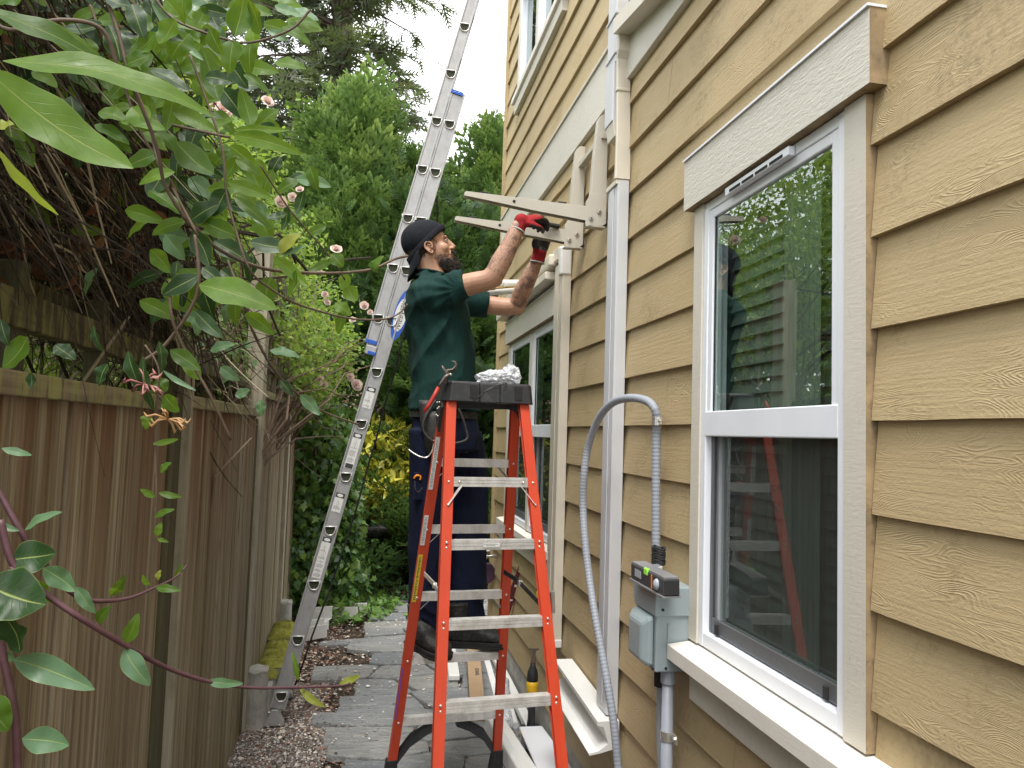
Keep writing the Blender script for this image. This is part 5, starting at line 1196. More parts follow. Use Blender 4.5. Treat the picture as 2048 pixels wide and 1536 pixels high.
# cap, back to front
cp = MB(); hell(cp, (-.012, 0, .060), (.110, .0895, .098), 36, 26)
def cap_h(q): return q.z-(.028+.556*(q.x))      # cut plane
keepf = MB(); vv = [inv(V(v)) for v in cp.v]; lim = -.002
vs2 = []
for q in vv:
    h = cap_h(q); 
    if h < lim: q = V((q.x, q.y, q.z-(h-lim)))
    if q.z > .12: q = V((q.x, q.y, .12+(q.z-.12)*.9))
    seam = abs(math.sin(3*math.atan2(q.y, q.x+.012+1e-6))); q = q*(1-.008*max(0, 1-seam*8)); vs2.append(Hp(*q))
cp.v = [tuple(v) for v in vs2]; capo = cp.build('cap', CAPM, man, smooth=True)
bandp = []
for i in range(40):
    t = 2*math.pi*i/40; x, y_ = -.006+.1065*math.cos(t), .0885*math.sin(t); z = .032+.556*x; bandp.append((x, y_, z))
q = MB(); q.loft([[Hp(x*1.012, y_*1.012, z-.003) for x, y_, z in bandp], [Hp(x*1.02, y_*1.02, z+.008) for x, y_, z in bandp], [Hp(x*1.012-.004, y_*1.012, z+.020) for x, y_, z in bandp], [Hp(x*.97-.004, y_*.97, z+.022) for x, y_, z in bandp]], cap=False); q.build('sweatband', CAPM, capo, smooth=True)
q = MB(); top, bot = [], []
nb = 17; rows = 8
for j in range(rows):
    t = j/(rows-1)
    for i in range(nb):
        u = i/(nb-1)*2-1; wdt = .082*(1-.10*t**2); L = .082*(1-.30*u*u)
        # starts on the band at the back, runs back and down
        x0 = -.108*math.cos(u*1.0)+.004; y_ = wdt*math.sin(u*1.15)/math.sin(1.15); z0_ = .030+.556*x0
        x = x0-.040*t*L/.082-.0; z = z0_-.085*t*L/.082+.004; x += .018*u*u*t
        top.append(Hp(x, y_, z)); bot.append(Hp(x+.003, y_, z-.001))
idx = lambda j, i: j*nb+i
fs = [(idx(j, i), idx(j, i+1), idx(j+1, i+1), idx(j+1, i)) for j in range(rows-1) for i in range(nb-1)]
q.add(top, fs); qo = q.build('brim', CAPM, capo, smooth=True); md = qo.modifiers.new('s', 'SOLIDIFY'); md.thickness = .004
MB().ell(Hp(-.02, 0, .158), (.008, .008, .004), 10, 6, HM).build('button', CAPM, capo, smooth=True)
# --- shirt
def oring(c, rx, ry, up=V((0, 0, 1)), n_=30, sq=2.3):
    r = []
    for i in range(n_):
        t = 2*math.pi*i/n_; ct, st = math.cos(t), math.sin(t); r.append(c+V((1, 0, 0))*rx*math.copysign(abs(ct)**(2/sq), ct)+V((0, 1, 0))*ry*math.copysign(abs(st)**(2/sq), st))
    return r
sh = MB(); rows_ = [(556, 846, 884, .085), (563, 834, 900, .13), (572, 822, 916, .185), (590, 810, 930, .205), (625, 808, 938, .205), (670, 814, 943, .198), (720, 820, 946, .190), (770, 824, 949, .188), (805, 821, 953, .19), (822, 819, 956, .192)]
rg_ = []
for py, x0, x1, ry in rows_:
    a, c_ = Q(x0, py), Q(x1, py); rg_.append(oring((a+c_)/2, (c_-a).length/2, ry))
sh.loft(rg_)
sh.tube([Q(862, 563), Q(864, 553), Q(865, 548)], [.095, .075, .068], 20)
# sleeves
sh.tube([Q(862, 600, 3.37), Q(880, 592, 3.325), Q(905, 580, 3.295), Q(922, 570, 3.28), Q(931, 567, 3.272)], [.098, .086, .072, .066, .064], 20)
sh.tube([Q(885, 600, 3.62), Q(915, 602, 3.665), Q(950, 606, 3.66), Q(976, 610, 3.655)], [.095, .084, .070, .066], 20)
def shirt_fold(p):
    u = p-Q(868, 600, 3.5); top_ = math.exp(-abs(p.z-Q(868, 600).z)*3)
    a = noise.noise(V((p.x*9-p.z*6, p.y*4, (p.z*2+p.x*3)*1.1))); b_ = noise.noise(V((p.x*15+p.z*5, p.y*7+3, p.z*2.4-p.x*3)))
    r = 1-abs(a)*2.0; r2 = 1-abs(b_)*2.2
    f = .014*max(-.5, r-.45)+.009*max(-.5, r2-.5)
    # pull lines from the armpits towards the raised shoulder
    ang = math.atan2(p.z-Q(905, 600).z, p.x-Q(905, 600).x); rr = math.hypot(p.z-Q(905, 600).z, p.x-Q(905, 600).x)
    f += .0032*math.sin(ang*15+noise.noise(p*6)*2.5)*math.exp(-((rr-.16)/.13)**2)
    return f*min(1, max(.1, (Q(925, 570).x-p.x)/.08)) if p.z > Q(900, 650).z else f
shirt = remesh(sh, .0052, 'shirt', SHIRT, man, 5, shirt_fold)
q = MB(); c = Q(865, 548); ring = [c+V((.069*math.cos(t), .072*math.sin(t), .010*math.cos(t)*-1)) for t in [2*math.pi*i/28 for i in range(29)]]; q.tube(ring, .006, 8, cap=False); q.build('collar', SHIRT, shirt, smooth=True)
# --- trousers
tr = MB()
tr.loft([oring((Q(826, 792)+Q(948, 792))/2, .140, .165), oring((Q(822, 830)+Q(950, 830))/2, .150, .165), oring((Q(820, 870)+Q(962, 870))/2, .160, .17), oring((Q(822, 900)+Q(962, 900))/2, .150, .165)])
def leg(rows, yy):
    rg = []
    for py, x0, x1, y_, ry in rows: a, c_ = Q(x0, py, y_), Q(x1, py, y_); rg.append(oring((a+c_)/2, (c_-a).length/2, ry, n_=22, sq=2.1))
    tr.loft(rg)
leg([(860, 815, 925, 3.44, .105), (940, 815, 912, 3.46, .108), (1040, 817, 905, 3.48, .10), (1130, 816, 900, 3.50, .095), (1200, 815, 893, 3.51, .092), (1255, 822, 893, 3.52, .088), (1280, 830, 890, 3.52, .080)], 0)
leg([(860, 860, 965, 3.58, .105), (940, 872, 975, 3.60, .108), (1040, 880, 977, 3.60, .10), (1130, 884, 974, 3.59, .095), (1200, 888, 970, 3.57, .092), (1250, 892, 970, 3.55, .088), (1285, 900, 962, 3.54, .080)], 0)
def pant_fold(p):
    a = noise.noise(V((p.x*8, p.y*8, p.z*2.6))); b_ = noise.noise(V((p.x*14+p.z*9, p.y*14, p.z*11))); low = math.exp(-((p.z-.80)/.12)**2)
    return .010*(.4-abs(a)*1.6)+.010*low*(.4-abs(b_)*2)
trs = remesh(tr, .006, 'trousers', NAVY, man, 4, pant_fold)
q = MB(); q.box(Q(838, 1000, 3.385)-V((.03, .004, .0)), Q(866, 945, 3.375)+V((.02, 0, 0))); q.build('cargo_pocket', NAVY, trs, bevel=.006)
MB().tube(spline([Q(828, 957, 3.37), Q(833, 951, 3.365), Q(841, 953, 3.37), Q(840, 960, 3.37)], 4), .0045, 8).build('orange_hook', ORG, trs, smooth=True)
MB().tube(spline([Q(830, 962, 3.37), Q(831, 980, 3.36), Q(838, 984, 3.36), Q(845, 975, 3.36)], 4), .003, 6).build('cord', RUB, trs, smooth=True)
# --- belt and pouches
bl = MB(); 
for i, r_ in enumerate((.0,)):
    ring0 = oring(Q(887, 822), .158, .178, n_=40); ring1 = [p_+V((0, 0, -.036)) for p_ in ring0]; bl.loft([ring0, ring1])
belt = bl.build('tool_belt', RUB, man, bevel=.003)
def pouch(px0, px1, py0, py1, y, th, nm):
    a, c_ = Q(px0, py0, y), Q(px1, py1, y); w = (c_.x-a.x)/2; cx_ = (a.x+c_.x)/2; rings = []
    for t, k, tt in ((0, 1.02, .8), (.15, 1.0, 1), (.6, .95, 1.05), (.9, .80, .9), (1, .6, .6)):
        z = a.z+(c_.z-a.z)*t; rings.append([V((cx_+w*k*math.cos(an)+ .01*t, y+th*tt*math.sin(an), z)) for an in [2*math.pi*i/18 for i in range(18)]])
    mb = MB().loft(rings); return mb.build(nm, LEATH, belt, smooth=True)
pouch(846, 890, 822, 912, 3.335, .045, 'pouch'); pouch(905, 938, 828, 905, 3.40, .040, 'pouch'); pouch(838, 868, 800, 870, 3.345, .03, 'pouch')
MB().tube(spline([Q(872, 800, 3.3), Q(858, 822, 3.295), Q(846, 848, 3.29), Q(850, 868, 3.285), Q(868, 884, 3.28), Q(884, 888, 3.28)], 5), .0055, 8).build('strap', LEATH, belt, smooth=True)
MB().tube(spline([Q(905, 800, 3.3), Q(922, 828, 3.295), Q(932, 860, 3.29), Q(934, 878, 3.285), Q(915, 886, 3.28), Q(895, 886, 3.28)], 5), .006, 8).build('strap', LEATH, belt, smooth=True)
MB().tube(spline([Q(817, 899, 3.30), Q(828, 907, 3.29), Q(842, 914, 3.28), Q(855, 914, 3.28), Q(865, 900, 3.28), Q(868, 880, 3.29)], 5), .0035, 8).build('hammer_loop', STEEL, belt, smooth=True)
# --- boots
def boot(heel, toe, zs, nm, roll=0, tup=0.0):
    d = (toe-heel); L = d.length; d = d.normalized(); sdv = V((-d.y, d.x, 0)).normalized(); upv = sdv.cross(d)*-1
    if upv.z < 0: upv = -upv
    up_ = upv
    def ringu(t, w, h, z0=0.0, n_=20, sq=2.4):
        c_ = heel+d*L*t; r = []
        for i in range(n_):
            a = 2*math.pi*i/n_; ct, st = math.cos(a), math.sin(a)
            r.append(c_+sdv*w*math.copysign(abs(ct)**(2/sq), ct)+up_*(z0+h/2+h/2*math.copysign(abs(st)**(2/sq), st)))
        return r
    u = MB(); u.loft([ringu(-.005, .018, .06, .02), ringu(.04, .036, .115, .02), ringu(.20, .042, .125, .02), ringu(.36, .042, .115, .02), ringu(.50, .046, .088, .02), ringu(.66, .051, .070, .02), ringu(.82, .050, .060, .02), ringu(.93, .040, .050, .02), ringu(.985, .022, .036, .02)])
    u.tube([heel+d*L*.20+up_*.06, heel+d*L*.19+up_*.13, heel+d*L*.18+up_*.20], [.045, .048, .052], 16)
    o = remesh(u, .0042, nm, LEATH, man, 3, lambda p: .0022*noise.noise(p*45)+.0015*noise.noise(p*110))
    s_ = MB()
    prof = [(0, .034), (.05, .040), (.25, .038), (.40, .036), (.60, .050), (.80, .054), (.93, .046), (1.0, .026)]
    left = [(t*L-.004, w) for t, w in prof]; outline = left+[(a, -b_) for a, b_ in left[::-1]]
    def lay(z, k=1): return [heel+d*(L*.5+(a-L*.5)*k)+sdv*b_*k+up_*z for a, b_ in outline]
    s_.loft([lay(.0, .98), lay(.010, 1.01), lay(.0105, .985), lay(.018, .99), lay(.0185, 1.02), lay(.030, 1.01), lay(.031, .96)]); s_.build('sole', SOLE, o, bevel=.001)
    s2 = MB(); c0_ = heel+d*L*.36; 
    for k in range(4): a = heel+d*L*(.36+.055*k)+up_*(.128-.013*k); s2.tube([a-sdv*.026, a+up_*.004, a+sdv*.026], .0022, 6)
    s2.build('laces', RUB, o); return o
zst = .6185
hN, tN = V((.225, 3.53, zst)), V((.372, 3.295, zst-.004)); boot(hN, tN, 0, 'boot')
hF, tF = V((.395, 3.515, zst)), V((.655, 3.425, zst+.012)); boot(hF, tF, 0, 'boot')
# --- gloves: palm and five separate bent fingers each, fused
def glove(wrist, pdir, pnorm, nm, side, curl, spread=1.0, fdir=None):
    """pdir: wrist->knuckles, pnorm: out of the back of the hand, side: direction of the thumb"""
    pdir = pdir.normalized(); pnorm = (pnorm-pdir*pnorm.dot(pdir)).normalized(); sv = (side-pdir*side.dot(pdir)-pnorm*side.dot(pnorm)).normalized()
    g = MB(); G = lambda a, b_, c_: wrist+pdir*a+sv*b_+pnorm*c_
    fd = (fdir or pdir).normalized(); fs = (sv-fd*sv.dot(fd)).normalized(); fn = fd.cross(fs)
    if fn.dot(pnorm) < 0: fn = -fn
    def GF(a, b_, c_): return wrist+fd*a+fs*b_+fn*c_
    rings = []
    for a, w, h in ((-.045, .034, .034), (-.02, .034, .032), (0, .034, .028), (.03, .042, .024), (.06, .047, .022), (.088, .046, .018)):
        rings.append([(GF if a < -.001 else G)(a, w*math.cos(t), h*math.sin(t)*(.95 if a < 0 else .8)) for t in [2*math.pi*i/16 for i in range(16)]])
    g.loft(rings); g.ell(wrist, .0355, 14, 10)
    for k, (off, L) in enumerate(((.034, .072), (.012, .080), (-.011, .075), (-.032, .060))):
        p_ = G(.080, off, 0); dirv = pdir; pts = [G(.055, off*.9, 0), p_]; rad = [.0125, .0125]
        ang = 0
        for j, f in enumerate((.45, .30, .25)):
            ang += curl[k][j]; dd_ = pdir*math.cos(ang)-pnorm*math.sin(ang)+sv*off*.6*spread*(1 if j == 0 else 0); dd_.normalize(); p_ = p_+dd_*L*f*1.05; pts.append(p_); rad.append((.0115, .0105, .0088)[j])
        pts2 = []; r2 = []
        for (a, b_, ra, rb) in zip(pts[:-1], pts[1:], rad[:-1], rad[1:]):
            for j in range(3): pts2.append(a.lerp(b_, j/3)); r2.append(ra+(rb-ra)*j/3)
        pts2.append(pts[-1]); r2.append(rad[-1]); g.tube(pts2, r2, 12); g.ell(pts[-1], .0088, 10, 8)
    pts = [G(.012, .026, -.008), G(.035, .050, -.020), G(.058, .056, -.038), G(.075, .046, -.052)]; g.tube(spline(pts, 3), list(np.interp(np.linspace(0, 3, 10), range(4), [.018, .0145, .0125, .010])), 12); g.ell(pts[-1], .0098, 10, 8)
    def mi(c_, n_):
        q_ = c_-wrist; return 1 if (q_.dot(pdir) > .012 and (n_.dot(pnorm) < .30 or q_.dot(pdir) > .085)) else 0
    o = remesh(g, .0032, nm, [REDG, BLKG], man, 3, lambda p: .0012*noise.noise(p*70), mi=mi)
    r0 = [GF(-.046, .0345*math.cos(t), .0325*math.sin(t)) for t in [2*math.pi*i/18 for i in range(19)]]; MB().tube(r0, .0038, 6, cap=False).build('cuff_hem', simple('grey_elastic', (.5, .47, .45), .9) if side.y < 9 else REDG, o, smooth=True)
    return o
w0 = Q(1043, 443, 3.22); glove(w0, Q(1088, 432, 3.25)-w0+V((0, 0, 0)), V((-.25, -.45, 1)), 'glove', V((.3, -1, -.35)), [(.55, .8, .6), (.7, .9, .6), (.8, .9, .7), (.9, 1, .7)], fdir=Q(1046, 436, 3.22)-Q(1024, 482, 3.22))
w1 = Q(1079, 506, 3.485); glove(w1, Q(1089, 460, 3.47)-w1, V((-.35, 1, .1)), 'glove', V((-1, -.2, .1)), [(.5, .6, .5), (.5, .7, .5), (.6, .7, .5), (.6, .8, .5)])
# a small fitting between the fingers, on the far bracket arm
tag(MB().tube([Q(1086, 446, 3.33), Q(1096, 449, 3.33)], .008, 8).tube([Q(1096, 449, 3.33), Q(1118, 453, 3.34)], .011, 10).build('bracket_knob', RUB, smooth=False, bevel=.002), 'black rubber isolator the worker sets on the far bracket arm', 'rubber mount')
# ================================================================ plants
def unit(a): return a/np.maximum(np.linalg.norm(a, axis=-1, keepdims=True), 1e-9)
def inst(tv, tf, pos, ax, nrm, sc, jitter=0, rg=RNG):
    """place a small template (x along, y across, z normal) at many points"""
    ax = unit(ax); nrm = unit(nrm-ax*(nrm*ax).sum(1, keepdims=True)); by = np.cross(nrm, ax); N = len(pos)
    sc = np.broadcast_to(np.asarray(sc, float).reshape(-1, 1) if np.ndim(sc) < 2 else sc, (N, 3) if np.ndim(sc) == 2 else (N, 1))
    t = np.broadcast_to(tv[None], (N,)+tv.shape)*(sc[:, None, :] if sc.shape[1] == 3 else sc[:, :, None])
    if jitter: t = t*(1+rg.uniform(-jitter, jitter, (N, 1, 3)))
    v = t[:, :, 0:1]*ax[:, None]+t[:, :, 1:2]*by[:, None]+t[:, :, 2:3]*nrm[:, None]+pos[:, None]
    f = tf[None]+(len(tv)*np.arange(N))[:, None, None]
    return v.reshape(-1, 3), f.reshape(-1, tf.shape[1])
def leaf_t(w=.5, fold=.12, droop=.15, shape='ovate'):
    ts = [0, .12, .38, .68, 1.0]; ws = {'ovate': [0, .6, 1, .62, 0], 'lance': [0, .7, 1, .6, 0], 'round': [0, .8, 1, .85, 0]}[shape]
    v = []; 
    for t, k in zip(ts, ws):
        z = -droop*t*t; v.append((t, 0, z))
        if 0 < t < 1: v.append((t, k*w/2, z+fold*k*w)); v.append((t, -k*w/2, z+fold*k*w))
    # idx: 0 base; 1,2,3 ; 4,5,6 ; 7,8,9 ; 10 tip
    f = [(0, 1, 2), (0, 3, 1), (1, 4, 5), (1, 5, 2), (1, 3, 6), (1, 6, 4), (4, 7, 8), (4, 8, 5), (4, 6, 9), (4, 9, 7), (7, 10, 8), (7, 9, 10)]
    return np.array(v, float), np.array(f)
def small_t(w=.55, fold=.15): return np.array([(0, 0, 0), (.5, w/2, fold*w), (1, 0, 0), (.5, -w/2, fold*w)], float), np.array([(0, 2, 1), (0, 3, 2)])
def ivy_t():
    o = [(0, 0), (-.12, .30), (.18, .28), (.30, .52), (.48, .22), (1.0, 0), (.48, -.22), (.30, -.52), (.18, -.28), (-.12, -.30)]
    v = [(.3, 0, .0)]+[(x, y, -.10*abs(y)-.06*x*x) for x, y in o]; n_ = len(o)
    return np.array(v, float), np.array([(0, i+1, (i+1) % n_+1) for i in range(n_)])
def rand_dirs(n, rg, up=0.0):
    d = rg.normal(size=(n, 3)); d = unit(d); d[:, 2] += up; return unit(d)
def plant_part(name, v, f, mat, parent, smooth=False): return np_obj(name, v, f, mat, parent, smooth)

# ---- conifers
def spray_t(n_side=7, L=1.0, wid=.019, sub=True):
    v, f = [], []
    def tri(a, b, w, nz=0):
        a, b = V(a), V(b); d = (b-a).normalized(); s = V((-d.y, d.x, 0))*w; k = len(v)
        v.extend([a-s, a+s, b, a.lerp(b, .55)+s*1.5, a.lerp(b, .55)-s*1.5]); f.extend([(k, k+4, k+3), (k, k+3, k+1), (k+4, k+2, k+3)])
    tri((0, 0, 0), (L, 0, -.04), wid)
    for i in range(n_side):
        t = (i+.6)/(n_side+.4); l = .42*(1-t)**.7+.10
        for s in (-1, 1):
            a = (t, 0, -.04*t*t); b = (t+l*.72, s*l*.62, .03-.05*t+(.05 if (i+s) % 2 else -.03)); tri(a, b, wid*.8)
            if sub:
                for q_ in (.35, .65):
                    c_ = V(a).lerp(V(b), q_); tri(c_, (c_.x+.14*l/.4, c_.y+s*.015, c_.z+.02), wid*.65); tri(c_, (c_.x+.03, c_.y+s*.12*l/.4, c_.z-.02), wid*.65)
    return np.array([tuple(p) for p in v], float), np.array(f)
SPR = spray_t(); SPRS = spray_t(5, 1, .030, False)
def conmat(name, cols, trans=.25, tc=(.2, .34, .07)):
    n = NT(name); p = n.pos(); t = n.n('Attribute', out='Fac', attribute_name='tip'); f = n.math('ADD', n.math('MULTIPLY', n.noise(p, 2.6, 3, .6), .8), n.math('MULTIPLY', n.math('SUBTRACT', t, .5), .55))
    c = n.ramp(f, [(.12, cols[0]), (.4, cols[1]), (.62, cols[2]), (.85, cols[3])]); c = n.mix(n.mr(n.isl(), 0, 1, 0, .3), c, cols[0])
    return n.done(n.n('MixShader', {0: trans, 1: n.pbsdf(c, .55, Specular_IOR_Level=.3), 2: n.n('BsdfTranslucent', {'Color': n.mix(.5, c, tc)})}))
CON = conmat('leyland_foliage', [(.025, .062, .022), (.07, .14, .036), (.15, .25, .055), (.33, .44, .10)])
CON2 = conmat('dark_conifer_foliage', [(.015, .038, .015), (.03, .07, .025), (.07, .14, .035), (.15, .24, .06)])
FIR = leafmat('fir_foliage', [(.07, .095, .06), (.095, .12, .075), (.12, .135, .09)], .2, .6, .3)
BARK = simple('grey_brown_bark', (.13, .10, .08), .9, var=.3, vs=6, bump=1, bs=30, dist=.02)
DEADBR = simple('brown_inner_twigs', (.07, .05, .035), .9)
def tip_attr(o, tpl, N):
    a = o.data.attributes.new('tip', 'FLOAT', 'POINT'); a.data.foreach_set('value', np.tile(np.clip(np.abs(tpl[0][:, 0])+.5*np.abs(tpl[0][:, 1]), 0, 1.2), N).astype(np.float32))
def conifer(name, label, cat, base, H, R0, n_, seed, mat, spr=.42, group=None, lean=0, tpl=SPR, low=.02, wisp=1.0, power=.75):
    rg = np.random.default_rng(seed); t = thing(name, label, cat, base, group)
    h = rg.random(n_)**1.15*(1-low)+low; th = rg.uniform(0, 2*np.pi, n_)
    lump = np.array([noise.noise(V((math.cos(a)*1.8, math.sin(a)*1.8, b*H*.75+seed))) for a, b in zip(th, h)])
    Rr = R0*np.clip((1-h), 0, 1)**power*(.80+1.0*lump)+.05; rr = Rr*(1.12-.62*rg.random(n_)**1.4)
    pos = np.stack([base[0]+rr*np.cos(th)+lean*h*H, base[1]+rr*np.sin(th), base[2]+h*H], 1)
    el = .35+.9*h+rg.normal(0, .25, n_); outw = np.stack([np.cos(th), np.sin(th), np.zeros(n_)], 1)
    ax = outw*np.cos(el)[:, None]; ax[:, 2] = np.sin(el); ax += rg.normal(0, .22, (n_, 3))
    nr = np.cross(ax, np.cross(outw, [0, 0, 1.0]))*-1+rg.normal(0, .5, (n_, 3))
    sc = spr*(.45+.95*rg.random(n_)**1.3)*(1+.25*(lump > .1))
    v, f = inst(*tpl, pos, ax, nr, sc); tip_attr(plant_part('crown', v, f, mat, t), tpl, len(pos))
    # wisps that stick out of the top
    nw = int(150*wisp); wv, wf, k0 = [], [], 0
    hh = 1-.85*rg.random(nw)**1.2; tw = rg.uniform(0, 6.28, nw); r2 = R0*(1-hh)**power*.9
    P0 = np.stack([base[0]+r2*np.cos(tw)+lean*hh*H, base[1]+r2*np.sin(tw), base[2]+hh*H*.97], 1); tw_mb = MB(); PP_, AA_ = [], []
    for i in range(nw):
        d = V((math.cos(tw[i])*(.5+1.6*(1-hh[i])), math.sin(tw[i])*(.5+1.6*(1-hh[i])), 1.3)).normalized(); p_ = V(P0[i]); L = rg.uniform(.4, 1.0); pts = [p_+d*L*q+V((.12*q*q*math.cos(tw[i]), .12*q*q*math.sin(tw[i]), -.08*q*q)) for q in (0, .35, .7, 1)]
        tw_mb.tube(pts, [.010, .007, .004, .002], 4, cap=False)
        for q in range(9): w_ = q/8; a_ = pts[min(2, int(w_*3))].lerp(pts[min(3, int(w_*3)+1)], (w_*3) % 1 if w_ < 1 else 1); PP_.append(tuple(a_)); AA_.append((d.x+rg.normal(0, .6), d.y+rg.normal(0, .6), d.z*.8))
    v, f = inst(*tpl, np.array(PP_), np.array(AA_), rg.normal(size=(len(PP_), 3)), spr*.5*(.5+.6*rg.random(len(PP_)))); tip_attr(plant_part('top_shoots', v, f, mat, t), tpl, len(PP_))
    tr_ = MB(); tr_.tube([V(base), V(base)+V((lean*H*.5, 0, H*.5)), V(base)+V((lean*H*.96, 0, H*.96))], [H*.022, H*.014, .01], 8)
    for i in range(40):
        a, z = rg.uniform(0, 6.28), rg.uniform(.12, .92)*H; L = R0*(1-z/H)**power*.85; p_ = V(base)+V((lean*z, 0, z)); tr_.tube([p_, p_+V((math.cos(a)*L*.6, math.sin(a)*L*.6, L*.25)), p_+V((math.cos(a)*L, math.sin(a)*L, L*.6))], [.018, .011, .004], 4, cap=False)
    tr_.build('trunk', DEADBR, t); return t
GH = 'leyland hedge trees behind the alley'
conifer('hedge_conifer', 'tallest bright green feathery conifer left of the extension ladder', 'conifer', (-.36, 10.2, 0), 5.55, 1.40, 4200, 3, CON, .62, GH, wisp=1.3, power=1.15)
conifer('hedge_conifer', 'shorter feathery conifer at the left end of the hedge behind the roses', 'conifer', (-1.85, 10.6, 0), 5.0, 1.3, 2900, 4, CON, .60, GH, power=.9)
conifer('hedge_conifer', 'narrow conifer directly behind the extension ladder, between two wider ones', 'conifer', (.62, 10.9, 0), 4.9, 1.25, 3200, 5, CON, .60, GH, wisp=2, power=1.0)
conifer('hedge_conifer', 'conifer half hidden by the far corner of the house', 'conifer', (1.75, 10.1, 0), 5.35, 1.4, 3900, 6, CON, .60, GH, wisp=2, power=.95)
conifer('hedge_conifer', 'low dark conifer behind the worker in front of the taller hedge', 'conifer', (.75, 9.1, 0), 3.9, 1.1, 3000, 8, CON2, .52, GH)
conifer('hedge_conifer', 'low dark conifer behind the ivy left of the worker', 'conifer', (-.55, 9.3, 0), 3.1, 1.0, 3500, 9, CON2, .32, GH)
# tall firs further off: drooping branches with gaps
def fir(label, base, H, R0, nb, seed, cat='fir tree'):
    rg = random.Random(seed); t = thing('fir_tree', label, cat, base, 'tall firs far behind the hedge'); P, A, S_ = [], [], []; tr_ = MB()
    tr_.tube([V(base), V(base)+V((.2, 0, H*.6)), V(base)+V((0, 0, H))], [H*.02, H*.012, .02], 8); 
    for i in range(nb):
        z = H*(.12+.87*((i+rg.random())/nb)); L = R0*(1-z/H)**.65*rg.uniform(.55, 1.15); a = rg.uniform(0, 6.28); d = V((math.cos(a), math.sin(a), 0)); p0 = V(base)+V((0, 0, z))
        pts = [p0+d*L*q+V((0, 0, L*(.18*q-.42*q*q+.16*q**4))) for q in (0, .25, .5, .75, 1)]; tr_.tube(pts, [.06, .045, .03, .018, .006], 4, cap=False)
        m_ = int(26*L/R0+12)
        for j in range(m_):
            q = .12+.88*rg.random(); k = min(3, int(q*4)); p_ = pts[k].lerp(pts[k+1], q*4-k); s = rg.choice((-1, 1)); P.append(tuple(p_+V((rg.gauss(0, .07), rg.gauss(0, .07), -.03)))); sd_ = V((-d.y, d.x, 0))*s
            ad = (d*rg.uniform(.2, .9)+sd_*rg.uniform(.2, 1)+V((0, 0, rg.uniform(-.75, .15)))); A.append(tuple(ad)); S_.append(rg.uniform(.35, .95)*(1.15-.4*q))
    v, f = inst(*SPRS, np.array(P), np.array(A), RNG.normal(size=(len(P), 3))*.5+np.array([0, 0, 1.0]), np.array(S_)); plant_part('crown', v, f, FIR, t); tr_.build('trunk', BARK, t)
fir('tallest grey green fir rising left of the extension ladder against the white sky', (-1.5, 22, 0), 24, 5.6, 260, 2)
fir('fir at the upper left seen through the vine leaves', (-5.8, 24, 0), 24, 5.5, 220, 5)

# ---- broadleaf masses
def blob_leaves(name, parent, centers, n_, size, tpl, mat, seed, up=.25, shell=.5, drop=0.0, smooth=False):
    """centers: list of (x, y, z, rx, ry, rz): leaves fill lumpy ellipsoids, densest near the surface"""
    rg = np.random.default_rng(seed); c = np.array(centers, float); wgt = (c[:, 3]*c[:, 4]+c[:, 4]*c[:, 5]+c[:, 3]*c[:, 5]); k = rg.choice(len(c), n_, p=wgt/wgt.sum())
    d = rand_dirs(n_, rg); r = (shell+(1-shell)*rg.random(n_))**.5*(1+.18*rg.normal(size=n_)); pos = c[k, :3]+d*c[k, 3:]*r[:, None]
    nr = d+rg.normal(0, .55, (n_, 3)); nr[:, 2] += up*2; ax = rg.normal(size=(n_, 3)); ax[:, 2] -= drop; ax += d*.6
    v, f = inst(*tpl, pos, ax, nr, rg.uniform(size[0], size[1], n_)); return plant_part(name, v, f, mat, parent, smooth)
def stems(name, parent, base, tips, r0, mat, seed, sag=.1, n_=5, wob=.05):
    rg = random.Random(seed); mb = MB()
    for tp in tips:
        a, b = V(base) if not isinstance(base, list) else V(rg.choice(base)), V(tp); pts = []
        for i in range(n_+1):
            t = i/n_; p_ = a.lerp(b, t); p_.z += sag*math.sin(math.pi*t); pts.append(p_+V((rg.gauss(0, wob), rg.gauss(0, wob), rg.gauss(0, wob)))*(math.sin(math.pi*t)))
        mb.tube(pts, list(np.linspace(r0, r0*.3, n_+1)), 5, cap=False)
    return mb.build(name, mat, parent)
TWIG = simple('brown_twig_bark', (.13, .085, .055), .85, var=.35, vs=30); TWIGD = simple('dark_dead_twig', (.046, .034, .025), .9, var=.45, vs=30); TWIGP = simple('pale_bare_twig', (.36, .30, .22), .8, var=.2)
IVYM = leafmat('ivy_leaf', [(.04, .115, .035), (.065, .17, .05), (.12, .26, .065), (.30, .47, .10), (.07, .17, .07)], .28, .32, .6)
ROSEL = leafmat('rose_leaf', [(.10, .22, .04), (.17, .31, .06), (.27, .42, .08), (.42, .50, .12), (.14, .26, .07)], .45, .5, .4, (.5, .65, .08))
AUC = leafmat('variegated_yellow_leaf', [(.72, .66, .08), (.80, .75, .13), (.60, .60, .07), (.25, .34, .05), (.78, .72, .22)], .35, .35, .5, (.7, .65, .08))
AUCD = leafmat('variegated_lower_leaf', [(.035, .075, .02), (.14, .22, .05), (.62, .62, .10), (.40, .44, .08)], .3, .35, .5)
RHO = leafmat('dull_green_shrub_leaf', [(.03, .065, .028), (.05, .095, .04), (.07, .12, .05)], .2, .5, .4)
TREEL = leafmat('broadleaf_tree_leaf', [(.045, .10, .02), (.08, .16, .03), (.13, .22, .04), (.17, .26, .05)], .45, .5, .3, (.45, .6, .06))
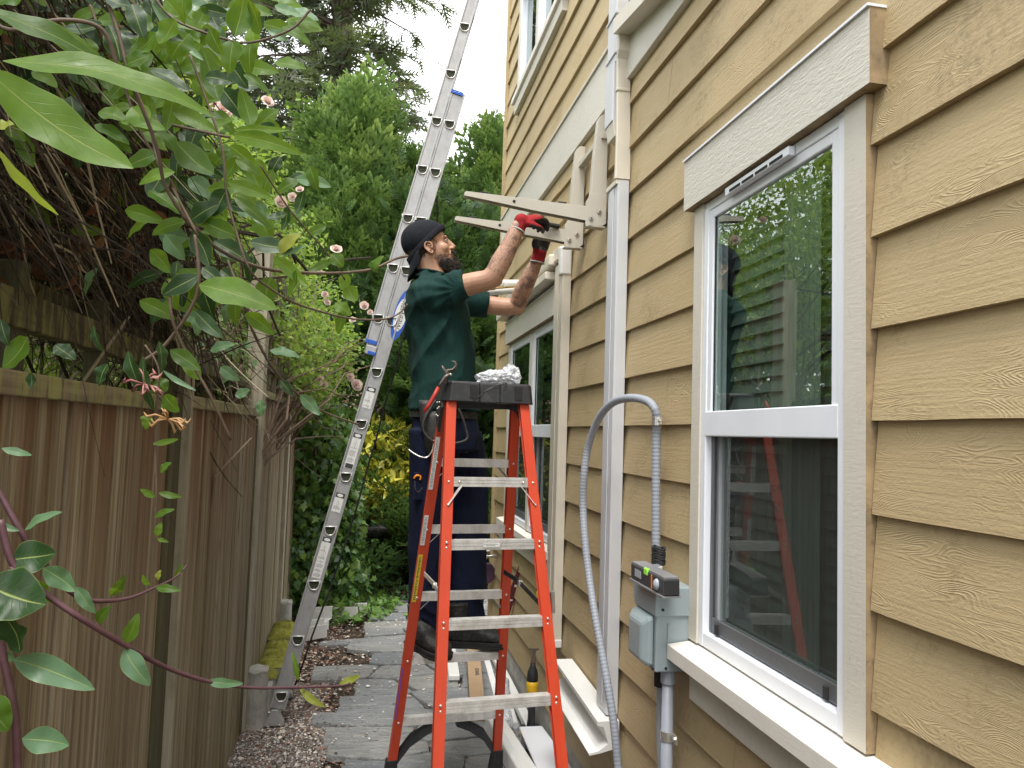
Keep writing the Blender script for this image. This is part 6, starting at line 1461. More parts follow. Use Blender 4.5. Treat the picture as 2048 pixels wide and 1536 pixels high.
# ivy over a stump at the fence end
iv = thing('ivy_bush', 'dense dark green ivy mass tumbling over the end of the fence', 'ivy', (-.38, 7.0, 0))
ivc = [(-.46, 6.75, 1.55, .34, .34, .30), (-.40, 6.9, 1.20, .34, .40, .45), (-.40, 7.0, .75, .38, .45, .50), (-.38, 7.05, .35, .40, .45, .42), (-.20, 7.0, .85, .18, .3, .4), (-.14, 6.95, .32, .18, .3, .28), (-.62, 6.9, 1.0, .3, .4, .7), (-.62, 6.9, .4, .3, .4, .5)]
blob_leaves('foliage', iv, ivc, 9500, (.045, .085), ivy_t(), IVYM, 21, up=-.05, drop=.9)
stems('stem', iv, (-.42, 7.1, .0), [(x, y, z) for x, y, z, *_ in ivc]+[(-.1, 6.8, 1.0), (-.3, 6.6, 1.5), (-.45, 6.5, 1.7)], .03, TWIG, 3)
MB().tube([(-.42, 7.08, -.02), (-.45, 7.05, .8), (-.47, 7.0, 1.6)], [.16, .13, .10], 12).build('stump', BARK, iv, smooth=True)
gi = thing('ground_ivy', 'low bright ivy creeping onto the path edge below the ivy mass', 'ground ivy', (-.02, 6.9, 0))
blob_leaves('foliage', gi, [(-.02, 6.75, .05, .28, .3, .07), (.12, 7.1, .04, .22, .3, .05), (-.2, 6.6, .05, .2, .2, .09)], 520, (.04, .075), ivy_t(), leafmat('bright_ivy_leaf', [(.12, .24, .05), (.18, .34, .07), (.24, .40, .10)], .3, .4), 22, up=1)
tuft = [(.22, 7.6, 'leafy weed tuft in the mulch right of the ground ivy'), (.30, 8.0, 'second leafy weed tuft further back in the mulch'), (.42, 7.25, 'small weed tuft by the path end next to the worker')]
for i, (x, y, lb) in enumerate(tuft):
    w_ = thing('weed', lb, 'weed', (x, y, 0)); blob_leaves('foliage', w_, [(x, y, .07, .14, .16, .08)], 130, (.03, .06), leaf_t(), RHO if i else leafmat('weed_leaf', [(.09, .19, .05), (.15, .27, .07)], .3), 60+i, up=.8)
grass_m = leafmat('low_ground_cover', [(.10, .14, .03), (.20, .18, .05), (.28, .16, .05), (.07, .11, .03)], .3)
rg = np.random.default_rng(5); N_ = 5000; px_ = rg.uniform(-.5, 1.0, N_); py_ = rg.uniform(6.8, 10.5, N_); kk = rg.random(N_) < np.clip(.15+.9*np.array([noise.noise(V((a*2.5, b*2.5, 0)))+.1 for a, b in zip(px_, py_)]), 0, 1); px_, py_ = px_[kk], py_[kk]; m_ = len(px_)
v, f = inst(*small_t(.3), np.stack([px_, py_, np.zeros(m_)-.01], 1), np.stack([rg.normal(0, .8, m_), rg.normal(0, .8, m_), np.full(m_, 1.0)], 1), rg.normal(size=(m_, 3)), rg.uniform(.02, .055, m_))
tag(np_obj('ground_cover', v, f, grass_m), 'low grass and moss patches in the mulch bed', 'ground cover', kind='stuff')
# yellow shrub
au = thing('yellow_shrub', 'bright yellow and green variegated shrub behind the rope, left of the worker', 'shrub', (.30, 8.4, 0))
blob_leaves('foliage', au, [(.14, 8.3, 1.38, .34, .36, .30), (.30, 8.45, 1.15, .38, .4, .32), (.02, 8.25, 1.05, .26, .3, .26), (.46, 8.2, 1.25, .30, .3, .30), (.28, 8.15, 1.0, .34, .25, .24), (.16, 8.0, .92, .30, .25, .26), (.34, 7.95, .78, .26, .2, .2)], 4400, (.11, .18), leaf_t(.34, .10, .2, 'lance'), AUC, 31, up=.5, drop=-.5)
blob_leaves('lower_foliage', au, [(.20, 8.2, .80, .40, .35, .26), (.24, 8.4, .66, .40, .42, .34), (.36, 8.3, .40, .34, .4, .3), (.08, 8.4, .55, .25, .3, .25)], 1500, (.09, .15), leaf_t(.34, .10, .2, 'lance'), AUCD, 32, up=.3, drop=.1)
stems('stem', au, (.25, 8.5, 0), [(.14+.3*math.sin(i*1.7), 8.3+.3*math.cos(i*2.1), .8+.07*(i % 8)) for i in range(16)], .014, TWIG, 5)
# dull shrub with pink blossom behind
rh = thing('flowering_shrub', 'dull green shrub with small pink blossom behind the yellow shrub', 'shrub', (.4, 8.9, 0))
blob_leaves('foliage', rh, [(.10, 8.9, 1.75, .55, .45, .40), (.75, 9.0, 1.6, .55, .45, .5), (.55, 8.9, .9, .8, .4, .6), (-.35, 8.8, 1.4, .4, .4, .5)], 3600, (.07, .13), leaf_t(.32, .1, .15, 'lance'), RHO, 41, up=.35)
stems('stem', rh, (.4, 9.0, 0), [(.4+.6*math.sin(i*1.7), 8.9, 1.0+.1*(i % 9)) for i in range(12)], .018, TWIGD, 6)
PINK = leafmat('pink_petal', [(.62, .36, .36), (.70, .50, .46), (.52, .26, .28)], .3, .6, .2, (.7, .4, .4)); ROSEP = leafmat('pale_rose_petal', [(.86, .68, .62), (.88, .78, .72), (.86, .58, .54), (.9, .84, .78)], .35, .6, .2, (.8, .6, .5))
blob_leaves('blossom', rh, [(.18, 8.55, 1.86, .45, .12, .16), (.72, 8.6, 1.70, .4, .12, .2)], 700, (.025, .04), leaf_t(.8, .2, .1, 'round'), PINK, 42)

# climbing rose over the fence top
ro = thing('climbing_rose', 'climbing rose with pale pink blooms spilling over the trellis', 'rose', (-.7, 5.6, 1.8))
rc = [(-1.25, 3.3, 3.1, .5, .9, .55), (-1.2, 2.3, 2.9, .45, .7, .5), (-.46, 5.4, 2.08, .14, .5, .25), (-.40, 6.9, 2.2, .25, .4, .35), (-.72, 4.9, 2.25, .28, .5, .28), (-.68, 5.8, 2.35, .34, .6, .35), (-.52, 6.3, 2.25, .34, .5, .32), (-.45, 6.0, 1.98, .18, .5, .22), (-.85, 5.6, 2.9, .45, .8, .35), (-.75, 6.9, 2.75, .5, .6, .35), (-1.0, 4.6, 2.75, .4, .6, .4), (-1.1, 5.0, 3.35, .5, .7, .4), (-.62, 6.6, 1.7, .16, .5, .2), (-.30, 6.5, 2.35, .2, .3, .2)]
blob_leaves('foliage', ro, rc, 19000, (.028, .055), leaf_t(.55, .12, .15), ROSEL, 51, up=.5, shell=.25)
stems('stem', ro, [(-.72, 5.0, 1.2), (-.75, 6.2, 1.2), (-.7, 4.2, 1.2)], [(x+random.gauss(0, .25), y+random.gauss(0, .3), z+random.gauss(0, .2)) for x, y, z, *_ in rc for k in range(9)], .009, TWIG, 8, sag=.25)
def rose(parent, c, r, seed, mat=None):
    rg = random.Random(seed); mb = MB()
    for k, (nn_, rr, op) in enumerate(((6, 1.0, .9), (6, .82, .55), (5, .6, .28), (4, .4, .1))):
        for i in range(nn_):
            a = 6.283*i/nn_+k*.6+rg.uniform(-.2, .2); d = V((math.cos(a), math.sin(a), 0)); s_ = V((-d.y, d.x, 0)); R_ = r*rr*rg.uniform(.85, 1.1)
            rowsp = []
            for t in (0, .35, .7, 1):
                cc = c+d*R_*(t*op+.08)+V((0, 0, R_*(1-op)*t*1.1+R_*.2*math.sin(t*2))); w = R_*(.25+.62*math.sin(t*2.3+.3)); rowsp.append([cc-s_*w+d*-.15*w, cc+V((0, 0, -.05*R_)), cc+s_*w+d*-.15*w])
            vs = [p_ for r_ in rowsp for p_ in r_]; mb.add(vs, [(j*3+q, j*3+q+1, j*3+q+4, j*3+q+3) for j in range(3) for q in range(2)])
    ax = V((rg.uniform(-.2, .7), -1, rg.uniform(.1, .8))).normalized(); rot = V((0, 0, 1)).rotation_difference(ax).to_matrix(); mb.v = [tuple(c+rot @ (V(v)-c)) for v in mb.v]
    return mb.build('bloom', mat or ROSEP, parent, smooth=True)
for i, (a, b, y, r) in enumerate(((712, 770, 6.6, .075), (636, 762, 5.6, .06), (672, 500, 5.2, .055), (654, 605, 5.5, .035), (650, 590, 5.5, .04), (728, 612, 6.3, .05), (650, 738, 5.6, .035), (535, 205, 4.6, .06), (445, 222, 4.0, .06), (560, 405, 5.0, .06), (585, 395, 5.2, .045),
    (690, 592, 6.0, .03), (640, 545, 5.4, .03), (505, 540, 4.5, .05), (705, 640, 6.2, .035), (430, 210, 4.2, .05), (600, 380, 5.3, .04), (520, 350, 4.8, .05), (740, 625, 6.3, .035), (700, 755, 6.5, .05), (648, 770, 5.8, .045), (545, 228, 4.8, .045))):
    rose(ro, atY(a, b, y), r*.72, i)
# added broadleaf trees behind the fence, filling the window reflection and blocking sky
def tree(label, base, H, crown, n_, size, seed, mat=TREEL):
    t = thing('added_broadleaf_tree', label, 'tree', base, 'added broadleaf trees beyond the fence'); tr_ = MB(); rg = random.Random(seed)
    tr_.tube([V(base), V(base)+V((.1, .1, H*.5)), V(base)+V((0, .1, H*.85))], [.13, .09, .03], 8)
    for c in crown:
        for k in range(6): p_ = V(base)+V((.08, .1, H*rg.uniform(.25, .6))); q_ = V(c[:3])+V((rg.gauss(0, c[3]*.5), rg.gauss(0, c[4]*.5), rg.gauss(0, c[5]*.4))); tr_.tube([p_, p_.lerp(q_, .5)+V((0, 0, .15)), q_], [.035, .02, .006], 5, cap=False)
    tr_.build('trunk', BARK, t); blob_leaves('crown', t, crown, n_, size, small_t(), mat, seed, up=.5, shell=.1)
tree('added light green tree over the fence at the far left, behind the vine leaves', (-3.2, 3.6, 0), 4.6, [(-2.6, 3.4, 3.5, .9, 1.1, .8), (-3.4, 4.2, 3.9, 1.1, 1.1, .9), (-2.7, 2.4, 3.0, .8, .9, .8), (-3.0, 3.3, 2.4, 1.0, 1.2, .7)], 9000, (.10, .17), 71)
tree('added bright yellow green tree behind the roses at the left', (-3.0, 7.0, 0), 5.0, [(-2.6, 6.6, 3.4, 1.0, 1.1, .9), (-2.2, 7.8, 3.2, .9, 1.0, .8), (-3.0, 6.4, 4.3, .9, .9, .7), (-2.4, 6.6, 2.2, 1.0, 1.2, .8)], 8000, (.09, .15), 72, ROSEL)
tree('added small tree out of view behind the near fence panel', (-2.6, .9, 0), 4.0, [(-2.4, 1.0, 2.9, .9, 1.0, .8), (-2.6, .2, 3.4, 1.0, 1.0, .8), (-2.2, 1.6, 2.1, .8, 1.0, .6)], 7000, (.10, .17), 73)
sh_ = thing('hedge', 'green hedge close behind the fence, seen between the trellis rails', 'hedge', (-1.5, 3, 0))
blob_leaves('foliage', sh_, [(-1.35, y, z, .42, .5, .42) for y in (1.0, 1.8, 2.6, 3.4, 4.2, 5.0, 5.8) for z in (.9, 1.5, 2.0)], 15000, (.03, .07), small_t(), ROSEL, 74, shell=.2)
stems('stem', sh_, [(-1.5, 1.5, .1), (-1.5, 3.5, .1), (-1.5, 5, .1)], [(-1.3+random.gauss(0, .3), random.uniform(.8, 6), random.uniform(1.4, 2.5)) for _ in range(120)], .012, TWIGP, 9)

# ---- dead tangle over the near trellis
td = thing('dead_vine_tangle', 'dense brown tangle of dead vine stems hanging over the near fence panel', 'dead vines', (-.75, 1.9, 1.8))
rg = random.Random(12); mb = MB(); mb2 = MB()
for i in range(5600):
    # anchored in the mass, swept from upper left down to the right
    y = rg.uniform(.6, 2.55); z = max(1.92, rg.gauss(2.20, .17)+.06*(1-abs(y-1.5))); x = rg.uniform(-1.0, -.50); p_ = V((x, y, z)); L = rg.uniform(.14, .42)
    d = V((rg.gauss(.05, .25), rg.gauss(1, .45), rg.gauss(-.12, .38))).normalized(); cur = V((rg.gauss(0, .25), rg.gauss(0, .25), rg.gauss(-.30, .25)))
    pts = [p_+d*L*t+cur*L*t*t*.6+V((noise.noise(p_*9+V((t*3, i, 0))), noise.noise(p_*9+V((0, i, t*3))), noise.noise(p_*9+V((t*3, 0, i)))))*.018 for t in (0, .25, .5, .75, 1)]
    r = rg.choice((.0008, .0011, .0016, .0025)); (mb2 if rg.random() < .12 else mb).tube(pts, [r, r, r, r*.8, r*.5], 3, cap=False)
for i in range(26):
    y = rg.uniform(.8, 2.6); p_ = V((rg.uniform(-.85, -.55), y, rg.uniform(1.9, 2.5))); d = V((rg.gauss(0, .2), rg.gauss(.9, .3), rg.gauss(-.1, .5))).normalized(); mb.tube(spline([p_+d*t*.22+V((rg.gauss(0, .03), rg.gauss(0, .03), rg.gauss(0, .05))) for t in range(5)], 3), .0045, 5, cap=False)
mb.build('dead_stems', TWIGD, td); mb2.build('pale_stems', TWIGP, td)
DRYL = leafmat('dry_brown_leaf', [(.16, .07, .035), (.22, .11, .06), (.10, .05, .03), (.30, .17, .09)], .3, .7, .2, (.5, .2, .08))
blob_leaves('dry_leaves', td, [(-.72, 1.6, 2.15, .22, .7, .28)], 260, (.03, .07), leaf_t(.5, .35, .5), DRYL, 81, drop=.8)
td2 = thing('bare_vine_tangle', 'pale bare twigs and small leaves heaped on the middle fence panel', 'vine tangle', (-.8, 3.4, 1.7)); mb = MB(); mbd = MB()
for i in range(1100):
    y = rg.uniform(2.5, 4.0); p_ = V((rg.uniform(-1.15, -.62), y, rg.gauss(2.0, .16))); L = rg.uniform(.10, .32); d = V((rg.gauss(0, .6), rg.gauss(0, 1), rg.gauss(0, .7))).normalized(); cur = V((rg.gauss(0, .6), rg.gauss(0, .6), rg.gauss(-.3, .5)))
    pts = [p_+d*L*t+cur*L*t*t*.8 for t in (0, .25, .5, .75, 1)]; r = rg.choice((.0012, .0018, .003)); (mb if rg.random() < .45 else mbd).tube(pts, [r, r, r, r*.8, r*.5], 3, cap=False)
mb.build('pale_twigs', TWIGP, td2); mbd.build('dark_twigs', TWIGD, td2)
blob_leaves('foliage', td2, [(-.85, 3.6, 1.95, .25, .6, .18), (-.74, 3.6, 1.92, .16, .4, .14), (-1.0, 3.0, 2.2, .3, .6, .25)], 900, (.03, .06), leaf_t(.6, .1, .2), leafmat('blue_green_leaf', [(.10, .20, .10), (.16, .28, .14), (.22, .34, .10), (.08, .16, .07)], .3, .5), 83, up=.8)

# ---- foreground honeysuckle: leaves drawn one by one
def leaf_veined(name, cols, trans, back=.0, tc=(.40, .58, .05)):
    n = NT(name); uv = n.n('UVMap', uv_map='leaf'); s = n.n('SeparateXYZ', {0: uv}).node; u, t = s.outputs[0], s.outputs[1]; au_ = n.math('ABSOLUTE', u)
    c = n.ramp(n.isl(), [(i/(len(cols)-1), cc) for i, cc in enumerate(cols)]); p = n.pos()
    c = n.mix(n.mr(n.noise(p, 45, 4), .35, .65, 0, .35), c, [x*.62 for x in cols[0]])
    mid = n.mr(au_, .02, .06, 1, 0); side = n.math('PINGPONG', n.math('ADD', n.math('MULTIPLY', t, 9), n.math('MULTIPLY', au_, -2.2)), .5); sv = n.math('MULTIPLY', n.mr(side, .0, .05, 1, 0), n.mr(au_, .9, .4, 0, 1))
    c = n.mix(n.math('MULTIPLY', mid, .75), c, (.34, .42, .12)); c = n.mix(n.math('MULTIPLY', sv, .22), c, (.30, .38, .10)); edge = n.mr(au_, .93, 1, 0, .5); c = n.mix(edge, c, (.30, .38, .12))
    spots = n.mr(n.noise(p, 130, 3, .8), .70, .76, 0, .6); c = n.mix(spots, c, (.16, .12, .04))
    h = n.math('ADD', n.math('MULTIPLY', n.math('MAXIMUM', mid, n.math('MULTIPLY', sv, .4)), -1), n.math('MULTIPLY', n.noise(p, 120, 3), .3)); b = n.bump(h, .35, .002)
    a = n.pbsdf(c, n.mr(n.noise(p, 60, 3), .3, .7, .34, .55), b, Specular_IOR_Level=.4); tr_ = n.n('BsdfTranslucent', {'Color': n.mix(.55, c, tc), 'Normal': b})
    return n.done(n.n('MixShader', {0: trans, 1: a, 2: tr_}))
LBR = leaf_veined('backlit_green_leaf', [(.045, .12, .014), (.075, .18, .02), (.16, .30, .035), (.06, .14, .016)], .52, tc=(.40, .60, .035)); LDK = leaf_veined('dark_green_leaf', [(.02, .055, .02), (.03, .075, .022), (.018, .045, .02)], .25, tc=(.12, .25, .03)); LBL = leaf_veined('blue_green_vine_leaf', [(.10, .20, .11), (.13, .25, .13), (.08, .17, .09)], .25)
LYE = leaf_veined('yellowish_vine_leaf', [(.30, .34, .05), (.36, .36, .08)], .5)
VST = simple('purple_vine_stem', (.10, .045, .055), .55, var=.25, vs=40); VSB = simple('brown_vine_stem', (.12, .085, .06), .7, var=.3, vs=40)
class Leaves:
    def __init__(s): s.v = []; s.f = []; s.uv = []; s.m = []
    def leaf(s, base, tip, width, nrm, mi=0, fold=.12, droop=.10, wave=.06, seed=0, nt=12, nu=6, wpos=.42):
        base, tip = V(base), V(tip); d = tip-base; L = d.length; d = d.normalized(); nrm = V(nrm); nrm = (nrm-d*nrm.dot(d)).normalized(); sd_ = d.cross(nrm); k0 = len(s.v)
        rg = random.Random(seed); ph = rg.uniform(0, 6.28); wf = rg.uniform(1.5, 2.6)
        for i in range(nt+1):
            t = i/nt; x = t/wpos if t < wpos else (1-t)/(1-wpos); w = width/2*(math.sin(min(1, x)*math.pi/2)**.68)*(1-.12*(t > wpos)*math.sin((t-wpos)/(1-wpos)*3.1)); w = max(w, .0006)
            c = base+d*L*t+nrm*(droop*L*math.sin(t*math.pi))+sd_*(.03*L*math.sin(t*3.1+ph))
            for j in range(nu+1):
                u = j/nu*2-1; z = fold*abs(u)*w+wave*w*abs(u)*math.sin(t*6.28*wf+ph+(0 if u > 0 else 1.3)); s.v.append(tuple(c+sd_*u*w+nrm*z)); s.uv.append((u, t))
        W = nu+1
        for i in range(nt):
            for j in range(nu): a = k0+i*W+j; s.f.append((a, a+1, a+W+1, a+W)); s.m.append(mi)
    def build(s, name, mats, parent):
        o = np_obj(name, np.array(s.v), np.array(s.f), mats, parent, True, s.m); uv = o.data.uv_layers.new(name='leaf'); arr = np.array(s.uv, np.float32)[np.array(s.f).ravel()]; uv.data.foreach_set('uv', arr.ravel()); return o
LM = [LBR, LDK, LBL, LYE]
def pxleaf(Lv, bx, by, tx, ty, wpx, D, mi=0, dz=0.0, seed=None, fold=.15, droop=.08, wave=.10, face=None, wpos=.42):
    """leaf between two photo pixels at distance D from the camera (tip dz further), width in photo pixels"""
    sd_ = seed if seed is not None else int(bx*7+by*3+tx); rg = random.Random(sd_); a, b = atD(bx, by, D), atD(tx, ty, D+dz); w = wpx/FPX*D*1.12
    nrm = face or (-(CF)*1.0+V((rg.gauss(0, .35), rg.gauss(0, .2), rg.uniform(.0, .7)))); Lv.leaf(a, b, w, nrm, mi, fold, droop*rg.choice((-1, 1, 1)), wave, sd_, wpos=wpos)
# vine A: the big leaves at the upper left and the fresh shoots around them
hA = thing('honeysuckle_vine', 'vine with very large long green leaves closest to the camera at the upper left', 'vine', tuple(atD(60, 160, .7)), 'honeysuckle vines in the foreground')
L_ = Leaves()
for a in ((-30, 140, 268, 335, 92, .60, 0, .03), (8, 118, 426, 238, 70, .66, 0, .05), (-25, 15, 230, 148, 52, .66, 0, .05), (45, 42, 236, 152, 42, .75, 0, .05), (-5, 298, 116, 430, 26, .62, 3, .04), (-10, 0, 60, -14, 44, .7, 0, 0), (-12, 262, 28, 250, 40, .75, 3, .0)): pxleaf(L_, *a, wave=.18)
L_.build('foliage', LM, hA)
def stem(mb, pts, D, r):
    Ds = D if hasattr(D, '__len__') else [D]*len(pts); mb.tube(spline([atD(a, b, d_) for (a, b), d_ in zip(pts, Ds)], 6), r, 6)
mb = MB(); stem(mb, [(-20, 130), (-60, 150)], .62, .002); stem(mb, [(-40, 20), (20, 60), (120, 40), (205, 60), (240, 150), (262, 170), (290, 230), (315, 300), (330, 370), (372, 440)], [.8, .8, .8, .82, .84, .86, .88, .9, .92, .95], .0024)
mb.build('stem', VSB, hA, smooth=True)
# vine B: mid leaves across the upper left
hB = thing('honeysuckle_vine', 'vine with rounded back-lit leaves hanging across the upper left', 'vine', tuple(atD(330, 200, 1.0)), 'honeysuckle vines in the foreground')
L_ = Leaves()
B_ = [(468, 262, 578, 258, 17, 1.1, 0), (466, 268, 606, 312, 30, 1.1, 0), (470, 72, 487, -12, 46, 1.1, 0), (520, 68, 497, 0, 40, 1.1, 0), (465, 78, 462, 148, 42, 1.1, 0), (502, 84, 500, 150, 46, 1.15, 0), (500, 252, 484, 176, 34, 1.1, 0), (486, 150, 541, 186, 20, 1.15, 0), (564, 54, 622, 88, 24, 1.3, 0),
      (240, 122, 218, 52, 48, 1.0, 1), (204, 48, 128, 55, 38, 1.0, 1), (378, 66, 344, 120, 54, 1.05, 0), (348, 36, 318, 88, 48, 1.0, 0), (240, 60, 300, 76, 40, 1.05, 1), (262, 8, 290, 78, 36, 1.0, 1), (300, 10, 410, 118, 22, 1.1, 2), (400, 12, 460, 32, 24, 1.1, 1), (395, 52, 410, 12, 30, 1.1, 0),
      (318, 306, 252, 336, 34, 1.0, 0), (350, 345, 278, 368, 26, .95, 0), (328, 335, 298, 394, 44, 1.0, 1), (352, 284, 428, 348, 50, 1.05, 0), (455, 378, 422, 432, 40, 1.1, 1), (440, 200, 400, 92, 40, 1.2, 0), (262, 215, 300, 262, 44, 1.0, 0), (292, 180, 384, 180, 30, 1.1, 1), (300, 140, 380, 182, 32, 1.0, 1),
      (300, 110, 240, 140, 36, 1.0, 0), (344, 215, 430, 262, 34, 1.1, 0), (385, 250, 470, 240, 36, 1.2, 0), (330, 262, 240, 242, 28, 1.0, 0), (470, 320, 520, 350, 24, 1.2, 0), (455, 365, 545, 395, 26, 1.15, 0), (470, 390, 540, 460, 22, 1.15, 0), (400, 430, 455, 440, 28, 1.1, 0), (300, 380, 360, 430, 40, 1.0, 0),
      (380, 440, 440, 410, 40, 1.1, 1), (250, 420, 330, 445, 30, 1.0, 0), (550, 10, 600, 30, 24, 1.3, 2), (590, 40, 640, 55, 20, 1.4, 0), (575, 80, 535, 62, 20, 1.3, 2), (545, 30, 480, 20, 24, 1.2, 0), (330, 0, 360, 30, 30, 1.0, 0), (440, 50, 470, 30, 24, 1.2, 1), (210, -5, 262, 10, 36, 1.0, 1), (345, 130, 320, 170, 30, 1.2, 0),
      (372, 440, 305, 472, 30, 1.05, 0), (383, 462, 420, 532, 40, 1.05, 1), (397, 571, 556, 617, 62, .95, 0), (490, 628, 548, 668, 30, 1.0, 0), (396, 550, 326, 592, 36, 1.0, 1), (406, 534, 446, 572, 26, 1.0, 1), (388, 622, 446, 674, 28, .98, 1), (560, 508, 600, 466, 28, 1.1, 3), (560, 508, 612, 492, 16, 1.1, 2),
      (545, 515, 618, 572, 24, 1.15, 0), (592, 540, 574, 594, 28, 1.15, 0), (662, 524, 616, 540, 20, 1.4, 0), (664, 508, 686, 534, 28, 1.4, 0), (694, 546, 682, 580, 26, 1.45, 0), (692, 572, 714, 602, 30, 1.45, 0), (652, 452, 612, 472, 20, 1.4, 0), (500, 480, 585, 500, 34, 1.1, 1), (470, 470, 400, 440, 36, 1.1, 0),
      (430, 480, 500, 530, 40, 1.15, 1), (300, 500, 340, 545, 34, 1.0, 0), (330, 470, 370, 520, 34, 1.1, 2), (345, 560, 410, 545, 28, 1.2, 0), (440, 540, 480, 575, 30, 1.2, 1), (280, 600, 350, 640, 30, 1.1, 0), (742, 522, 752, 545, 22, 1.5, 0), (744, 540, 768, 512, 16, 1.5, 0), (690, 620, 676, 668, 26, 1.5, 0), (672, 605, 700, 632, 24, 1.5, 0)]
for a in B_: pxleaf(L_, *a, fold=.22)
rg = random.Random(33)
for i in range(300):        # more leaves of the same vine behind, in depth
    px, py = rg.uniform(60, 610), rg.uniform(-20, 620)
    if py > 470-.0*px and px < 330 and rg.random() < .6: continue
    if px > 480 and py > 40 and rg.random() < .75: continue
    if py > 400 and rg.random() < .5: continue
    if px < 300 and py > 230 and rg.random() < .75: continue
    D = rg.uniform(1.25, 2.3); an = rg.uniform(0, 6.28); ln = rg.uniform(45, 78); pxleaf(L_, px, py, px+ln*math.cos(an), py+abs(ln*math.sin(an))*.9+6, rg.uniform(24, 42), D, rg.choice((0, 0, 0, 1, 2)), seed=i+500, fold=.2)
for i in range(95):
    px, py = rg.uniform(330, 620), rg.uniform(300, 640)
    if 470 < px and py > 430: continue
    D = rg.uniform(1.3, 2.3); an = rg.uniform(0, 6.28); ln = rg.uniform(30, 55)
    pxleaf(L_, px, py, px+ln*math.cos(an), py+abs(ln*math.sin(an))*.9+4, rg.uniform(16, 28), D, rg.choice((0, 0, 2, 1)), seed=i+1500, fold=.2)
for i in range(170):
    px, py = rg.uniform(-20, 430), rg.uniform(-30, 270); D = rg.uniform(1.0, 1.7); an = rg.uniform(0, 6.28); ln = rg.uniform(45, 80)
    pxleaf(L_, px, py, px+ln*math.cos(an), py+abs(ln*math.sin(an))*.9+6, rg.uniform(24, 42), D, rg.choice((0, 0, 0, 1)), seed=i+900, fold=.2)
L_.build('foliage', LM, hB); mb = MB()
stem(mb, [(205, -20), (235, 60), (262, 160), (300, 250), (318, 330), (345, 370), (372, 440), (395, 460), (440, 500), (520, 535), (600, 545), (680, 546), (745, 538), (790, 518), (815, 512)], [1, 1, 1, 1, 1, 1.02, 1.04, 1.06, 1.1, 1.15, 1.25, 1.4, 1.5, 1.55, 1.6], .0028)
stem(mb, [(180, 10), (200, 60), (235, 130), (275, 250), (320, 330), (395, 470)], 1.02, .0020); stem(mb, [(305, -10), (350, 40), (440, 75), (500, 85), (580, 60), (620, 20)], [1.1]*6, .0018)
stem(mb, [(380, 110), (420, 220), (445, 300), (452, 380), (470, 455), (500, 540), (545, 580), (600, 610), (700, 637), (770, 638), (800, 625), (815, 608)], [1.1, 1.1, 1.1, 1.1, 1.1, 1.1, 1.15, 1.2, 1.35, 1.45, 1.5, 1.5], .0018)
stem(mb, [(345, 250), (460, 275)], 1.1, .002); stem(mb, [(490, 150), (560, 100), (640, 470), (660, 520)], [1.3, 1.35, 1.4, 1.4], .0012) if False else None
stem(mb, [(520, 330), (580, 420), (640, 490), (665, 520), (690, 560)], [1.3, 1.35, 1.4, 1.42, 1.45], .0016)
stem(mb, [(455, 520), (485, 600), (500, 650), (535, 720), (575, 770), (640, 820), (720, 850)], [1.1, 1.1, 1.15, 1.25, 1.35, 1.5, 1.6], .0020)
stem(mb, [(390, 470), (398, 560), (380, 620), (330, 690), (290, 720)], 1.02, .0026)
mb.build('stem', VSB, hB, smooth=True)
# vine C: hanging cluster with flower and the string of small leaves
hC = thing('honeysuckle_vine', 'hanging vine with pink honeysuckle flowers in front of the dark fence post', 'vine', tuple(atD(310, 800, 1.0)), 'honeysuckle vines in the foreground')
L_ = Leaves()
for a in ((286, 712, 309, 824, 34, .95, 1), (256, 702, 284, 784, 30, .95, 1), (318, 682, 322, 746, 26, .95, 1), (328, 740, 390, 782, 10, .95, 2), (328, 790, 358, 824, 32, .95, 0), (316, 756, 332, 784, 26, .98, 0), (56, 676, 4, 734, 56, .9, 0), (216, 728, 198, 772, 34, .95, 1), (188, 650, 205, 704, 22, 1.0, 1), (302, 830, 290, 858, 26, .95, 0),
          (306, 886, 357, 880, 12, .95, 0), (320, 944, 343, 926, 18, .95, 0), (311, 992, 280, 979, 13, .95, 0), (317, 987, 364, 992, 13, .95, 0), (310, 1036, 349, 1018, 14, .95, 0), (315, 1072, 322, 1044, 15, .95, 0), (314, 1078, 337, 1084, 8, .95, 0), (110, 690, 150, 720, 30, .95, 1), (340, 700, 400, 740, 30, 1.0, 0), (400, 760, 360, 715, 26, 1.05, 0),
          (420, 700, 470, 690, 22, 1.1, 2), (440, 735, 480, 760, 22, 1.15, 2), (470, 790, 500, 780, 20, 1.15, 2), (520, 800, 525, 832, 20, 1.15, 2), (60, 745, 62, 778, 20, .9, 1), (0, 640, 20, 690, 26, .9, 1), (540, 700, 600, 716, 22, 1.3, 2), (600, 790, 640, 830, 22, 1.4, 2), (560, 760, 585, 790, 18, 1.3, 1)): pxleaf(L_, *a, fold=.2, wave=.16)
L_.build('foliage', LM, hC); mb = MB(); mbb = MB()
stem(mb, [(290, 690), (318, 740), (312, 820), (311, 900), (313, 985), (311, 1040), (314, 1080)], .955, .0014); stem(mbb, [(340, 560), (345, 640), (380, 720), (420, 790), (462, 880)], [1.0, 1.0, 1.02, 1.03, 1.05], .0022)
mb.build('stem', VSB, hC, smooth=True); mbb.build('stem', VSB, hC, smooth=True)
PKF = leafmat('pink_honeysuckle_tube', [(.60, .22, .22), (.72, .42, .36), (.55, .16, .2)], .3); ORF = leafmat('orange_honeysuckle_tube', [(.62, .32, .14), (.70, .46, .24)], .3)
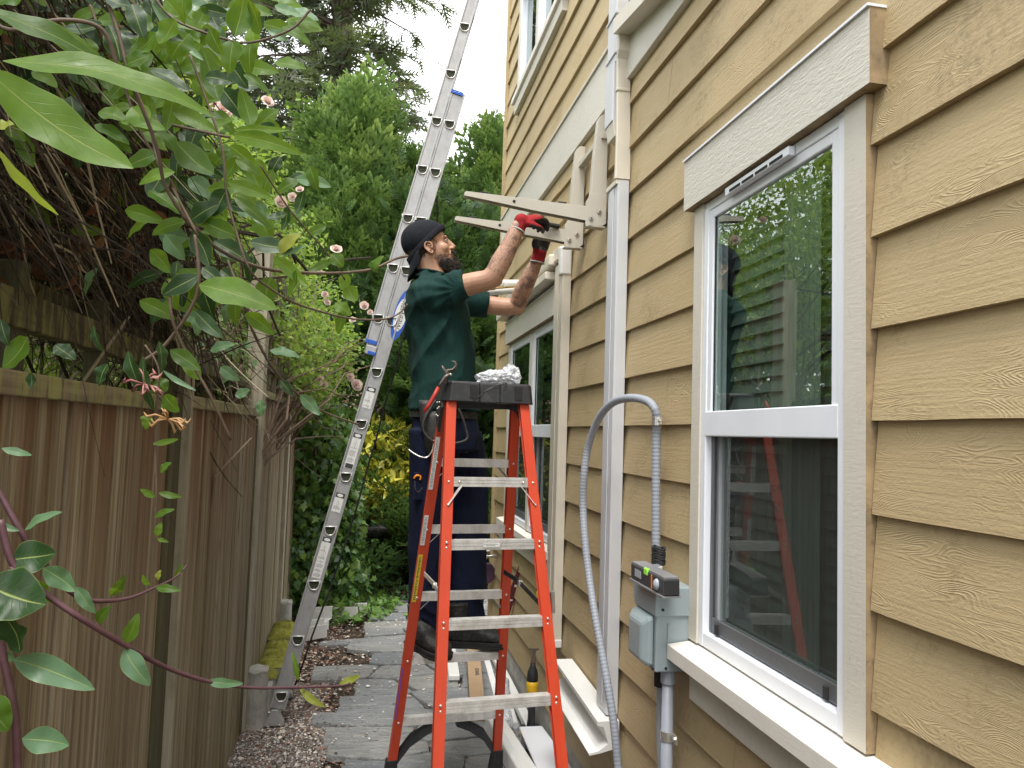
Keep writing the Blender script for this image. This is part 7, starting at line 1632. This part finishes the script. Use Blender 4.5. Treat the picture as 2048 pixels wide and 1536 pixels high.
for (cx_, cy_, mt, sd2) in ((288, 768, PKF, 1), (336, 838, ORF, 2)):
    q = MB(); rg = random.Random(sd2); c = atD(cx_, cy_, .945)
    for i in range(11):
        a = rg.uniform(0, 6.28); e = c+(CR*math.cos(a)+CU*(math.sin(a)*.8-.25))*rg.uniform(.012, .028)+CF*rg.uniform(-.01, .01); m_ = c.lerp(e, .6)+CU*.004; q.tube([c, m_, e, e+CU*.006+CR*.004*rg.choice((-1, 1))], [.0010, .0014, .0020, .0005], 5)
    q.build('flower', mt, hC, smooth=True)
# vine D: purple stems low at the left
hD = thing('honeysuckle_vine', 'purple stemmed vine with grey green leaves sweeping across the lower left', 'vine', tuple(atD(60, 1200, .8)), 'honeysuckle vines in the foreground')
mb = MB()
stem(mb, [(-30, 930), (0, 987), (47, 1071), (95, 1136), (146, 1187), (190, 1202), (255, 1197), (310, 1175), (350, 1155), (374, 1130)], [.78, .78, .78, .8, .82, .84, .88, .92, .95, .97], [.0034]*19+list(np.linspace(.0032, .001, 36)))
stem(mb, [(0, 1040), (29, 1133), (91, 1187), (164, 1238), (255, 1293), (328, 1333), (401, 1359), (474, 1373), (547, 1376), (674, 1372), (700, 1366)], [.74, .74, .75, .76, .80, .84, .88, .92, .96, 1.04, 1.06], list(np.linspace(.0040, .0012, 61)))
stem(mb, [(29, 1133), (4, 1200), (3, 1290), (20, 1375), (32, 1450), (36, 1560)], .74, .0042)
mb.build('stem', VST, hD, smooth=True); L_ = Leaves()
for a in ((24, 1122, 112, 1104, 62, .74, 1), (88, 1134, 149, 1184, 38, .78, 2), (150, 1176, 192, 1224, 24, .82, 2), (196, 1246, 220, 1212, 24, .84, 0), (253, 1286, 276, 1226, 26, .80, 0), (250, 1296, 298, 1372, 38, .80, 2), (412, 1362, 486, 1368, 18, .89, 2), (26, 1320, 190, 1378, 48, .74, 2), (44, 1478, 138, 1490, 46, .74, 2),
          (-30, 1170, 92, 1208, 100, .72, 1), (8, 1232, 40, 1306, 70, .72, 1), (-25, 1390, 16, 1462, 56, .72, 0), (50, 1058, 124, 1026, 22, .78, 2), (-5, 1050, 38, 1062, 14, .76, 2), (678, 1372, 720, 1350, 14, 1.06, 3), (600, 1378, 652, 1414, 14, 1.0, 3), (597, 1360, 583, 1304, 10, 1.0, 0), (312, 1174, 362, 1182, 16, .92, 0), (350, 1155, 366, 1128, 10, .96, 0),
          (60, 1160, 100, 1205, 30, .77, 0), (5, 895, 62, 912, 16, .8, 2), (220, 1190, 250, 1150, 22, .88, 0), (300, 1170, 285, 1150, 14, .9, 0), (30, 1320, -10, 1300, 20, .74, 2), (316, 1160, 322, 1140, 14, .92, 3)): pxleaf(L_, *a, fold=.22, wave=.16)
L_.build('foliage', LM, hD)
